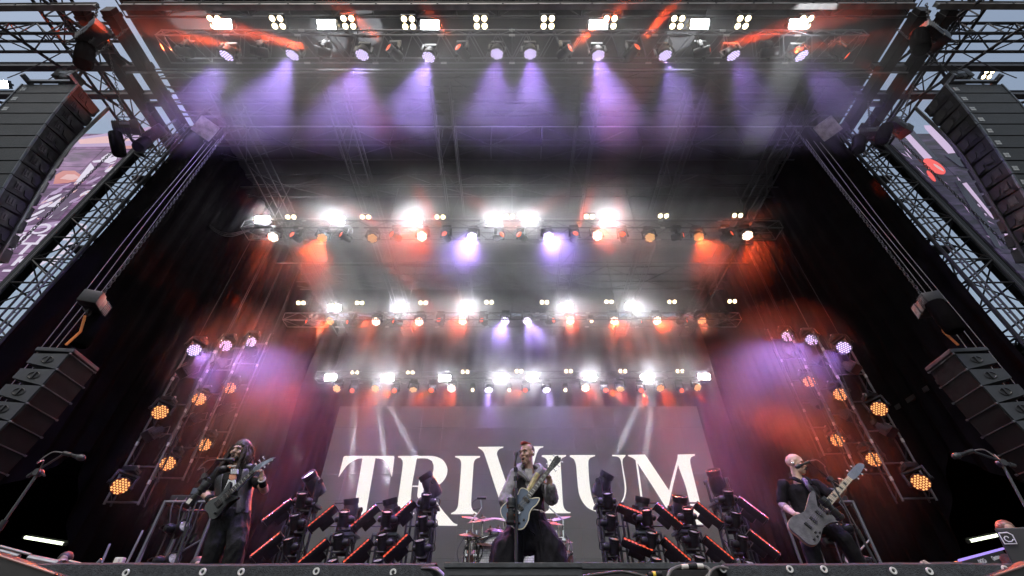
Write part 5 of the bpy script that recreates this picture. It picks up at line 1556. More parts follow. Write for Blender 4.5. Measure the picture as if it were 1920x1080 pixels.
# black stands on the floor of the left back
for j, (a, b) in enumerate([((232, 1066), (268, 995)), ((262, 1066), (278, 1010)), ((196, 1062), (206, 1020))]):
    A_, B_ = at_y(*a, 8), at_y(*b, 8.2)
    o = rod('floor_stand', Vector((A_.x, 8, 2.05)), B_, 0.018, M_WTUBE); tag(o, f'thin grey stand leaning at the drape left of the guitarist, {ORD[j]} from the right', 'stand', 'thin stands')
# guitar stand pole and cloth towel right
rod_a = at_y(463, 960, 6.6)
t = empty('pole_stand', (rod_a.x, 6.6, 2.05), 'slim grey pole stand behind the guitarist leg', 'stand')
rod('pole', (0, 0, 0), rod_a - t.location, 0.016, M_WTUBE, t, 8)
rod('clutch', (rod_a - t.location) * 0.52, (rod_a - t.location) * 0.58, 0.035, M_STEEL, t, 8)
for k in range(3): rod('leg', (0, 0, 0.5), (0.35 * math.cos(k * 2.1 + .4), 0.35 * math.sin(k * 2.1 + .4), 0), 0.012, M_WTUBE, t, 8)
bm = bmesh.new()
add_tube(bm, [(0, 0, 0), (0.012, 0, -0.03), (0.03, 0, -0.055), (0.06, 0, -0.085)], [0.006, 0.022, 0.014, 0.009], 7)
add_tube(bm, [(0.0, 0.01, -0.005), (-0.03, 0, -0.04), (-0.01, 0, -0.05)], [0.008, 0.014, 0.006], 6)
o = bm_obj('rag', bm, mat('pinkish_cloth', (0.30, 0.22, 0.21), 0.9, var=0.3), None, True, loc=at_y(1731, 1051, 2.42)); tag(o, 'crumpled pinkish rag tied on the right cloth skirt', 'rag')
# ================================================================= people
TRASH = []
WORK = bpy.data.scenes.new('work')       # scratch scene for fusing shapes, removed below
def _sphere(bm, c, r):
    r = r if isinstance(r, (tuple, list, Vector)) else (r, r, r)
    bmesh.ops.create_icosphere(bm, subdivisions=2, radius=1, matrix=Matrix.Translation(Vector(c)) @ Matrix.Diagonal((*r, 1)))
def _ell(bm, M, c, r, rot=None):
    bmesh.ops.create_icosphere(bm, subdivisions=2, radius=1, matrix=M @ Matrix.Translation(Vector(c)) @ (rot.to_matrix().to_4x4() if rot else Matrix.Identity(4)) @ Matrix.Diagonal((*r, 1)))
def limb(bm, pts, rs, n=12):
    pts = [Vector(p) for p in pts]
    P, Q = [], []
    for i in range(len(pts) - 1):
        for k in range(4):
            f = k / 4
            P.append(pts[i].lerp(pts[i + 1], f)); Q.append(rs[i] + (rs[i + 1] - rs[i]) * f)
    P.append(pts[-1]); Q.append(rs[-1])
    add_tube(bm, P, Q, n)
    for p, r in zip(pts, rs): _sphere(bm, p, r * 0.985)
def loft(bm, rings, n=20):
    """rings of (centre, half-width vector, half-depth vector)"""
    R_ = []
    for c, a, b in rings:
        c, a, b = Vector(c), Vector(a), Vector(b)
        R_.append([bm.verts.new(c + a * math.cos(2 * math.pi * i / n) + b * math.sin(2 * math.pi * i / n)) for i in range(n)])
    for A_, B_ in zip(R_, R_[1:]):
        for i in range(n): bm.faces.new((A_[i], A_[(i + 1) % n], B_[(i + 1) % n], B_[i]))
    bm.faces.new(R_[0][::-1]); bm.faces.new(R_[-1])
def solidify(name, bm, m, parent, voxel=0.011, smooth=3, fold=0.0, fscale=9.0, seed=0.0, fdir=None):
    """fuse the overlapping closed shapes into one skin; fold = cloth wrinkles"""
    bmesh.ops.recalc_face_normals(bm, faces=bm.faces)
    me = bpy.data.meshes.new(name); bm.to_mesh(me); bm.free()
    o = bpy.data.objects.new(name, me); WORK.collection.objects.link(o)
    r = o.modifiers.new('r', 'REMESH'); r.mode = 'VOXEL'; r.voxel_size = voxel; r.use_smooth_shade = True
    s = o.modifiers.new('s', 'SMOOTH'); s.factor = 0.5; s.iterations = smooth
    WORK.view_layers[0].update()
    dg = WORK.view_layers[0].depsgraph
    m2 = bpy.data.meshes.new_from_object(o.evaluated_get(dg))
    WORK.collection.objects.unlink(o); TRASH.extend((o, me))
    m2.name = name
    if fold:
        nv = len(m2.vertices)
        co = [0.0] * (nv * 3); no = [0.0] * (nv * 3)
        m2.vertices.foreach_get('co', co); m2.vertices.foreach_get('normal', no)
        for i in range(0, nv * 3, 3):
            p = Vector(co[i:i + 3])
            q = Vector((p.x * fscale + seed, p.y * fscale, p.z * fscale * 0.45))
            f = mnoise.noise(q) + 0.5 * mnoise.noise(q * 2.3)
            f = 1 - abs(f) * 2
            co[i] += no[i] * f * fold; co[i + 1] += no[i + 1] * f * fold; co[i + 2] += no[i + 2] * f * fold
        m2.vertices.foreach_set('co', co)
        m2.update()
    m2.shade_smooth()
    m2.materials.append(m)
    ob = bpy.data.objects.new(name, m2); ob.parent = parent; COL.objects.link(ob)
    return ob
def skin_mat(name, col, tattoo=False):
    m = mat(name, col, 0.52, var=0.28, scale=22, bump=0.12, bscale=90)
    return m
def finger(bm, base, d, nrm, L, r, curl):
    p = Vector(base); d = Vector(d).normalized(); nrm = Vector(nrm).normalized()
    ax = d.cross(nrm).normalized()
    pts = [p - d * 0.02, p]; a = curl[0]
    dd = d.copy()
    for f, c in zip((0.45, 0.32, 0.23), curl):
        dd = Quaternion(ax, c) @ dd
        p = p + dd * L * f; pts.append(p.copy())
    add_tube(bm, pts, [r, r * 1.05, r, r * 0.92, r * 0.75], 7)
    for q in pts[1:]: _sphere(bm, q, r * 0.93)
def hand(bm, wrist, d, nrm, curl=0.6, side=1, thumb=0.5):
    """d = wrist to knuckles, nrm = the way the palm faces, side: where the thumb lies along (d x nrm)"""
    w_ = Vector(wrist); d = Vector(d).normalized(); nrm = Vector(nrm); nrm = (nrm - d * nrm.dot(d)).normalized()
    t_ = d.cross(nrm) * side
    k = w_ + d * 0.085
    M = Matrix((t_, d, nrm)).transposed().to_4x4(); M.translation = w_ + d * 0.05
    _ell(bm, M, (0, 0, 0), (0.042, 0.055, 0.017))
    _ell(bm, M, (0.012, -0.012, 0.006), (0.026, 0.036, 0.018))
    for i, (o, L) in enumerate(zip((0.030, 0.010, -0.011, -0.030), (0.078, 0.086, 0.080, 0.062))):
        c = curl * (0.85 + 0.12 * i)
        finger(bm, k + t_ * o - nrm * 0.002, d + t_ * o * 1.2, nrm, L, 0.0088, (c * 0.8, c * 1.1, c * 0.8))
    finger(bm, w_ + d * 0.025 + t_ * 0.036 + nrm * 0.008, d * 0.75 + t_ * 0.75 + nrm * 0.3, nrm, 0.068, 0.0105, (thumb * 0.5, thumb * 0.6, thumb * 0.5))
def head_shapes(bm, M, open_mouth=True):
    _ell(bm, M, (0, 0.008, 0.045), (0.076, 0.096, 0.088))
    _ell(bm, M, (0, -0.018, 0.010), (0.068, 0.078, 0.095))
    _ell(bm, M, (0, -0.034, -0.055), (0.056, 0.055, 0.055))
    _ell(bm, M, (0, -0.062, -0.088 - 0.012 * open_mouth), (0.030, 0.028, 0.022))
    _ell(bm, M, (0, -0.078, 0.035), (0.056, 0.022, 0.016))            # brow
    for s in (-1, 1):
        _ell(bm, M, (s * 0.042, -0.066, -0.018), (0.024, 0.024, 0.026))   # cheek
        _ell(bm, M, (s * 0.080, 0.012, 0.004), (0.012, 0.022, 0.033))     # ear
        _ell(bm, M, (s * 0.010, -0.096, -0.019), (0.009, 0.012, 0.008))
    bmesh.ops.create_cone(bm, cap_ends=True, segments=10, radius1=0.016, radius2=0.007, depth=0.055,
                          matrix=M @ Matrix.Translation((0, -0.091, 0.006)) @ Matrix.Rotation(R(-22), 4, 'X'))
    _ell(bm, M, (0, -0.104, -0.017), (0.011, 0.012, 0.010))
    _ell(bm, M, (0, -0.088, -0.046), (0.026, 0.014, 0.008))           # lips
    _ell(bm, M, (0, -0.084, -0.068 - 0.012 * open_mouth), (0.022, 0.014, 0.008))
M_EYEW = mat('eye_white', (0.65, 0.62, 0.58), 0.25, var=0.05); M_EYED = mat('eye_dark', (0.02, 0.014, 0.01), 0.15, var=0.1)
M_MOUTH = mat('open_mouth', (0.035, 0.010, 0.010), 0.5, var=0.1); M_BROW = mat('dark_hair', (0.018, 0.013, 0.011), 0.6, var=0.3, scale=40)
def face_parts(t, M, open_mouth=True, closed=False):
    """eyes, brows, mouth as small parts"""
    for s in (-1, 1):
        if not closed:
            bm = bmesh.new(); _ell(bm, M, (s * 0.031, -0.080, 0.012), (0.0125, 0.009, 0.0060)); bm_obj('eye', bm, M_EYEW, t, True)
            bm = bmesh.new(); _ell(bm, M, (s * 0.031, -0.0885, 0.012), (0.0070, 0.004, 0.0075)); bm_obj('iris', bm, M_EYED, t, True)
        bm = bmesh.new(); add_tube(bm, [M @ Vector((s * 0.012, -0.099, 0.031)), M @ Vector((s * 0.032, -0.097, 0.038)), M @ Vector((s * 0.054, -0.081, 0.031))], [0.004, 0.006, 0.003], 6); bm_obj('eyebrow', bm, M_BROW, t, True)
        bm = bmesh.new(); add_tube(bm, [M @ Vector((s * 0.016, -0.086, 0.019)), M @ Vector((s * 0.031, -0.092, 0.022)), M @ Vector((s * 0.047, -0.080, 0.018))], 0.0030, 6); bm_obj('eyelid', bm, M_BROW, t, True)
    if open_mouth:
        bm = bmesh.new(); _ell(bm, M, (0, -0.092, -0.060), (0.018, 0.012, 0.017)); bm_obj('mouth', bm, M_MOUTH, t, True)
    else:
        bm = bmesh.new(); _ell(bm, M, (0, -0.098, -0.056), (0.022, 0.006, 0.003)); bm_obj('mouth', bm, M_MOUTH, t, True)
def torso_rings(J, k=1.0, lo=0.0, hi=1.0, extra=0.0):
    """rings from the hips up to the neck"""
    hipc = (J['hipL'] + J['hipR']) / 2; shc = (J['shL'] + J['shR']) / 2
    up = (shc - hipc).normalized()
    wv = (J['hipL'] - J['hipR']).normalized(); sv = (J['shL'] - J['shR']).normalized()
    prof = [(-0.10, 0.150, 0.105), (0.0, 0.172, 0.120), (0.18, 0.165, 0.115), (0.38, 0.155, 0.108), (0.60, 0.175, 0.120), (0.80, 0.195, 0.122), (0.93, 0.190, 0.105), (1.02, 0.140, 0.080), (1.08, 0.075, 0.062)]
    out = []
    L = (shc - hipc).length
    for f, a, b in prof:
        if f < lo or f > hi: continue
        g = max(0, min(1, f))
        x = wv.lerp(sv, g).normalized(); x = (x - up * x.dot(up)).normalized()
        y = up.cross(x)
        out.append((hipc + up * (L * f), x * (a * k + extra), y * (b * k + extra)))
    return out, up
def body(t, J, hm, m_skin, hands, o, fat=1.0, open_mouth=True):
    """one continuous skin: head, neck, trunk, limbs, hands.  o = origin to subtract"""
    J = {k: v - o for k, v in J.items()}
    M = Matrix.Translation(-o) @ hm
    bm = bmesh.new()
    head_shapes(bm, M, open_mouth)
    r, up = torso_rings(J, 0.93 * fat)
    loft(bm, r)
    nb = (J['shL'] + J['shR']) / 2
    limb(bm, [nb + up * 0.0, nb.lerp(M @ Vector((0, 0.015, -0.05)), 0.5), M @ Vector((0, 0.015, -0.03))], [0.068, 0.056, 0.056])
    for s in 'LR':
        limb(bm, [J['sh' + s], J['el' + s]], [0.056 * fat, 0.042 * fat])
        limb(bm, [J['el' + s], J['el' + s].lerp(J['wr' + s], 0.3), J['wr' + s]], [0.041 * fat, 0.043 * fat, 0.027])
        limb(bm, [J['hip' + s], J['kn' + s]], [0.085, 0.055]); limb(bm, [J['kn' + s], J['ft' + s]], [0.053, 0.04])
        d, n_, c, sd_, th = hands[s]
        hand(bm, J['wr' + s], d, n_, c, sd_, th)
    return solidify('body', bm, m_skin, t, 0.0068, 2)
def shoe(t, p, fwd, m):
    bm = bmesh.new()
    f = Vector((fwd[0], fwd[1], 0)).normalized()
    M = Matrix((f, Vector((0, 0, 1)).cross(f), Vector((0, 0, 1)))).transposed().to_4x4(); M.translation = Vector((p.x, p.y, 0))
    _ell(bm, M, (0.06, 0, 0.045), (0.14, 0.05, 0.045)); _ell(bm, M, (-0.03, 0, 0.07), (0.06, 0.045, 0.06))
    return bm_obj('shoe', bm, m, t, True)
def head_matrix(pos, yaw, pitch=0.0, roll=0.0, k=1.0):
    """face looks along -y at yaw 0; yaw > 0 turns it to the picture's right"""
    return Matrix.Translation(pos) @ Matrix.Rotation(yaw, 4, 'Z') @ Matrix.Rotation(roll, 4, 'Y') @ Matrix.Rotation(pitch, 4, 'X') @ Matrix.Scale(k, 4)
FOOT = 2.05
M_SHOE = mat('black_leather_shoe', (0.015,) * 3, 0.4)

# ---------------- instruments
M_FRET = mat('fret_wire', (0.5, 0.5, 0.5), 0.25, 0.9, var=0.1)
def bez(pts, k=5): return [(p.x, p.y) for p in catmull([Vector((x, y, 0)) for x, y in pts] + [Vector((*pts[0], 0))], k)[:-1]]
def guitar(name, label, tail, nut, headend, zdir, outline, m_body, m_edge, m_board, scale_len, strings, m_head, headshape, frets=20, bound=True, neck_w=(0.058, 0.044), inlay=None, knobs=(), pickups=(), bridge=None, thick=0.045, back=None):
    """x axis runs from the body to the nut"""
    tail, nut = Vector(tail), Vector(nut)
    x = (nut - tail).normalized(); z = Vector(zdir); z = (z - x * z.dot(x)).normalized(); y = z.cross(x)
    L = (nut - tail).length
    q = Matrix((x, y, z)).transposed().to_quaternion()
    t = empty(name, tail, label, name.replace('_', ' '), None, q)
    k = L / scale_len
    S = lambda pts: [(a * k, b * k) for a, b in pts]
    bm = bmesh.new(); add_prism(bm, S(bez(outline)), thick)
    es = [e for e in bm.edges if abs(e.verts[0].co.z - e.verts[1].co.z) < 1e-6 and len(e.link_faces) == 2 and abs(e.link_faces[0].normal.dot(e.link_faces[1].normal)) < 0.5]
    bm.normal_update()
    bm_obj('guitar_body', bm, m_body, t, False)
    if m_edge is not None:
        pts = S(bez(outline)); bm = bmesh.new()
        add_tube(bm, [Vector((a, b, thick / 2)) for a, b in pts + [pts[0], pts[1]]], 0.006, 5); bm_obj('binding', bm, m_edge, t, True)
    if back is not None:
        bm = bmesh.new(); add_prism(bm, [(a * 1.012, b * 1.012) for a, b in S(bez(outline))], thick * 0.55, Matrix.Translation((0, 0, -thick * 0.32))); bm_obj('body_side', bm, back, t)
    # neck, board
    x0 = 0.38 * L
    zb = thick / 2 + 0.006
    w0, w1 = neck_w
    bm = bmesh.new(); add_prism(bm, [(x0, -w0 / 2), (L, -w1 / 2), (L, w1 / 2), (x0, w0 / 2)], 0.010, Matrix.Translation((0, 0, zb + 0.002))); bm_obj('fretboard', bm, m_board, t)
    bm = bmesh.new(); add_prism(bm, [(0.5 * L, -w0 / 2 * .96), (L, -w1 / 2 * .96), (L, w1 / 2 * .96), (0.5 * L, w0 / 2 * .96)], 0.020, Matrix.Translation((0, 0, zb - 0.013))); bm_obj('neck', bm, back or m_head, t)
    for i in range(1, frets + 1):
        fx = L - (L - 0.02 * L) * (1 - 2 ** (-i / 12)) * 1.0
        if fx < x0 + 0.004: break
        ww = w1 + (w0 - w1) * (L - fx) / (L - x0)
        box('fret', (fx, 0, zb + 0.008), (0.0035, ww, 0.004), M_FRET, t)
        if inlay is not None and i in (3, 5, 7, 9, 12, 15, 17, 19):
            prev = L - (L - 0.02 * L) * (1 - 2 ** (-(i - 1) / 12))
            box('inlay', ((fx + prev) / 2, 0, zb + 0.0078), ((prev - fx) * 0.55, ww * 0.62, 0.003), inlay, t)
    # headstock
    hd = Vector(headend) - nut
    hx = hd.dot(x)
    bm = bmesh.new(); add_prism(bm, bez([(L + a * hx, b) for a, b in headshape], 3), 0.016, Matrix.Translation((0, 0, zb - 0.006))); bm_obj('headstock', bm, m_head, t)
    for i in range(strings):
        f = i / (strings - 1) - 0.5
        a = Vector((0.03 * L, f * w0 * 0.95, thick / 2 + 0.020)); b = Vector((L, f * w1 * 0.85, zb + 0.012)); c = Vector((L + hx * (0.35 + 0.1 * i), f * w1 * 0.7, zb + 0.008))
        rod('string', a, b, 0.0011 + 0.0004 * (i % 3), M_CHROME, t, 5); rod('string', b, c, 0.0011, M_CHROME, t, 5)
        sy = 1 if i % 2 else -1
        px_ = L + hx * (0.25 + 0.65 * (i // 2) / max(1, (strings - 1) // 2))
        rod('tuner', (px_, sy * 0.020, zb - 0.002), (px_, sy * 0.062, zb - 0.006), 0.005, M_CHROME, t, 6)
        bm = bmesh.new(); add_box(bm, (0, 0, 0), (0.020, 0.016, 0.008), bevel=0.003); bm_obj('tuner_button', bm, M_CHROME, t, loc=(px_, sy * 0.066, zb - 0.006))
    for px_ in pickups:
        bm = bmesh.new(); add_box(bm, (0, 0, 0), (0.036, 0.085, 0.014), bevel=0.004); bm_obj('pickup', bm, M_PLAST, t, loc=(px_ * L, 0, thick / 2 + 0.007))
    bm = bmesh.new(); add_box(bm, (0, 0, 0), (0.030, 0.085, 0.016), bevel=0.004); bm_obj('bridge', bm, bridge or M_CHROME, t, loc=(0.03 * L, 0, thick / 2 + 0.009))
    for kx, ky in knobs:
        bm = bmesh.new(); add_lathe(bm, [(0.013, 0), (0.012, 0.016), (0.008, 0.018)], 12); bm_obj('knob', bm, M_PLAST, t, True, loc=(kx * k, ky * k, thick / 2))
    return t, q, L
LP = [(-0.14, 0.0), (-0.135, 0.10), (-0.08, 0.17), (0.02, 0.165), (0.10, 0.125), (0.17, 0.118), (0.24, 0.135), (0.275, 0.10), (0.28, 0.04), (0.235, 0.0), (0.235, -0.035), (0.275, -0.075), (0.30, -0.11), (0.27, -0.125), (0.22, -0.13), (0.16, -0.118), (0.10, -0.125), (0.02, -0.165), (-0.08, -0.17), (-0.135, -0.10)]
BASS = [(a_, b_ * 0.84) for a_, b_ in [(-0.13, 0.0), (-0.13, 0.10), (-0.08, 0.155), (0.0, 0.160), (0.08, 0.125), (0.15, 0.115), (0.24, 0.145), (0.34, 0.185), (0.385, 0.185), (0.38, 0.150), (0.31, 0.085), (0.27, 0.040), (0.27, -0.040), (0.26, -0.06), (0.30, -0.10), (0.35, -0.165), (0.345, -0.195), (0.30, -0.19), (0.22, -0.135), (0.13, -0.115), (0.06, -0.135), (-0.02, -0.165), (-0.09, -0.155), (-0.13, -0.10)]]
STRAT = [(-0.12, 0.0), (-0.13, 0.10), (-0.08, 0.155), (0.0, 0.150), (0.09, 0.11), (0.18, 0.12), (0.27, 0.165), (0.31, 0.16), (0.27, 0.09), (0.235, 0.035), (0.235, -0.035), (0.25, -0.09), (0.28, -0.145), (0.24, -0.15), (0.16, -0.115), (0.08, -0.12), (0.0, -0.155), (-0.08, -0.155), (-0.13, -0.10)]

# ================= singer
SY = 5.77
def singer():
    P = lambda px, py, dy=0.0: at_y(px, py, SY + dy)
    J = dict(shR=P(968, 889), shL=P(1017, 889, 0.02), elR=P(947, 938, -0.06), elL=P(1034, 934, -0.10), wrR=P(966, 946, -0.24), wrL=P(1033, 910, -0.26),
             hipR=P(979, 974), hipL=P(1004, 974))
    hz = J['hipR'].z
    J['knR'] = Vector((J['hipR'].x - 0.17, SY - 0.12, FOOT + 0.50)); J['knL'] = Vector((J['hipL'].x + 0.14, SY - 0.06, FOOT + 0.50))
    J['ftR'] = Vector((J['hipR'].x - 0.26, SY, FOOT + 0.09)); J['ftL'] = Vector((J['hipL'].x + 0.22, SY + 0.05, FOOT + 0.09))
    o = Vector((J['hipR'].x + 0.08, SY, FOOT))
    t = empty('person', o, 'singer in grey hooded jacket and wide black trousers playing a blue guitar', 'person')
    hc = P(988.5, 853, -0.03)
    HM = head_matrix(hc, R(-38), R(5), 0, 1.10)
    nut = P(1029, 884, -0.30); tail = P(968, 963, -0.30)
    g = (nut - tail).normalized()
    hands = {'R': (Vector((0.9, -0.35, 0.05)), Vector((0.1, 0.8, -0.5)), 0.75, 1, 0.5), 'L': (Vector((-0.25, -0.1, 1.0)), Vector((-0.65, -0.75, 0.0)), 0.85, -1, 0.4)}
    body(t, J, HM, skin_mat('skin_tanned', (0.36, 0.22, 0.16)), hands, o)
    Jo = {k: v - o for k, v in J.items()}; M = Matrix.Translation(-o) @ HM
    face_parts(t, M, True)
    # grey jacket sleeves, body, collar
    M_JACK = mat('grey_jacket', (0.20, 0.195, 0.20), 0.6, var=0.3, scale=9, bump=0.3, bscale=40, spec=0.12)
    bm = bmesh.new()
    r, up = torso_rings(Jo, 1.02, 0.0, 0.97, 0.004); loft(bm, r)
    for s in 'LR':
        limb(bm, [Jo['sh' + s], Jo['sh' + s].lerp(Jo['el' + s], .5), Jo['el' + s]], [0.082, 0.076, 0.080])
        limb(bm, [Jo['el' + s], Jo['el' + s].lerp(Jo['wr' + s], .5), Jo['el' + s].lerp(Jo['wr' + s], .86)], [0.080, 0.066, 0.050])
    solidify('jacket', bm, M_JACK, t, 0.011, 2, 0.011, 13)
    # standing open collar / hood lapels
    nb = (Jo['shL'] + Jo['shR']) / 2
    bm = bmesh.new()
    for s in (-1, 1):
        a = nb + Vector((s * 0.05, 0.06, 0.10)); b = nb + Vector((s * 0.10, -0.03, 0.09)); c = nb + Vector((s * 0.145, -0.125, 0.01)); d = nb + Vector((s * 0.055, -0.165, -0.09)); e = nb + Vector((s * 0.02, -0.14, -0.14))
        add_tube(bm, catmull([a, b, c, d, e], 4), [0.03] * 5 + [0.045] * 6 + [0.034] * 4 + [0.014] * 2, 8)
    for v in bm.verts: v.co.z += 0.012 * mnoise.noise(v.co * 12)
    bm_obj('collar', bm, M_JACK, t, True)
    # black vest
    M_VEST = mat('black_vest', (0.016, 0.015, 0.018), 0.7, var=0.4, scale=20, bump=0.3, bscale=60, spec=0.12)
    bm = bmesh.new(); r, up = torso_rings(Jo, 1.07, 0.1, 0.96, 0.010)
    loft(bm, r)
    for s in 'LR': _sphere(bm, Jo['sh' + s] * 0.9 + nb * 0.1 + Vector((0, 0, -0.005)), 0.086)
    v_ = solidify('vest', bm, M_VEST, t, 0.012, 2, 0.008, 11, 3)
    # cut the vest open along the chest: a grey shirt strip lies on top
    bm = bmesh.new()
    sh = [(nb + Vector((x, -0.158 - 0.0 * k, z))) for k, (x, z) in enumerate([(-0.06, 0.02), (0.03, 0.02), (0.035, -0.16), (0.02, -0.30), (-0.03, -0.30), (-0.055, -0.16)])]
    f = bm.faces.new([bm.verts.new(p) for p in sh]); ex = bmesh.ops.extrude_face_region(bm, geom=[f]); bmesh.ops.translate(bm, verts=[v for v in ex['geom'] if isinstance(v, bmesh.types.BMVert)], vec=(0, 0.06, 0))
    bm_obj('shirt_front', bm, mat('pale_grey_shirt', (0.26, 0.25, 0.25), 0.7, var=0.35, scale=30), t)
    for x, z, h_ in ((-0.13, -0.05, 0.13), (0.155, -0.22, 0.10)):
        bm = bmesh.new(); add_box(bm, (0, 0, 0), (0.022, 0.012, h_), bevel=0.004); bm_obj('strap_end', bm, M_VEST, t, loc=nb + Vector((x, -0.165, z)), rot=Quaternion((0, 1, 0), R(6)))
    # strap
    bm = bmesh.new(); add_tube(bm, catmull([P(1008, 889, -0.20) - o, P(1001, 902, -0.22) - o, P(994, 915, -0.25) - o, P(988, 930, -0.27) - o], 5), 0.034, 8)
    for v in bm.verts: pass
    s_ = bm_obj('guitar_strap', bm, mat('olive_patterned_strap', (0.30, 0.26, 0.10), 0.6, var=0.5, scale=28), t, True)
    # belt
    hipc = (Jo['hipL'] + Jo['hipR']) / 2
    bm = bmesh.new(); add_tube(bm, [hipc + Vector((0.185 * math.cos(a), 0.135 * math.sin(a), 0.075 - 0.01 * math.cos(a))) for a in [2 * math.pi * k / 24 for k in range(25)]], 0.015, 6)
    bm_obj('belt', bm, mat('pale_belt', (0.40, 0.38, 0.33), 0.5, var=0.3), t, True)
    # wide trousers
    M_HAK = mat('wide_black_trousers', (0.008, 0.0075, 0.010), 0.75, var=0.35, scale=10, bump=0.25, bscale=40, spec=0.12)
    bm = bmesh.new()
    loft(bm, [(hipc + Vector((0, 0, 0.08)), (0.178, 0, 0), (0, 0.128, 0)), (hipc, (0.195, 0, 0), (0, 0.14, 0)), (hipc + Vector((0, 0, -0.18)), (0.235, 0, 0), (0, 0.16, 0)), (hipc + Vector((0, 0, -0.34)), (0.25, 0, 0), (0, 0.15, 0))])
    for s, x in (('R', -1), ('L', 1)):
        loft(bm, [(Jo['hip' + s] + Vector((x * 0.02, 0, -0.05)), (0.13, 0, 0), (0, 0.13, 0)), (Jo['kn' + s] + Vector((0, 0, 0.12)), (0.165, 0, 0), (0, 0.15, 0)), (Jo['kn' + s] + Vector((x * 0.03, 0, -0.2)), (0.185, 0, 0), (0, 0.16, 0)), (Jo['ft' + s] + Vector((0, 0, 0.06)), (0.17, 0, 0), (0, 0.16, 0))])
    solidify('trousers', bm, M_HAK, t, 0.014, 2, 0.022, 7, 1)
    for (a, b) in (((980, 985), (981, 1040)), ((1009, 975), (1018, 1030)), ((994, 995), (1004, 1005))):
        tube_obj('trouser_cord', [P(*a, -0.22) - o, P((a[0] + b[0]) / 2 + 2, (a[1] + b[1]) / 2, -0.24) - o, P(*b, -0.22) - o], 0.007, M_HAK, t)
    for s, f in (('R', (-.3, -1)), ('L', (.3, -1))): shoe(t, Jo['ft' + s], f, M_SHOE)
    # hair: short sides, reddish crest
    bm = bmesh.new(); _ell(bm, M, (0, 0.030, 0.055), (0.079, 0.080, 0.080)); 
    hr = solidify('hair', bm, mat('shaved_hair', (0.10, 0.065, 0.05), 0.8, var=0.3, scale=60), t, 0.008, 1)
    bm = bmesh.new()
    for k in range(26):
        u = k / 25; a = M @ Vector((random.uniform(-.035, .035), -0.075 + 0.13 * u, 0.115 + 0.015 * math.sin(u * 3))); b = M @ Vector((random.uniform(-.04, .04), -0.085 + 0.13 * u, 0.134 + 0.008 * random.random()))
        add_tube(bm, [a, b], [0.014, 0.006], 5)
    bm_obj('hair_crest', bm, mat('red_hair', (0.32, 0.045, 0.025), 0.6, var=0.4, scale=50), hr, True)
    bm = bmesh.new(); _ell(bm, M, (0, -0.070, -0.103), (0.026, 0.024, 0.014)); bm_obj('goatee', bm, mat('stubble', (0.12, 0.075, 0.055), 0.8), t, True)
    bm = bmesh.new(); _ell(bm, M, (0.089, 0.004, 0.0), (0.010, 0.012, 0.014)); bm_obj('ear_monitor', bm, M_CHROME, t, True)
    bm = bmesh.new(); w_ = Jo['wrL']; e_ = Jo['elL']; dd = (w_ - e_).normalized(); add_rod(bm, w_ - dd * 0.05, w_ - dd * 0.005, 0.036, 14); bm_obj('wristband', bm, M_PLAST, t)
    # guitar
    M_GB = mat('steel_blue_gloss', (0.050, 0.074, 0.115), 0.22, var=0.15, scale=4, spec=0.7)
    M_CREAM = mat('cream_binding', (0.60, 0.56, 0.42), 0.35, var=0.05)
    M_BOARD = mat('dark_fretboard', (0.030, 0.022, 0.020), 0.4, var=0.3)
    guitar('electric_guitar', 'steel blue single cutaway electric guitar with cream edge held by the singer', tail, nut, P(1050, 863, -0.27), (0.05, -1, 0.25), LP, M_GB, M_CREAM, M_BOARD, 0.63, 6, M_PLAST,
           [(0, -0.022), (0.2, -0.028), (0.85, -0.042), (1.05, -0.02), (1.0, 0.0), (1.05, 0.02), (0.85, 0.042), (0.2, 0.028), (0, 0.022)], 22, True, (0.058, 0.046), mat('pearl_inlay', (0.55, 0.55, 0.52), 0.3, var=0.2), [(-0.06, -0.10), (0.0, -0.12), (-0.05, -0.05)], (0.12, 0.30), None, 0.05)
singer()

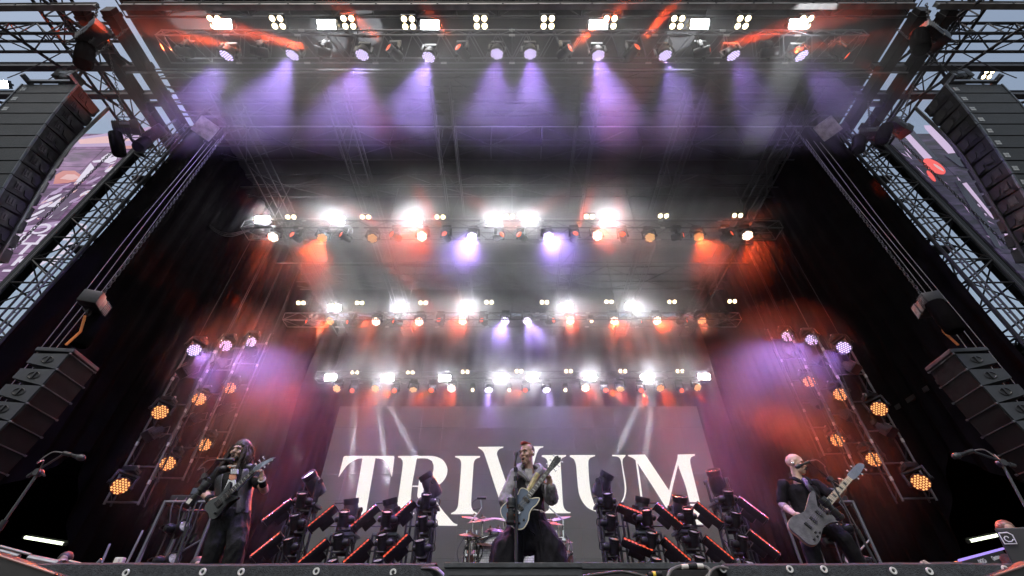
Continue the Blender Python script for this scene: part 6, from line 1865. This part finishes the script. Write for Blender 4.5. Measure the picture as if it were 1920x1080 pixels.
# ================= guitarist
GY = 5.79
def guitarist():
    P = lambda px, py, dy=0.0: at_y(px, py, GY + dy)
    J = dict(shR=P(416, 884), shL=P(474, 881, 0.02), elR=P(384, 925, 0.02), elL=P(496, 919, -0.10), wrR=P(395, 938, -0.22), wrL=P(491, 899, -0.28),
             hipR=P(418, 974), hipL=P(448, 974))
    J['knR'] = P(405, 1022, -0.08); J['knL'] = P(444, 1022, -0.10)
    J['ftR'] = Vector((J['knR'].x - 0.02, GY, FOOT + 0.09)); J['ftL'] = Vector((J['knL'].x - 0.0, GY + 0.03, FOOT + 0.09))
    o = Vector((J['ftR'].x + 0.12, GY, FOOT))
    t = empty('person', o, 'long haired guitarist in black sleeveless vest singing into a boom microphone', 'person')
    HM = head_matrix(P(450, 848, -0.03), R(-8), R(5), R(4), 1.12)
    hands = {'R': (Vector((0.95, -0.25, -0.02)), Vector((0.1, 0.85, -0.35)), 0.55, 1, 0.4), 'L': (Vector((-0.35, -0.1, 1.0)), Vector((-0.6, -0.75, 0.0)), 0.85, -1, 0.4)}
    body(t, J, HM, skin_mat('skin_pale', (0.40, 0.25, 0.19)), hands, o, 1.14)
    Jo = {k: v - o for k, v in J.items()}; M = Matrix.Translation(-o) @ HM
    face_parts(t, M, True)
    M_TEE = mat('black_tee', (0.014, 0.014, 0.015), 0.8, var=0.3, scale=12, bump=0.2, spec=0.12)
    bm = bmesh.new(); r, up = torso_rings(Jo, 1.08, -0.05, 0.99, 0.004); loft(bm, r)
    for s in 'LR': limb(bm, [Jo['sh' + s], Jo['sh' + s].lerp(Jo['el' + s], .62)], [0.085, 0.078])
    solidify('tee_shirt', bm, M_TEE, t, 0.011, 2, 0.008, 12, 5)
    M_LEA = mat('black_purplish_leather', (0.012, 0.010, 0.014), 0.42, var=0.5, scale=10, bump=0.4, bscale=26)
    nb = (Jo['shL'] + Jo['shR']) / 2; hipc = (Jo['hipL'] + Jo['hipR']) / 2
    # vest halves either side of the printed chest
    for s, lo_, hi_ in ((-1, R(200), R(262)), (1, R(285), R(345))):
        bm = bmesh.new(); rr, up = torso_rings(Jo, 1.16, -0.02, 1.0, 0.018)
        ringv = []
        for c, a, b in rr:
            A0, A1 = (R(150), R(244)) if s < 0 else (R(298), R(392))
            ringv.append([(c + a * math.cos(u) + b * math.sin(u)) for u in [A0 + (A1 - A0) * k / 14 for k in range(15)]])
        V = [[bm.verts.new(p + (p - rr[i][0]).normalized() * 0.012 * mnoise.noise(p * 11)) for p in rg] for i, rg in enumerate(ringv)]
        for A_, B_ in zip(V, V[1:]):
            for k in range(14): bm.faces.new((A_[k], A_[k + 1], B_[k + 1], B_[k]))
        v_ = bm_obj('vest', bm, M_LEA, t, True)
        so_ = v_.modifiers.new('thick', 'SOLIDIFY'); so_.thickness = 0.018; su = v_.modifiers.new('sub', 'SUBSURF'); su.levels = su.render_levels = 2
        bm = bmesh.new(); _ell(bm, Matrix.Identity(4), Jo['shR' if s < 0 else 'shL'] + Vector((-s * 0.03, -0.01, 0.012)), (0.085, 0.095, 0.06)); bm_obj('shoulder_panel', bm, M_LEA, t, True)
    # printed chest
    yf = -0.17
    def chest(pts, m, dy=0.0):
        bm = bmesh.new(); f = bm.faces.new([bm.verts.new(P(px, py, yf - dy) - o) for px, py in pts]); ex = bmesh.ops.extrude_face_region(bm, geom=[f]); bmesh.ops.translate(bm, verts=[v for v in ex['geom'] if isinstance(v, bmesh.types.BMVert)], vec=(0, 0.03, 0))
        bmesh.ops.triangulate(bm, faces=[f for f in bm.faces if len(f.verts) > 4])
        bm_obj('shirt_print', bm, m, t)
    M_PW = mat('print_white', (0.50, 0.52, 0.52), 0.7, var=0.35, scale=40); M_PO = mat('print_orange', (0.50, 0.22, 0.13), 0.7, var=0.3, scale=40)
    for k in range(4): chest([(433 + 3.4 * k, 879), (435.4 + 3.4 * k, 879), (434.6 + 3.4 * k, 888), (432.4 + 3.4 * k, 888)], M_PW)
    chest([(430, 890), (442, 890), (441, 898), (433, 900), (429, 897)], M_PO)
    chest([(428, 899), (434, 901), (440, 899), (442, 908), (436, 914), (440, 918), (428, 922), (418, 922), (424, 910)], M_PW, 0.012)
    M_TRO = mat('black_cargo_trousers', (0.013, 0.013, 0.014), 0.75, var=0.4, scale=9, bump=0.3, bscale=40, spec=0.12)
    bm = bmesh.new()
    loft(bm, [(hipc + Vector((0, 0, 0.10)), (0.19, 0, 0), (0, 0.135, 0)), (hipc, (0.20, 0, 0), (0, 0.145, 0)), (hipc + Vector((0, 0, -0.14)), (0.19, 0, 0), (0, 0.13, 0))])
    for s in 'LR': limb(bm, [Jo['hip' + s], Jo['kn' + s], Jo['ft' + s]], [0.118, 0.098, 0.092])
    solidify('trousers', bm, M_TRO, t, 0.013, 2, 0.014, 9, 2)
    for s, f in (('R', (-.2, -1)), ('L', (.2, -1))): shoe(t, Jo['ft' + s], f, M_SHOE)
    # hair: long waves
    M_H = mat('dark_brown_hair', (0.022, 0.011, 0.008), 0.45, var=0.5, scale=30, bump=0.4, bscale=80)
    bm = bmesh.new(); _ell(bm, M, (0, 0.018, 0.066), (0.091, 0.102, 0.086)); _ell(bm, M, (0, 0.055, 0.0), (0.090, 0.075, 0.11))
    hr = solidify('hair', bm, M_H, t, 0.009, 1, 0.006, 30)
    for k in range(110):
        a0 = R(random.uniform(28, 152) if k % 3 == 0 else random.choice([random.uniform(-46, 30), random.uniform(150, 226)])); rx = 0.088
        st = Vector((rx * math.cos(a0), 0.02 + 0.085 * math.sin(a0), 0.07))
        ln = random.uniform(0.28, 0.42)
        out = Vector((math.cos(a0), math.sin(a0), 0)); pts = []
        ph = random.random() * 6
        for j in range(7):
            f = j / 6
            pts.append(M @ (st + out * (0.014 + 0.075 * f ** 0.8 - 0.03 * f * f + 0.014 * math.sin(ph + 7 * f)) + Vector((0.012 * math.sin(ph + 9 * f), 0, -ln * f))))
        bm = bmesh.new(); add_tube(bm, pts, [0.008, 0.012, 0.014, 0.013, 0.011, 0.008, 0.003], 6); bm_obj('hair_lock', bm, M_H, hr, True)
    bm = bmesh.new(); _ell(bm, M, (0, -0.060, -0.100), (0.040, 0.036, 0.022)); _ell(bm, M, (0.03, -0.055, -0.080), (0.02, 0.03, 0.03)); _ell(bm, M, (-0.03, -0.055, -0.080), (0.02, 0.03, 0.03)); _ell(bm, M, (0, -0.100, -0.040), (0.028, 0.008, 0.007)); bm_obj('beard', bm, M_BROW, t, True)
    for s in 'LR':
        w_, e_ = Jo['wr' + s], Jo['el' + s]; dd = (w_ - e_).normalized()
        bm = bmesh.new(); add_rod(bm, w_ - dd * 0.10, w_ - dd * 0.012, 0.045, 14); bm_obj('wristband', bm, M_TEE, t, True)
        bm = bmesh.new(); add_tube(bm, [w_ + (dd.orthogonal().normalized() * math.cos(u) + dd.cross(dd.orthogonal().normalized()) * math.sin(u)) * 0.036 for u in [2 * math.pi * k / 14 for k in range(15)]], 0.009, 5); bm_obj('bracelet', bm, mat('pale_beads', (0.45, 0.42, 0.40), 0.5, var=0.3, scale=60) if s == 'L' else M_PLAST, t, True)
    bm = bmesh.new(); add_tube(bm, catmull([nb + Vector((x, y, z)) for x, y, z in [(-0.10, 0, 0.07), (-0.09, -0.08, 0.03), (0.0, -0.12, 0.015), (0.09, -0.06, 0.05), (0.10, 0.02, 0.08)]], 5), 0.012, 6); bm_obj('necklace', bm, mat('pale_beads', (0.45,) * 3), t, True)
    tail, nut = P(407, 950, -0.27), P(478, 885, -0.30)
    M_GBK = mat('black_gloss', (0.012, 0.012, 0.013), 0.18, var=0.2, spec=0.7)
    guitar('electric_guitar', 'black electric guitar with pointed headstock held by the long haired guitarist', tail, nut, P(517, 861, -0.26), (0.05, -1, 0.2), STRAT, M_GBK, None, M_GBK, 0.62, 7, mat('silver_headstock', (0.22, 0.26, 0.32), 0.3, 0.4, var=0.4, scale=14),
           [(0, -0.024), (0.25, -0.032), (1.0, -0.060), (1.08, -0.062), (0.9, -0.03), (0.3, 0.034), (0, 0.024)], 24, False, (0.066, 0.050), mat('pearl_inlay', (0.55,) * 3), [(-0.05, -0.09)], (0.10, 0.26), M_PLAST, 0.045)
guitarist()

# ================= bass player
BY = 6.03
def bassist():
    P = lambda px, py, dy=0.0: at_y(px, py, BY + dy)
    J = dict(shR=P(1469, 908, -0.02), shL=P(1529, 908, 0.02), elR=P(1466, 946, 0.04), elL=P(1566, 936, -0.06), wrR=P(1490, 964, -0.20), wrL=P(1583, 917, -0.22),
             hipR=P(1511, 985), hipL=P(1540, 983))
    J['knR'] = P(1521, 1030, -0.10); J['knL'] = P(1582, 1010, -0.16)
    J['ftR'] = Vector((J['knR'].x + 0.00, BY, FOOT + 0.09)); J['ftL'] = Vector((J['knL'].x + 0.24, BY + 0.05, FOOT + 0.09))
    o = Vector((J['hipR'].x + 0.15, BY, FOOT))
    t = empty('person', o, 'bald bass player with moustache in black polo shirt leaning behind a boom microphone', 'person')
    HM = head_matrix(P(1491.5, 872, -0.02), R(50), R(10), R(0), 1.10)
    hands = {'R': (Vector((0.85, -0.25, -0.35)), Vector((0.0, 0.85, -0.4)), 0.5, 1, 0.4), 'L': (Vector((0.15, -0.1, 1.0)), Vector((-0.6, -0.75, 0.0)), 0.9, -1, 0.4)}
    body(t, J, HM, skin_mat('skin_fair', (0.44, 0.28, 0.21)), hands, o, 1.05, False)
    Jo = {k: v - o for k, v in J.items()}; M = Matrix.Translation(-o) @ HM
    face_parts(t, M, False, True)
    M_POLO = mat('black_knit_polo', (0.014, 0.012, 0.016), 0.85, var=0.3, scale=12, bump=0.3, bscale=150, spec=0.12)
    bm = bmesh.new(); r, up = torso_rings(Jo, 1.07, -0.10, 1.0, 0.006); loft(bm, r)
    for s, f in (('L', .72), ('R', .80)): limb(bm, [Jo['sh' + s], Jo['sh' + s].lerp(Jo['el' + s], f)], [0.070, 0.066])
    solidify('polo_shirt', bm, M_POLO, t, 0.011, 2, 0.009, 10, 8)
    nb = (Jo['shL'] + Jo['shR']) / 2; hipc = (Jo['hipL'] + Jo['hipR']) / 2
    bm = bmesh.new()
    for s in (-1, 1): add_tube(bm, catmull([nb + Vector(p) for p in [(s * 0.05, 0.06, 0.09), (s * 0.082, -0.02, 0.075), (s * 0.075, -0.10, 0.03), (0.012 + s * 0.035, -0.155, -0.045)]], 4), [0.018] * 6 + [0.026] * 4 + [0.016] * 3, 7)
    bm_obj('collar', bm, M_POLO, t, True)
    bm = bmesh.new(); _ell(bm, Matrix.Identity(4), nb + Vector((0.012, -0.128, -0.02)), (0.030, 0.02, 0.065)); bm_obj('open_neckline', bm, skin_mat('skin_fair', (0.44,) * 3), t, True)
    tube_obj('guitar_strap', catmull([P(1507, 900, -0.10) - o, P(1516, 912, -0.21) - o, P(1526, 925, -0.22) - o, P(1535, 936, -0.20) - o], 5), 0.032, mat('black_purplish_leather', (0.03,) * 3), t, 8)
    M_TRS = mat('black_trousers_plain', (0.013, 0.012, 0.014), 0.75, var=0.35, scale=9, bump=0.25, bscale=40, spec=0.12)
    bm = bmesh.new()
    loft(bm, [(hipc + Vector((0, 0, 0.08)), (0.18, 0, 0), (0, 0.13, 0)), (hipc, (0.195, 0, 0), (0, 0.14, 0)), (hipc + Vector((0, 0, -0.12)), (0.18, 0, 0), (0, 0.13, 0))])
    for s in 'LR': limb(bm, [Jo['hip' + s], Jo['kn' + s], Jo['ft' + s]], [0.112, 0.088, 0.075])
    solidify('trousers', bm, M_TRS, t, 0.013, 2, 0.012, 10, 4)
    for s, f in (('R', (-.1, -1)), ('L', (.7, -1))): shoe(t, Jo['ft' + s], f, M_SHOE)
    bm = bmesh.new(); add_tube(bm, [M @ Vector(p) for p in [(-0.036, -0.088, -0.060), (-0.02, -0.103, -0.046), (0, -0.110, -0.042), (0.02, -0.103, -0.046), (0.036, -0.088, -0.060)]], [0.004, 0.009, 0.010, 0.009, 0.004], 7); bm_obj('moustache', bm, M_BROW, t, True)
    bm = bmesh.new(); _ell(bm, M, (0.088, 0.004, 0.0), (0.010, 0.014, 0.018)); _ell(bm, M, (-0.088, 0.004, 0.0), (0.010, 0.014, 0.018)); bm_obj('ear_monitor', bm, M_CHROME, t, True)
    # tattoo bands
    M_INK = mat('tattoo_ink', (0.13, 0.095, 0.085), 0.55, var=0.6, scale=45)
    for s in 'R':
        w_, e_ = Jo['wr' + s], Jo['el' + s]; bm = bmesh.new(); add_rod(bm, e_.lerp(w_, 0.03), e_.lerp(w_, 0.38), 0.0465, 16, 0.0465); bm_obj('tattoo', bm, M_INK, t, True)
    w_, e_ = Jo['elL'], Jo['shL']; bm = bmesh.new(); add_rod(bm, e_.lerp(w_, 0.74), e_.lerp(w_, 0.98), 0.0475, 16, 0.0445); bm_obj('tattoo', bm, M_INK, t, True)
    tail, nut = P(1511, 990, -0.26), P(1592, 898, -0.27)
    M_OAK = mat('grey_wood_grain', (0.075, 0.072, 0.078), 0.45, var=0.45, scale=16, bump=0.15, bscale=60); M_SIDE = mat('honey_wood_side', (0.40, 0.25, 0.12), 0.4, var=0.25, scale=12)
    M_MAPLE = mat('maple_board', (0.62, 0.50, 0.34), 0.35, var=0.12, scale=8)
    guitar('bass_guitar', 'five string bass guitar with grey wood body and maple neck held by the bald player', tail, nut, P(1614, 876, -0.25), (-0.02, -1, 0.22), BASS, M_OAK, None, M_MAPLE, 0.80, 5, mat('blue_grey_headstock', (0.13, 0.15, 0.19), 0.35, var=0.2),
           [(0, -0.030), (0.25, -0.046), (0.9, -0.036), (1.08, -0.012), (1.0, 0.024), (0.85, 0.038), (0.25, 0.044), (0, 0.030)], 20, False, (0.082, 0.062), M_PLAST, [(-0.05, -0.10), (0.0, -0.105), (0.05, -0.10), (0.02, -0.075)], (0.14, 0.27), M_PLAST, 0.05, M_SIDE)
bassist()

# ================= crew half hidden in the wings
def crew(px, py, Y, yaw, label, cap, skin, body_dx=0.0):
    hc = at_y(px, py, Y)
    o = Vector((hc.x, Y, FOOT)); H = hc.z - FOOT
    hc0 = hc - o
    t = empty('person', o, label, 'person')
    M = head_matrix(hc0, yaw, R(8), 0, 1.05)
    sh = hc0.z - 0.30
    k = max(0.35, sh / 1.45)
    J = dict(shL=Vector((0.19, 0.03, sh)), shR=Vector((-0.19, 0.03, sh)), elL=Vector((0.26, -0.05, sh - 0.28 * k)), elR=Vector((-0.26, -0.05, sh - 0.28 * k)), wrL=Vector((0.20, -0.25, sh - 0.40 * k)), wrR=Vector((-0.20, -0.25, sh - 0.40 * k)),
             hipL=Vector((0.09, 0.05, sh * 0.62 if sh > 0.9 else 0.28)), hipR=Vector((-0.09, 0.05, sh * 0.62 if sh > 0.9 else 0.28)))
    lo = J['hipL'].z
    for s, x in (('L', 1), ('R', -1)):
        J['kn' + s] = Vector((x * 0.13, -0.22 if sh < 0.9 else 0.0, lo * 0.55 + (0.12 if sh < .9 else 0))); J['ft' + s] = Vector((x * 0.14, -0.05, 0.08))
    hands = {'R': (Vector((0.3, -0.9, 0)), Vector((0, 0, -1)), 0.5, 1, 0.4), 'L': (Vector((-0.3, -0.9, 0)), Vector((0, 0, -1)), 0.5, -1, 0.4)}
    body(t, J, M, skin, hands, Vector((0, 0, 0)), 1.0, False)
    face_parts(t, M, False)
    bm = bmesh.new(); r, up = torso_rings(J, 1.05, 0.0, 1.0, 0.006); loft(bm, r)
    for s in 'LR': limb(bm, [J['sh' + s], J['el' + s]], [0.085, 0.07])
    solidify('shirt', bm, mat('black_tee', (0.014,) * 3), t, 0.014, 2, 0.008)
    bm = bmesh.new()
    for s in 'LR': limb(bm, [J['hip' + s], J['kn' + s], J['ft' + s]], [0.11, 0.085, 0.08])
    solidify('trousers', bm, mat('black_trousers_plain', (0.013,) * 3), t, 0.014, 2, 0.008)
    for s, f in (('R', (-.2, -1)), ('L', (.2, -1))): shoe(t, J['ft' + s], f, M_SHOE)
    bm = bmesh.new(); _ell(bm, M, (0, 0.022, 0.062), (0.088, 0.10, 0.088)); bm_obj('cap', bm, cap, t, True)
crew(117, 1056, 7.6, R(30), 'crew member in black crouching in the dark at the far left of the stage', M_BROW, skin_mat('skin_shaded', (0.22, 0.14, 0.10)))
crew(1893, 1000, 6.3, R(-20), 'crew member with a brown cap behind the case at the far right of the stage', mat('brown_cap', (0.13, 0.06, 0.035), 0.45, var=0.3, scale=20), skin_mat('skin_tanned', (0.36,) * 3))
crew(366, 1068, 7.0, R(40), 'crew member crouching in the shadows behind the left tube lamp cart', M_BROW, skin_mat('skin_tanned', (0.36,) * 3))

bpy.data.batch_remove(TRASH)
bpy.data.scenes.remove(WORK)
# ================================================================= smoke under the roof
SMOKE_MIN, SMOKE_MAX, SMOKE_LOW = 0.0016, 0.028, 0.27
LAMP_GLOW_SMOKE = [(5.3, 13.3, 1.7, 2.9, 0.075), (11.0, 13.2, 2.8, 2.8, 0.12), (15.4, 12.5, 2.4, 2.2, 0.11), (18.6, 10.9, 2.2, 3.0, 0.11), (9.4, 5.2, 1.1, 2.6, 0.045), (11.1, 14.0, 1.15, 1.1, 0.34), (15.5, 13.0, 1.15, 1.1, 0.34), (18.6, 11.9, 1.15, 1.1, 0.34)]
def smoke_box():
    x0, x1, y0, y1, z0, z1 = -11.6, 11.6, 3.6, 20.6, 1.2, 16.6
    bm = bmesh.new()
    add_box(bm, ((x0 + x1) / 2, (y0 + y1) / 2, (z0 + z1) / 2), (x1 - x0, y1 - y0, z1 - z0))
    m = bpy.data.materials.new('stage_smoke')
    m.use_nodes = True
    t = m.node_tree
    t.nodes.remove(t.nodes['Principled BSDF'])
    out = t.nodes['Material Output']
    v = t.nodes.new('ShaderNodeVolumePrincipled')
    v.inputs['Color'].default_value = (0.9, 0.9, 0.92, 1)
    v.inputs['Anisotropy'].default_value = 0.25
    tc = t.nodes.new('ShaderNodeTexCoord')
    mp = t.nodes.new('ShaderNodeMapping')
    mp.inputs['Scale'].default_value = (0.42, 0.42, 0.34)
    mp.inputs['Location'].default_value = (3.1, 1.7, 0.4)
    n = t.nodes.new('ShaderNodeTexNoise')
    n.inputs['Scale'].default_value = 1.0
    n.inputs['Detail'].default_value = 4
    n.inputs['Roughness'].default_value = 0.6
    n.inputs['Distortion'].default_value = 0.6
    mr = t.nodes.new('ShaderNodeMapRange')
    mr.interpolation_type = 'SMOOTHSTEP'
    mr.inputs['From Min'].default_value = 0.40
    mr.inputs['From Max'].default_value = 0.68
    mr.inputs['To Min'].default_value = SMOKE_MIN
    mr.inputs['To Max'].default_value = SMOKE_MAX
    t.links.new(tc.outputs['Object'], mp.inputs['Vector'])
    t.links.new(mp.outputs['Vector'], n.inputs['Vector'])
    t.links.new(n.outputs['Fac'], mr.inputs['Value'])
    # the smoke lies thickest between the trusses and thins out towards the floor, the sides and the front lip
    sx = t.nodes.new('ShaderNodeSeparateXYZ')
    t.links.new(tc.outputs['Object'], sx.inputs['Vector'])
    def ramp(sock, a, b, lo, hi):
        k = t.nodes.new('ShaderNodeMapRange'); k.interpolation_type = 'SMOOTHSTEP'
        k.inputs['From Min'].default_value = a; k.inputs['From Max'].default_value = b
        k.inputs['To Min'].default_value = lo; k.inputs['To Max'].default_value = hi
        t.links.new(sock, k.inputs['Value'])
        return k.outputs['Result']
    def math_(op, a, b=None):
        k = t.nodes.new('ShaderNodeMath'); k.operation = op
        t.links.new(a, k.inputs[0])
        if b is not None: t.links.new(b, k.inputs[1])
        return k.outputs['Value']
    ax = math_('ABSOLUTE', sx.outputs['X'])
    hi = math_('MULTIPLY', math_('MULTIPLY', ramp(sx.outputs['Z'], 6.5, 10.5, 0.0, 1.0), ramp(sx.outputs['Y'], 8.5, 12.0, 0.08, 1.0)), ramp(ax, 5.2, 8.2, 1.0, 0.01))
    lo = math_('MULTIPLY', ramp(sx.outputs['Y'], 7.6, 9.6, 0.0, SMOKE_LOW), ramp(ax, 4.5, 7.5, 1.0, 0.03))
    d = math_('MULTIPLY', mr.outputs['Result'], math_('MAXIMUM', hi, lo))
    # denser smoke added along trusses and floor towers so lamp glow and beams show
    def const(op, a, c):
        k = t.nodes.new('ShaderNodeMath'); k.operation = op
        t.links.new(a, k.inputs[0]); k.inputs[1].default_value = c
        return k.outputs['Value']
    nz = t.nodes.new('ShaderNodeMapRange')
    nz.inputs['From Min'].default_value = 0.36; nz.inputs['From Max'].default_value = 0.64
    nz.inputs['To Min'].default_value = 0.25; nz.inputs['To Max'].default_value = 1.25
    t.links.new(n.outputs['Fac'], nz.inputs['Value'])
    side = ramp(ax, 7.6, 10.2, 1.0, 0.05)
    sideb = ramp(ax, 6.6, 9.0, 1.0, 0.02)
    mid = ramp(ax, 4.3, 6.0, 1.0, 0.0)
    for y0, z0, ry, rz, dn in LAMP_GLOW_SMOKE:
        a = const('MULTIPLY', const('SUBTRACT', sx.outputs['Y'], y0), 1 / ry)
        b = const('MULTIPLY', const('SUBTRACT', sx.outputs['Z'], z0), 1 / rz)
        r2 = math_('ADD', math_('MULTIPLY', a, a), math_('MULTIPLY', b, b))
        g = math_('MULTIPLY', math_('MULTIPLY', ramp(r2, 0.0, 1.0, dn, 0.0), nz.outputs['Result']), mid if z0 < 8 else (side if y0 < 8 or rz < 1.2 else sideb))
        d = math_('ADD', d, g)
    # more smoke added round the lamp ladders to carry their violet and orange glow
    for x0, y0, z0, rx, ry, rz, dn in ((8.2, 12.2, 8.2, 2.4, 3.0, 2.5, 0.08), (8.3, 12.2, 5.6, 2.1, 2.6, 2.8, 0.03)):
        q = None
        for sock, c, r_ in ((ax, x0, rx), (sx.outputs['Y'], y0, ry), (sx.outputs['Z'], z0, rz)):
            k = const('MULTIPLY', const('SUBTRACT', sock, c), 1 / r_)
            k = math_('MULTIPLY', k, k)
            q = k if q is None else math_('ADD', q, k)
        d = math_('ADD', d, math_('MULTIPLY', ramp(q, 0.0, 1.0, dn, 0.0), nz.outputs['Result']))
    t.links.new(d, v.inputs['Density'])
    t.links.new(v.outputs['Volume'], out.inputs['Volume'])
    o = bm_obj('stage_smoke', bm, m)
    tag(o, 'drifting stage smoke hanging between the lighting trusses', 'smoke', kind='stuff')
smoke_box()
